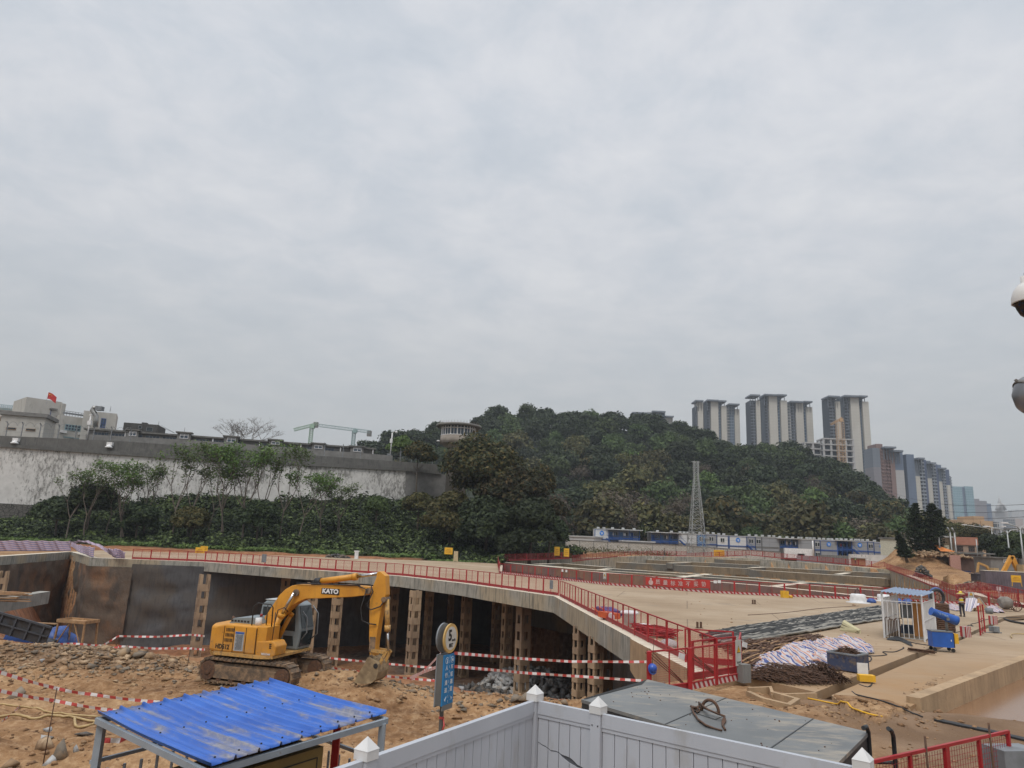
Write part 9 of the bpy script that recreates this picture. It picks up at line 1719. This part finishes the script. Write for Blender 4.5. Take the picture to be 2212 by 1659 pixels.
MB().lathe((0, 0, 0), [(r, -.008), (r*1.0, .0), (r*.97, r*.35), (r*.80, r*.80), (r*.5, r*1.18), (r*.30, r*1.30), (r*.28, r*1.75), (.004, r*1.76)], 36).build('housing', simple('camera_housing', (.62, .61, .58), (.58, .57, .55), 2, .4), t); MB().lathe((0, 0, 0), [(.003, -r*1.16), (r*.35, -r*1.08), (r*.60, -r*.85), (r*.76, -r*.45), (r*.80, -r*.25), (r*.92, -r*.12), (r*.97, -.009)], 36, False).build('dark_dome', simple('dark_bluish_dome', (.012, .014, .022), (.01, .012, .018), 2, .08), t)
c2 = Y(*CC_(600, 1345), dq); r2_ = (600-357)/4.70*dq/F; t = thing('round_lamp', 'round galvanised lamp bowl half cut off by the right edge', 'lamp', c2, 0, None, (R(10), R(38), 0)); MB().lathe((0, 0, 0), [(.005, -r2_*.92), (r2_*.45, -r2_*.80), (r2_*.80, -r2_*.48), (r2_*.97, -r2_*.05), (r2_*.99, r2_*.10), (r2_*.92, r2_*.34), (r2_*.75, r2_*.55), (r2_*.4, r2_*.72), (.005, r2_*.78)], 40, False).build('bowl', simple('brushed_galvanised', (.30, .31, .33), (.20, .205, .215), 6, .38, .7), t); MB().lathe((0, 0, 0), [(r2_*.99, -.012), (r2_*1.02, -.012), (r2_*1.02, .012), (r2_*.99, .012)], 40, False).build('rim', MT['plaster'], t)
m = MB()
for a in (R(178), R(120)): m.box((math.cos(a)*r2_*1.03, math.sin(a)*r2_*1.03, 0), (.03, .02, .015), a)
m.build('clips', MT['plaster'], t)
px = Y(2330, 900, dq+.15); o = MB().cyl((px.x+.08, px.y, -.3), (px.x+.08, px.y, 6.6), .06, 12).bar((px.x+.08, px.y, c.z+r*1.9), (c.x, c.y, c.z+r*1.9), .035).bar((px.x+.08, px.y, c2.z), (c2.x+.05, c2.y, c2.z), .035).build('camera_pole', MT['galv']); tag(o, 'steel pole carrying the dome camera and lamp bowl', 'pole')
def skin_body(name, joints, edges, radii, mat_, parent, root=0):
 me = bpy.data.meshes.new(name); me.from_pydata([tuple(j) for j in joints], edges, []); o = bpy.data.objects.new(name, me); TMP.collection.objects.link(o)
 sk = o.modifiers.new('skin', 'SKIN');
 for i, r in enumerate(radii): v = me.skin_vertices[0].data[i]; v.radius = (r, r) if not isinstance(r, tuple) else r; v.use_root = (i == root)
 ss_ = o.modifiers.new('sub', 'SUBSURF'); ss_.levels = 1; ss_.render_levels = 1
 TMP.view_layers[0].update(); dg = TMP.view_layers[0].depsgraph; m2 = bpy.data.meshes.new_from_object(o.evaluated_get(dg)); bpy.data.objects.remove(o); m2.name = name; m2.materials.clear(); m2.materials.append(mat_)
 for p in m2.polygons: p.use_smooth = True
 q = bpy.data.objects.new(name, m2); COL.objects.link(q); q.parent = parent; return q
MT['skin'] = simple('skin', (.36, .20, .13), (.30, .165, .105), 4, .6); MT['navy'] = simple('dark_trousers', (.03, .032, .045), None, 5, .8); MT['hivis'] = simple('yellow_vest', (.70, .55, .03), (.62, .47, .03), 5, .7); MT['green_v'] = simple('lime_vest', (.35, .65, .06)); MT['shirt'] = simple('dark_red_shirt', (.22, .03, .03)); MT['dshirt'] = simple('dark_shirt', (.04, .045, .06)); MT['hat_y'] = simple('yellow_helmet', (.75, .58, .02), None, 4, .35); MT['hat_w'] = simple('white_helmet', (.7, .7, .7), None, 4, .35); MT['orv'] = simple('orange_vest', (.62, .20, .04))
def person(lab, loc, rz, vest, shirt, hat, arms='front', brim=False, h=1.70, walk=0.0):
 t = thing('person', lab, 'person', loc, rz, 'people on the site'); s = h/1.70; J = lambda x, y, z: (x*s, y*s, z*s)
 hx, sx = .095, .175; w = walk
 head = [J(0, 0, 1.43), J(0, -.01, 1.50), J(0, -.015, 1.58), J(0, -.01, 1.66)]
 legs = {1: [J(hx, 0, .88), J(hx+.01, -.03-w*.5, .48), J(hx+.02, .02-w, .09), J(hx+.03, -.13-w, .04)], -1: [J(-hx, 0, .88), J(-hx-.01, -.03+w*.4, .48), J(-hx-.02, .03+w, .09), J(-hx-.03, -.11+w, .04)]}
 if arms == 'front': el, ha = (.27, -.06, 1.13), (.13, -.25, 1.22)
 elif arms == 'down': el, ha = (.25, .02, 1.12), (.25, -.06, .86)
 else: el, ha = (.26, -.10, 1.18), (.12, -.32, 1.30)
 V = [J(0, 0, .93), J(0, 0, 1.10), J(0, 0, 1.28), J(0, 0, 1.38)]+head; E_ = [(0, 1), (1, 2), (2, 3), (3, 4), (4, 5), (5, 6), (6, 7)]; Rr2 = [(.15, .10), (.135, .095), (.16, .105), (.11, .08), .055, .075, .10, .07]
 for sd in (1, -1):
  b0 = len(V); V += [J(sd*sx, 0, 1.37), J(sd*el[0], el[1], el[2]), J(sd*ha[0], ha[1], ha[2])]; E_ += [(3, b0), (b0, b0+1), (b0+1, b0+2)]; Rr2 += [.065, .045, .030]
  hand = Vector(V[b0+2]); ar = (hand-Vector(V[b0+1])).normalized(); pb = len(V); V.append(tuple(hand+ar*.06*s)); E_.append((b0+2, pb)); Rr2.append((.035, .018))
  for f in range(4): fb = len(V); sp_ = Vector((sd*(f-1.5)*.018, 0, .0))*s; V += [tuple(hand+ar*.10*s+sp_), tuple(hand+ar*(.145+.01*(f in (1, 2)))*s+sp_*1.1+Vector((0, -.012, -.01))*s)]; E_ += [(pb, fb), (fb, fb+1)]; Rr2 += [.010, .008]
  fb = len(V); V += [tuple(hand+ar*.04*s+Vector((-sd*.035, -.01, .01))*s), tuple(hand+ar*.075*s+Vector((-sd*.05, -.02, .01))*s)]; E_ += [(pb, fb), (fb, fb+1)]; Rr2 += [.011, .009]
  lb = len(V); V += legs[sd]; E_ += [(0, lb), (lb, lb+1), (lb+1, lb+2), (lb+2, lb+3)]; Rr2 += [.095, .062, .045, .040]
 sc_ = lambda q: tuple(x*s for x in q) if isinstance(q, tuple) else q*s
 skin_body('body', V, E_, [sc_(q) for q in Rr2], MT['skin'], t)
 V = [J(0, 0, .90), J(0, 0, 1.10), J(0, 0, 1.28), J(0, 0, 1.40)]; E_ = [(0, 1), (1, 2), (2, 3)]; Q = [(.165, .115), (.155, .112), (.18, .12), (.10, .085)]
 skin_body('vest', V, E_, [sc_(q) for q in Q], vest, t); V = [J(0, 0, 1.36)]; E_ = []; Q = [(.12, .09)]
 for sd in (1, -1): b0 = len(V); V += [J(sd*sx, 0, 1.37), J(sd*el[0], el[1], el[2]), J(sd*(el[0]*.25+ha[0]*.75), el[1]*.25+ha[1]*.75, el[2]*.25+ha[2]*.75)]; E_ += [(0, b0), (b0, b0+1), (b0+1, b0+2)]; Q += [.078, .058, .046]
 skin_body('shirt', V, E_, [sc_(q) for q in Q], shirt, t); V = [J(0, 0, .94)]; E_ = []; Q = [(.16, .112)]
 for sd in (1, -1): b0 = len(V); V += legs[sd][:3]; E_ += [(0, b0), (b0, b0+1), (b0+1, b0+2)]; Q += [.108, .076, .064]
 skin_body('trousers', V, E_, [sc_(q) for q in Q], MT['navy'], t)
 for sd in (1, -1): a, b = Vector(legs[sd][2]), Vector(legs[sd][3]); MB().tube([a+Vector((0, .05, -.03)), a+Vector((0, -.03, -.035)), b+Vector((0, -.02, 0))], [.045, .055, .038], 8).build('shoe', MT['dark'], t)
 m = MB(); m.lathe(J(0, -.01, 1.645), [(.122*s, -.01), (.118*s, .05*s), (.085*s, .105*s), (.03*s, .13*s), (.003, .133*s)], 18); m.box(J(0, -.13, 1.64), (.15*s, .08*s, .012)); m.build('helmet', hat, t)
 if brim: MB().lathe(J(0, -.01, 1.63), [(.28*s, -.06*s), (.20*s, .0), (.12*s, .03*s)], 20, False).build('sun_brim', simple('tan_brim', (.45, .33, .12)), t)
 MB().lathe(J(0, -.10, 1.555), [(.012, -.02), (.016, 0), (.006, .03)], 6).build('nose', MT['skin'], t); m = MB()
 for sd in (1, -1): m.lathe(J(sd*.035, -.098, 1.59), [(.008, -.006), (.01, 0), (.008, .006)], 6)
 m.build('eyes', MT['black'], t); MB().box(J(0, -.095, 1.52), (.045*s, .012, .010)).build('mouth', MT['shirt'], t)
 for z in (1.05, 1.28): MB().lathe(J(0, 0, z), [(.172*s, -.02), (.172*s, .02)], 16, False, Matrix.Diagonal((1, .74, 1)).to_3x3()).build('reflective_band', simple('silver_band', (.6, .6, .62), None, 4, .3), t)
 return t
person('worker seen from behind in yellow vest and broad yellow hat on the deck', gz(KRr, 1355, 552), R(175), MT['hivis'], MT['shirt'], MT['hat_y'], 'front', True, 1.72)
p = Y(*M2(1462, 905), 66); person('worker in a lime vest down in the pit left of the sign', (p.x, 66, ground_z(p.x, 66)), R(40), MT['green_v'], MT['dshirt'], MT['hat_w'], 'down'); p = Y(*M2(1488, 900), 65); person('worker with orange straps half hidden behind the sign board', (p.x, 65, ground_z(p.x, 65)), R(-60), MT['orv'], MT['dshirt'], MT['hat_w'], 'front')
p = Y(*Z3(1304, 1440), 168); person('dark clad walker behind the far red fence below the brick wall', (p.x, 168, p.z), R(-90), MT['dshirt'], MT['dshirt'], MT['navy'], 'down', False, 1.75, .18); p = Y(*K8(425, 1080), 104); person('worker in yellow behind the red fence by the small mound', (p.x, 104, .1), R(160), MT['hivis'], MT['dshirt'], MT['hat_y'], 'front', False, 1.5)
p = Y(*K5(1622, 470), 170); person('distant worker in a pale lime vest beside the small wooden hut', (p.x, 170, max(.2, p.z-.9)), R(0), MT['green_v'], MT['dshirt'], MT['hat_w'], 'down')
hz_ = bpy.data.materials.new('air'); hz_.use_nodes = True; nt = hz_.node_tree; nt.nodes.clear(); pv = nt.nodes.new('ShaderNodeVolumePrincipled'); pv.inputs['Color'].default_value = (.80, .86, .93, 1); pv.inputs['Density'].default_value = .00022; pv.inputs['Anisotropy'].default_value = .2; ou = nt.nodes.new('ShaderNodeOutputMaterial'); nt.links.new(pv.outputs[0], ou.inputs['Volume'])
o = MB().box((0, 1000, 95), (5600, 2800, 220)).build('haze', hz_, origin=(0, 0, 0)); tag(o, 'thin grey haze over the whole site and city', 'haze', kind='stuff')
bpy.data.scenes.remove(TMP)
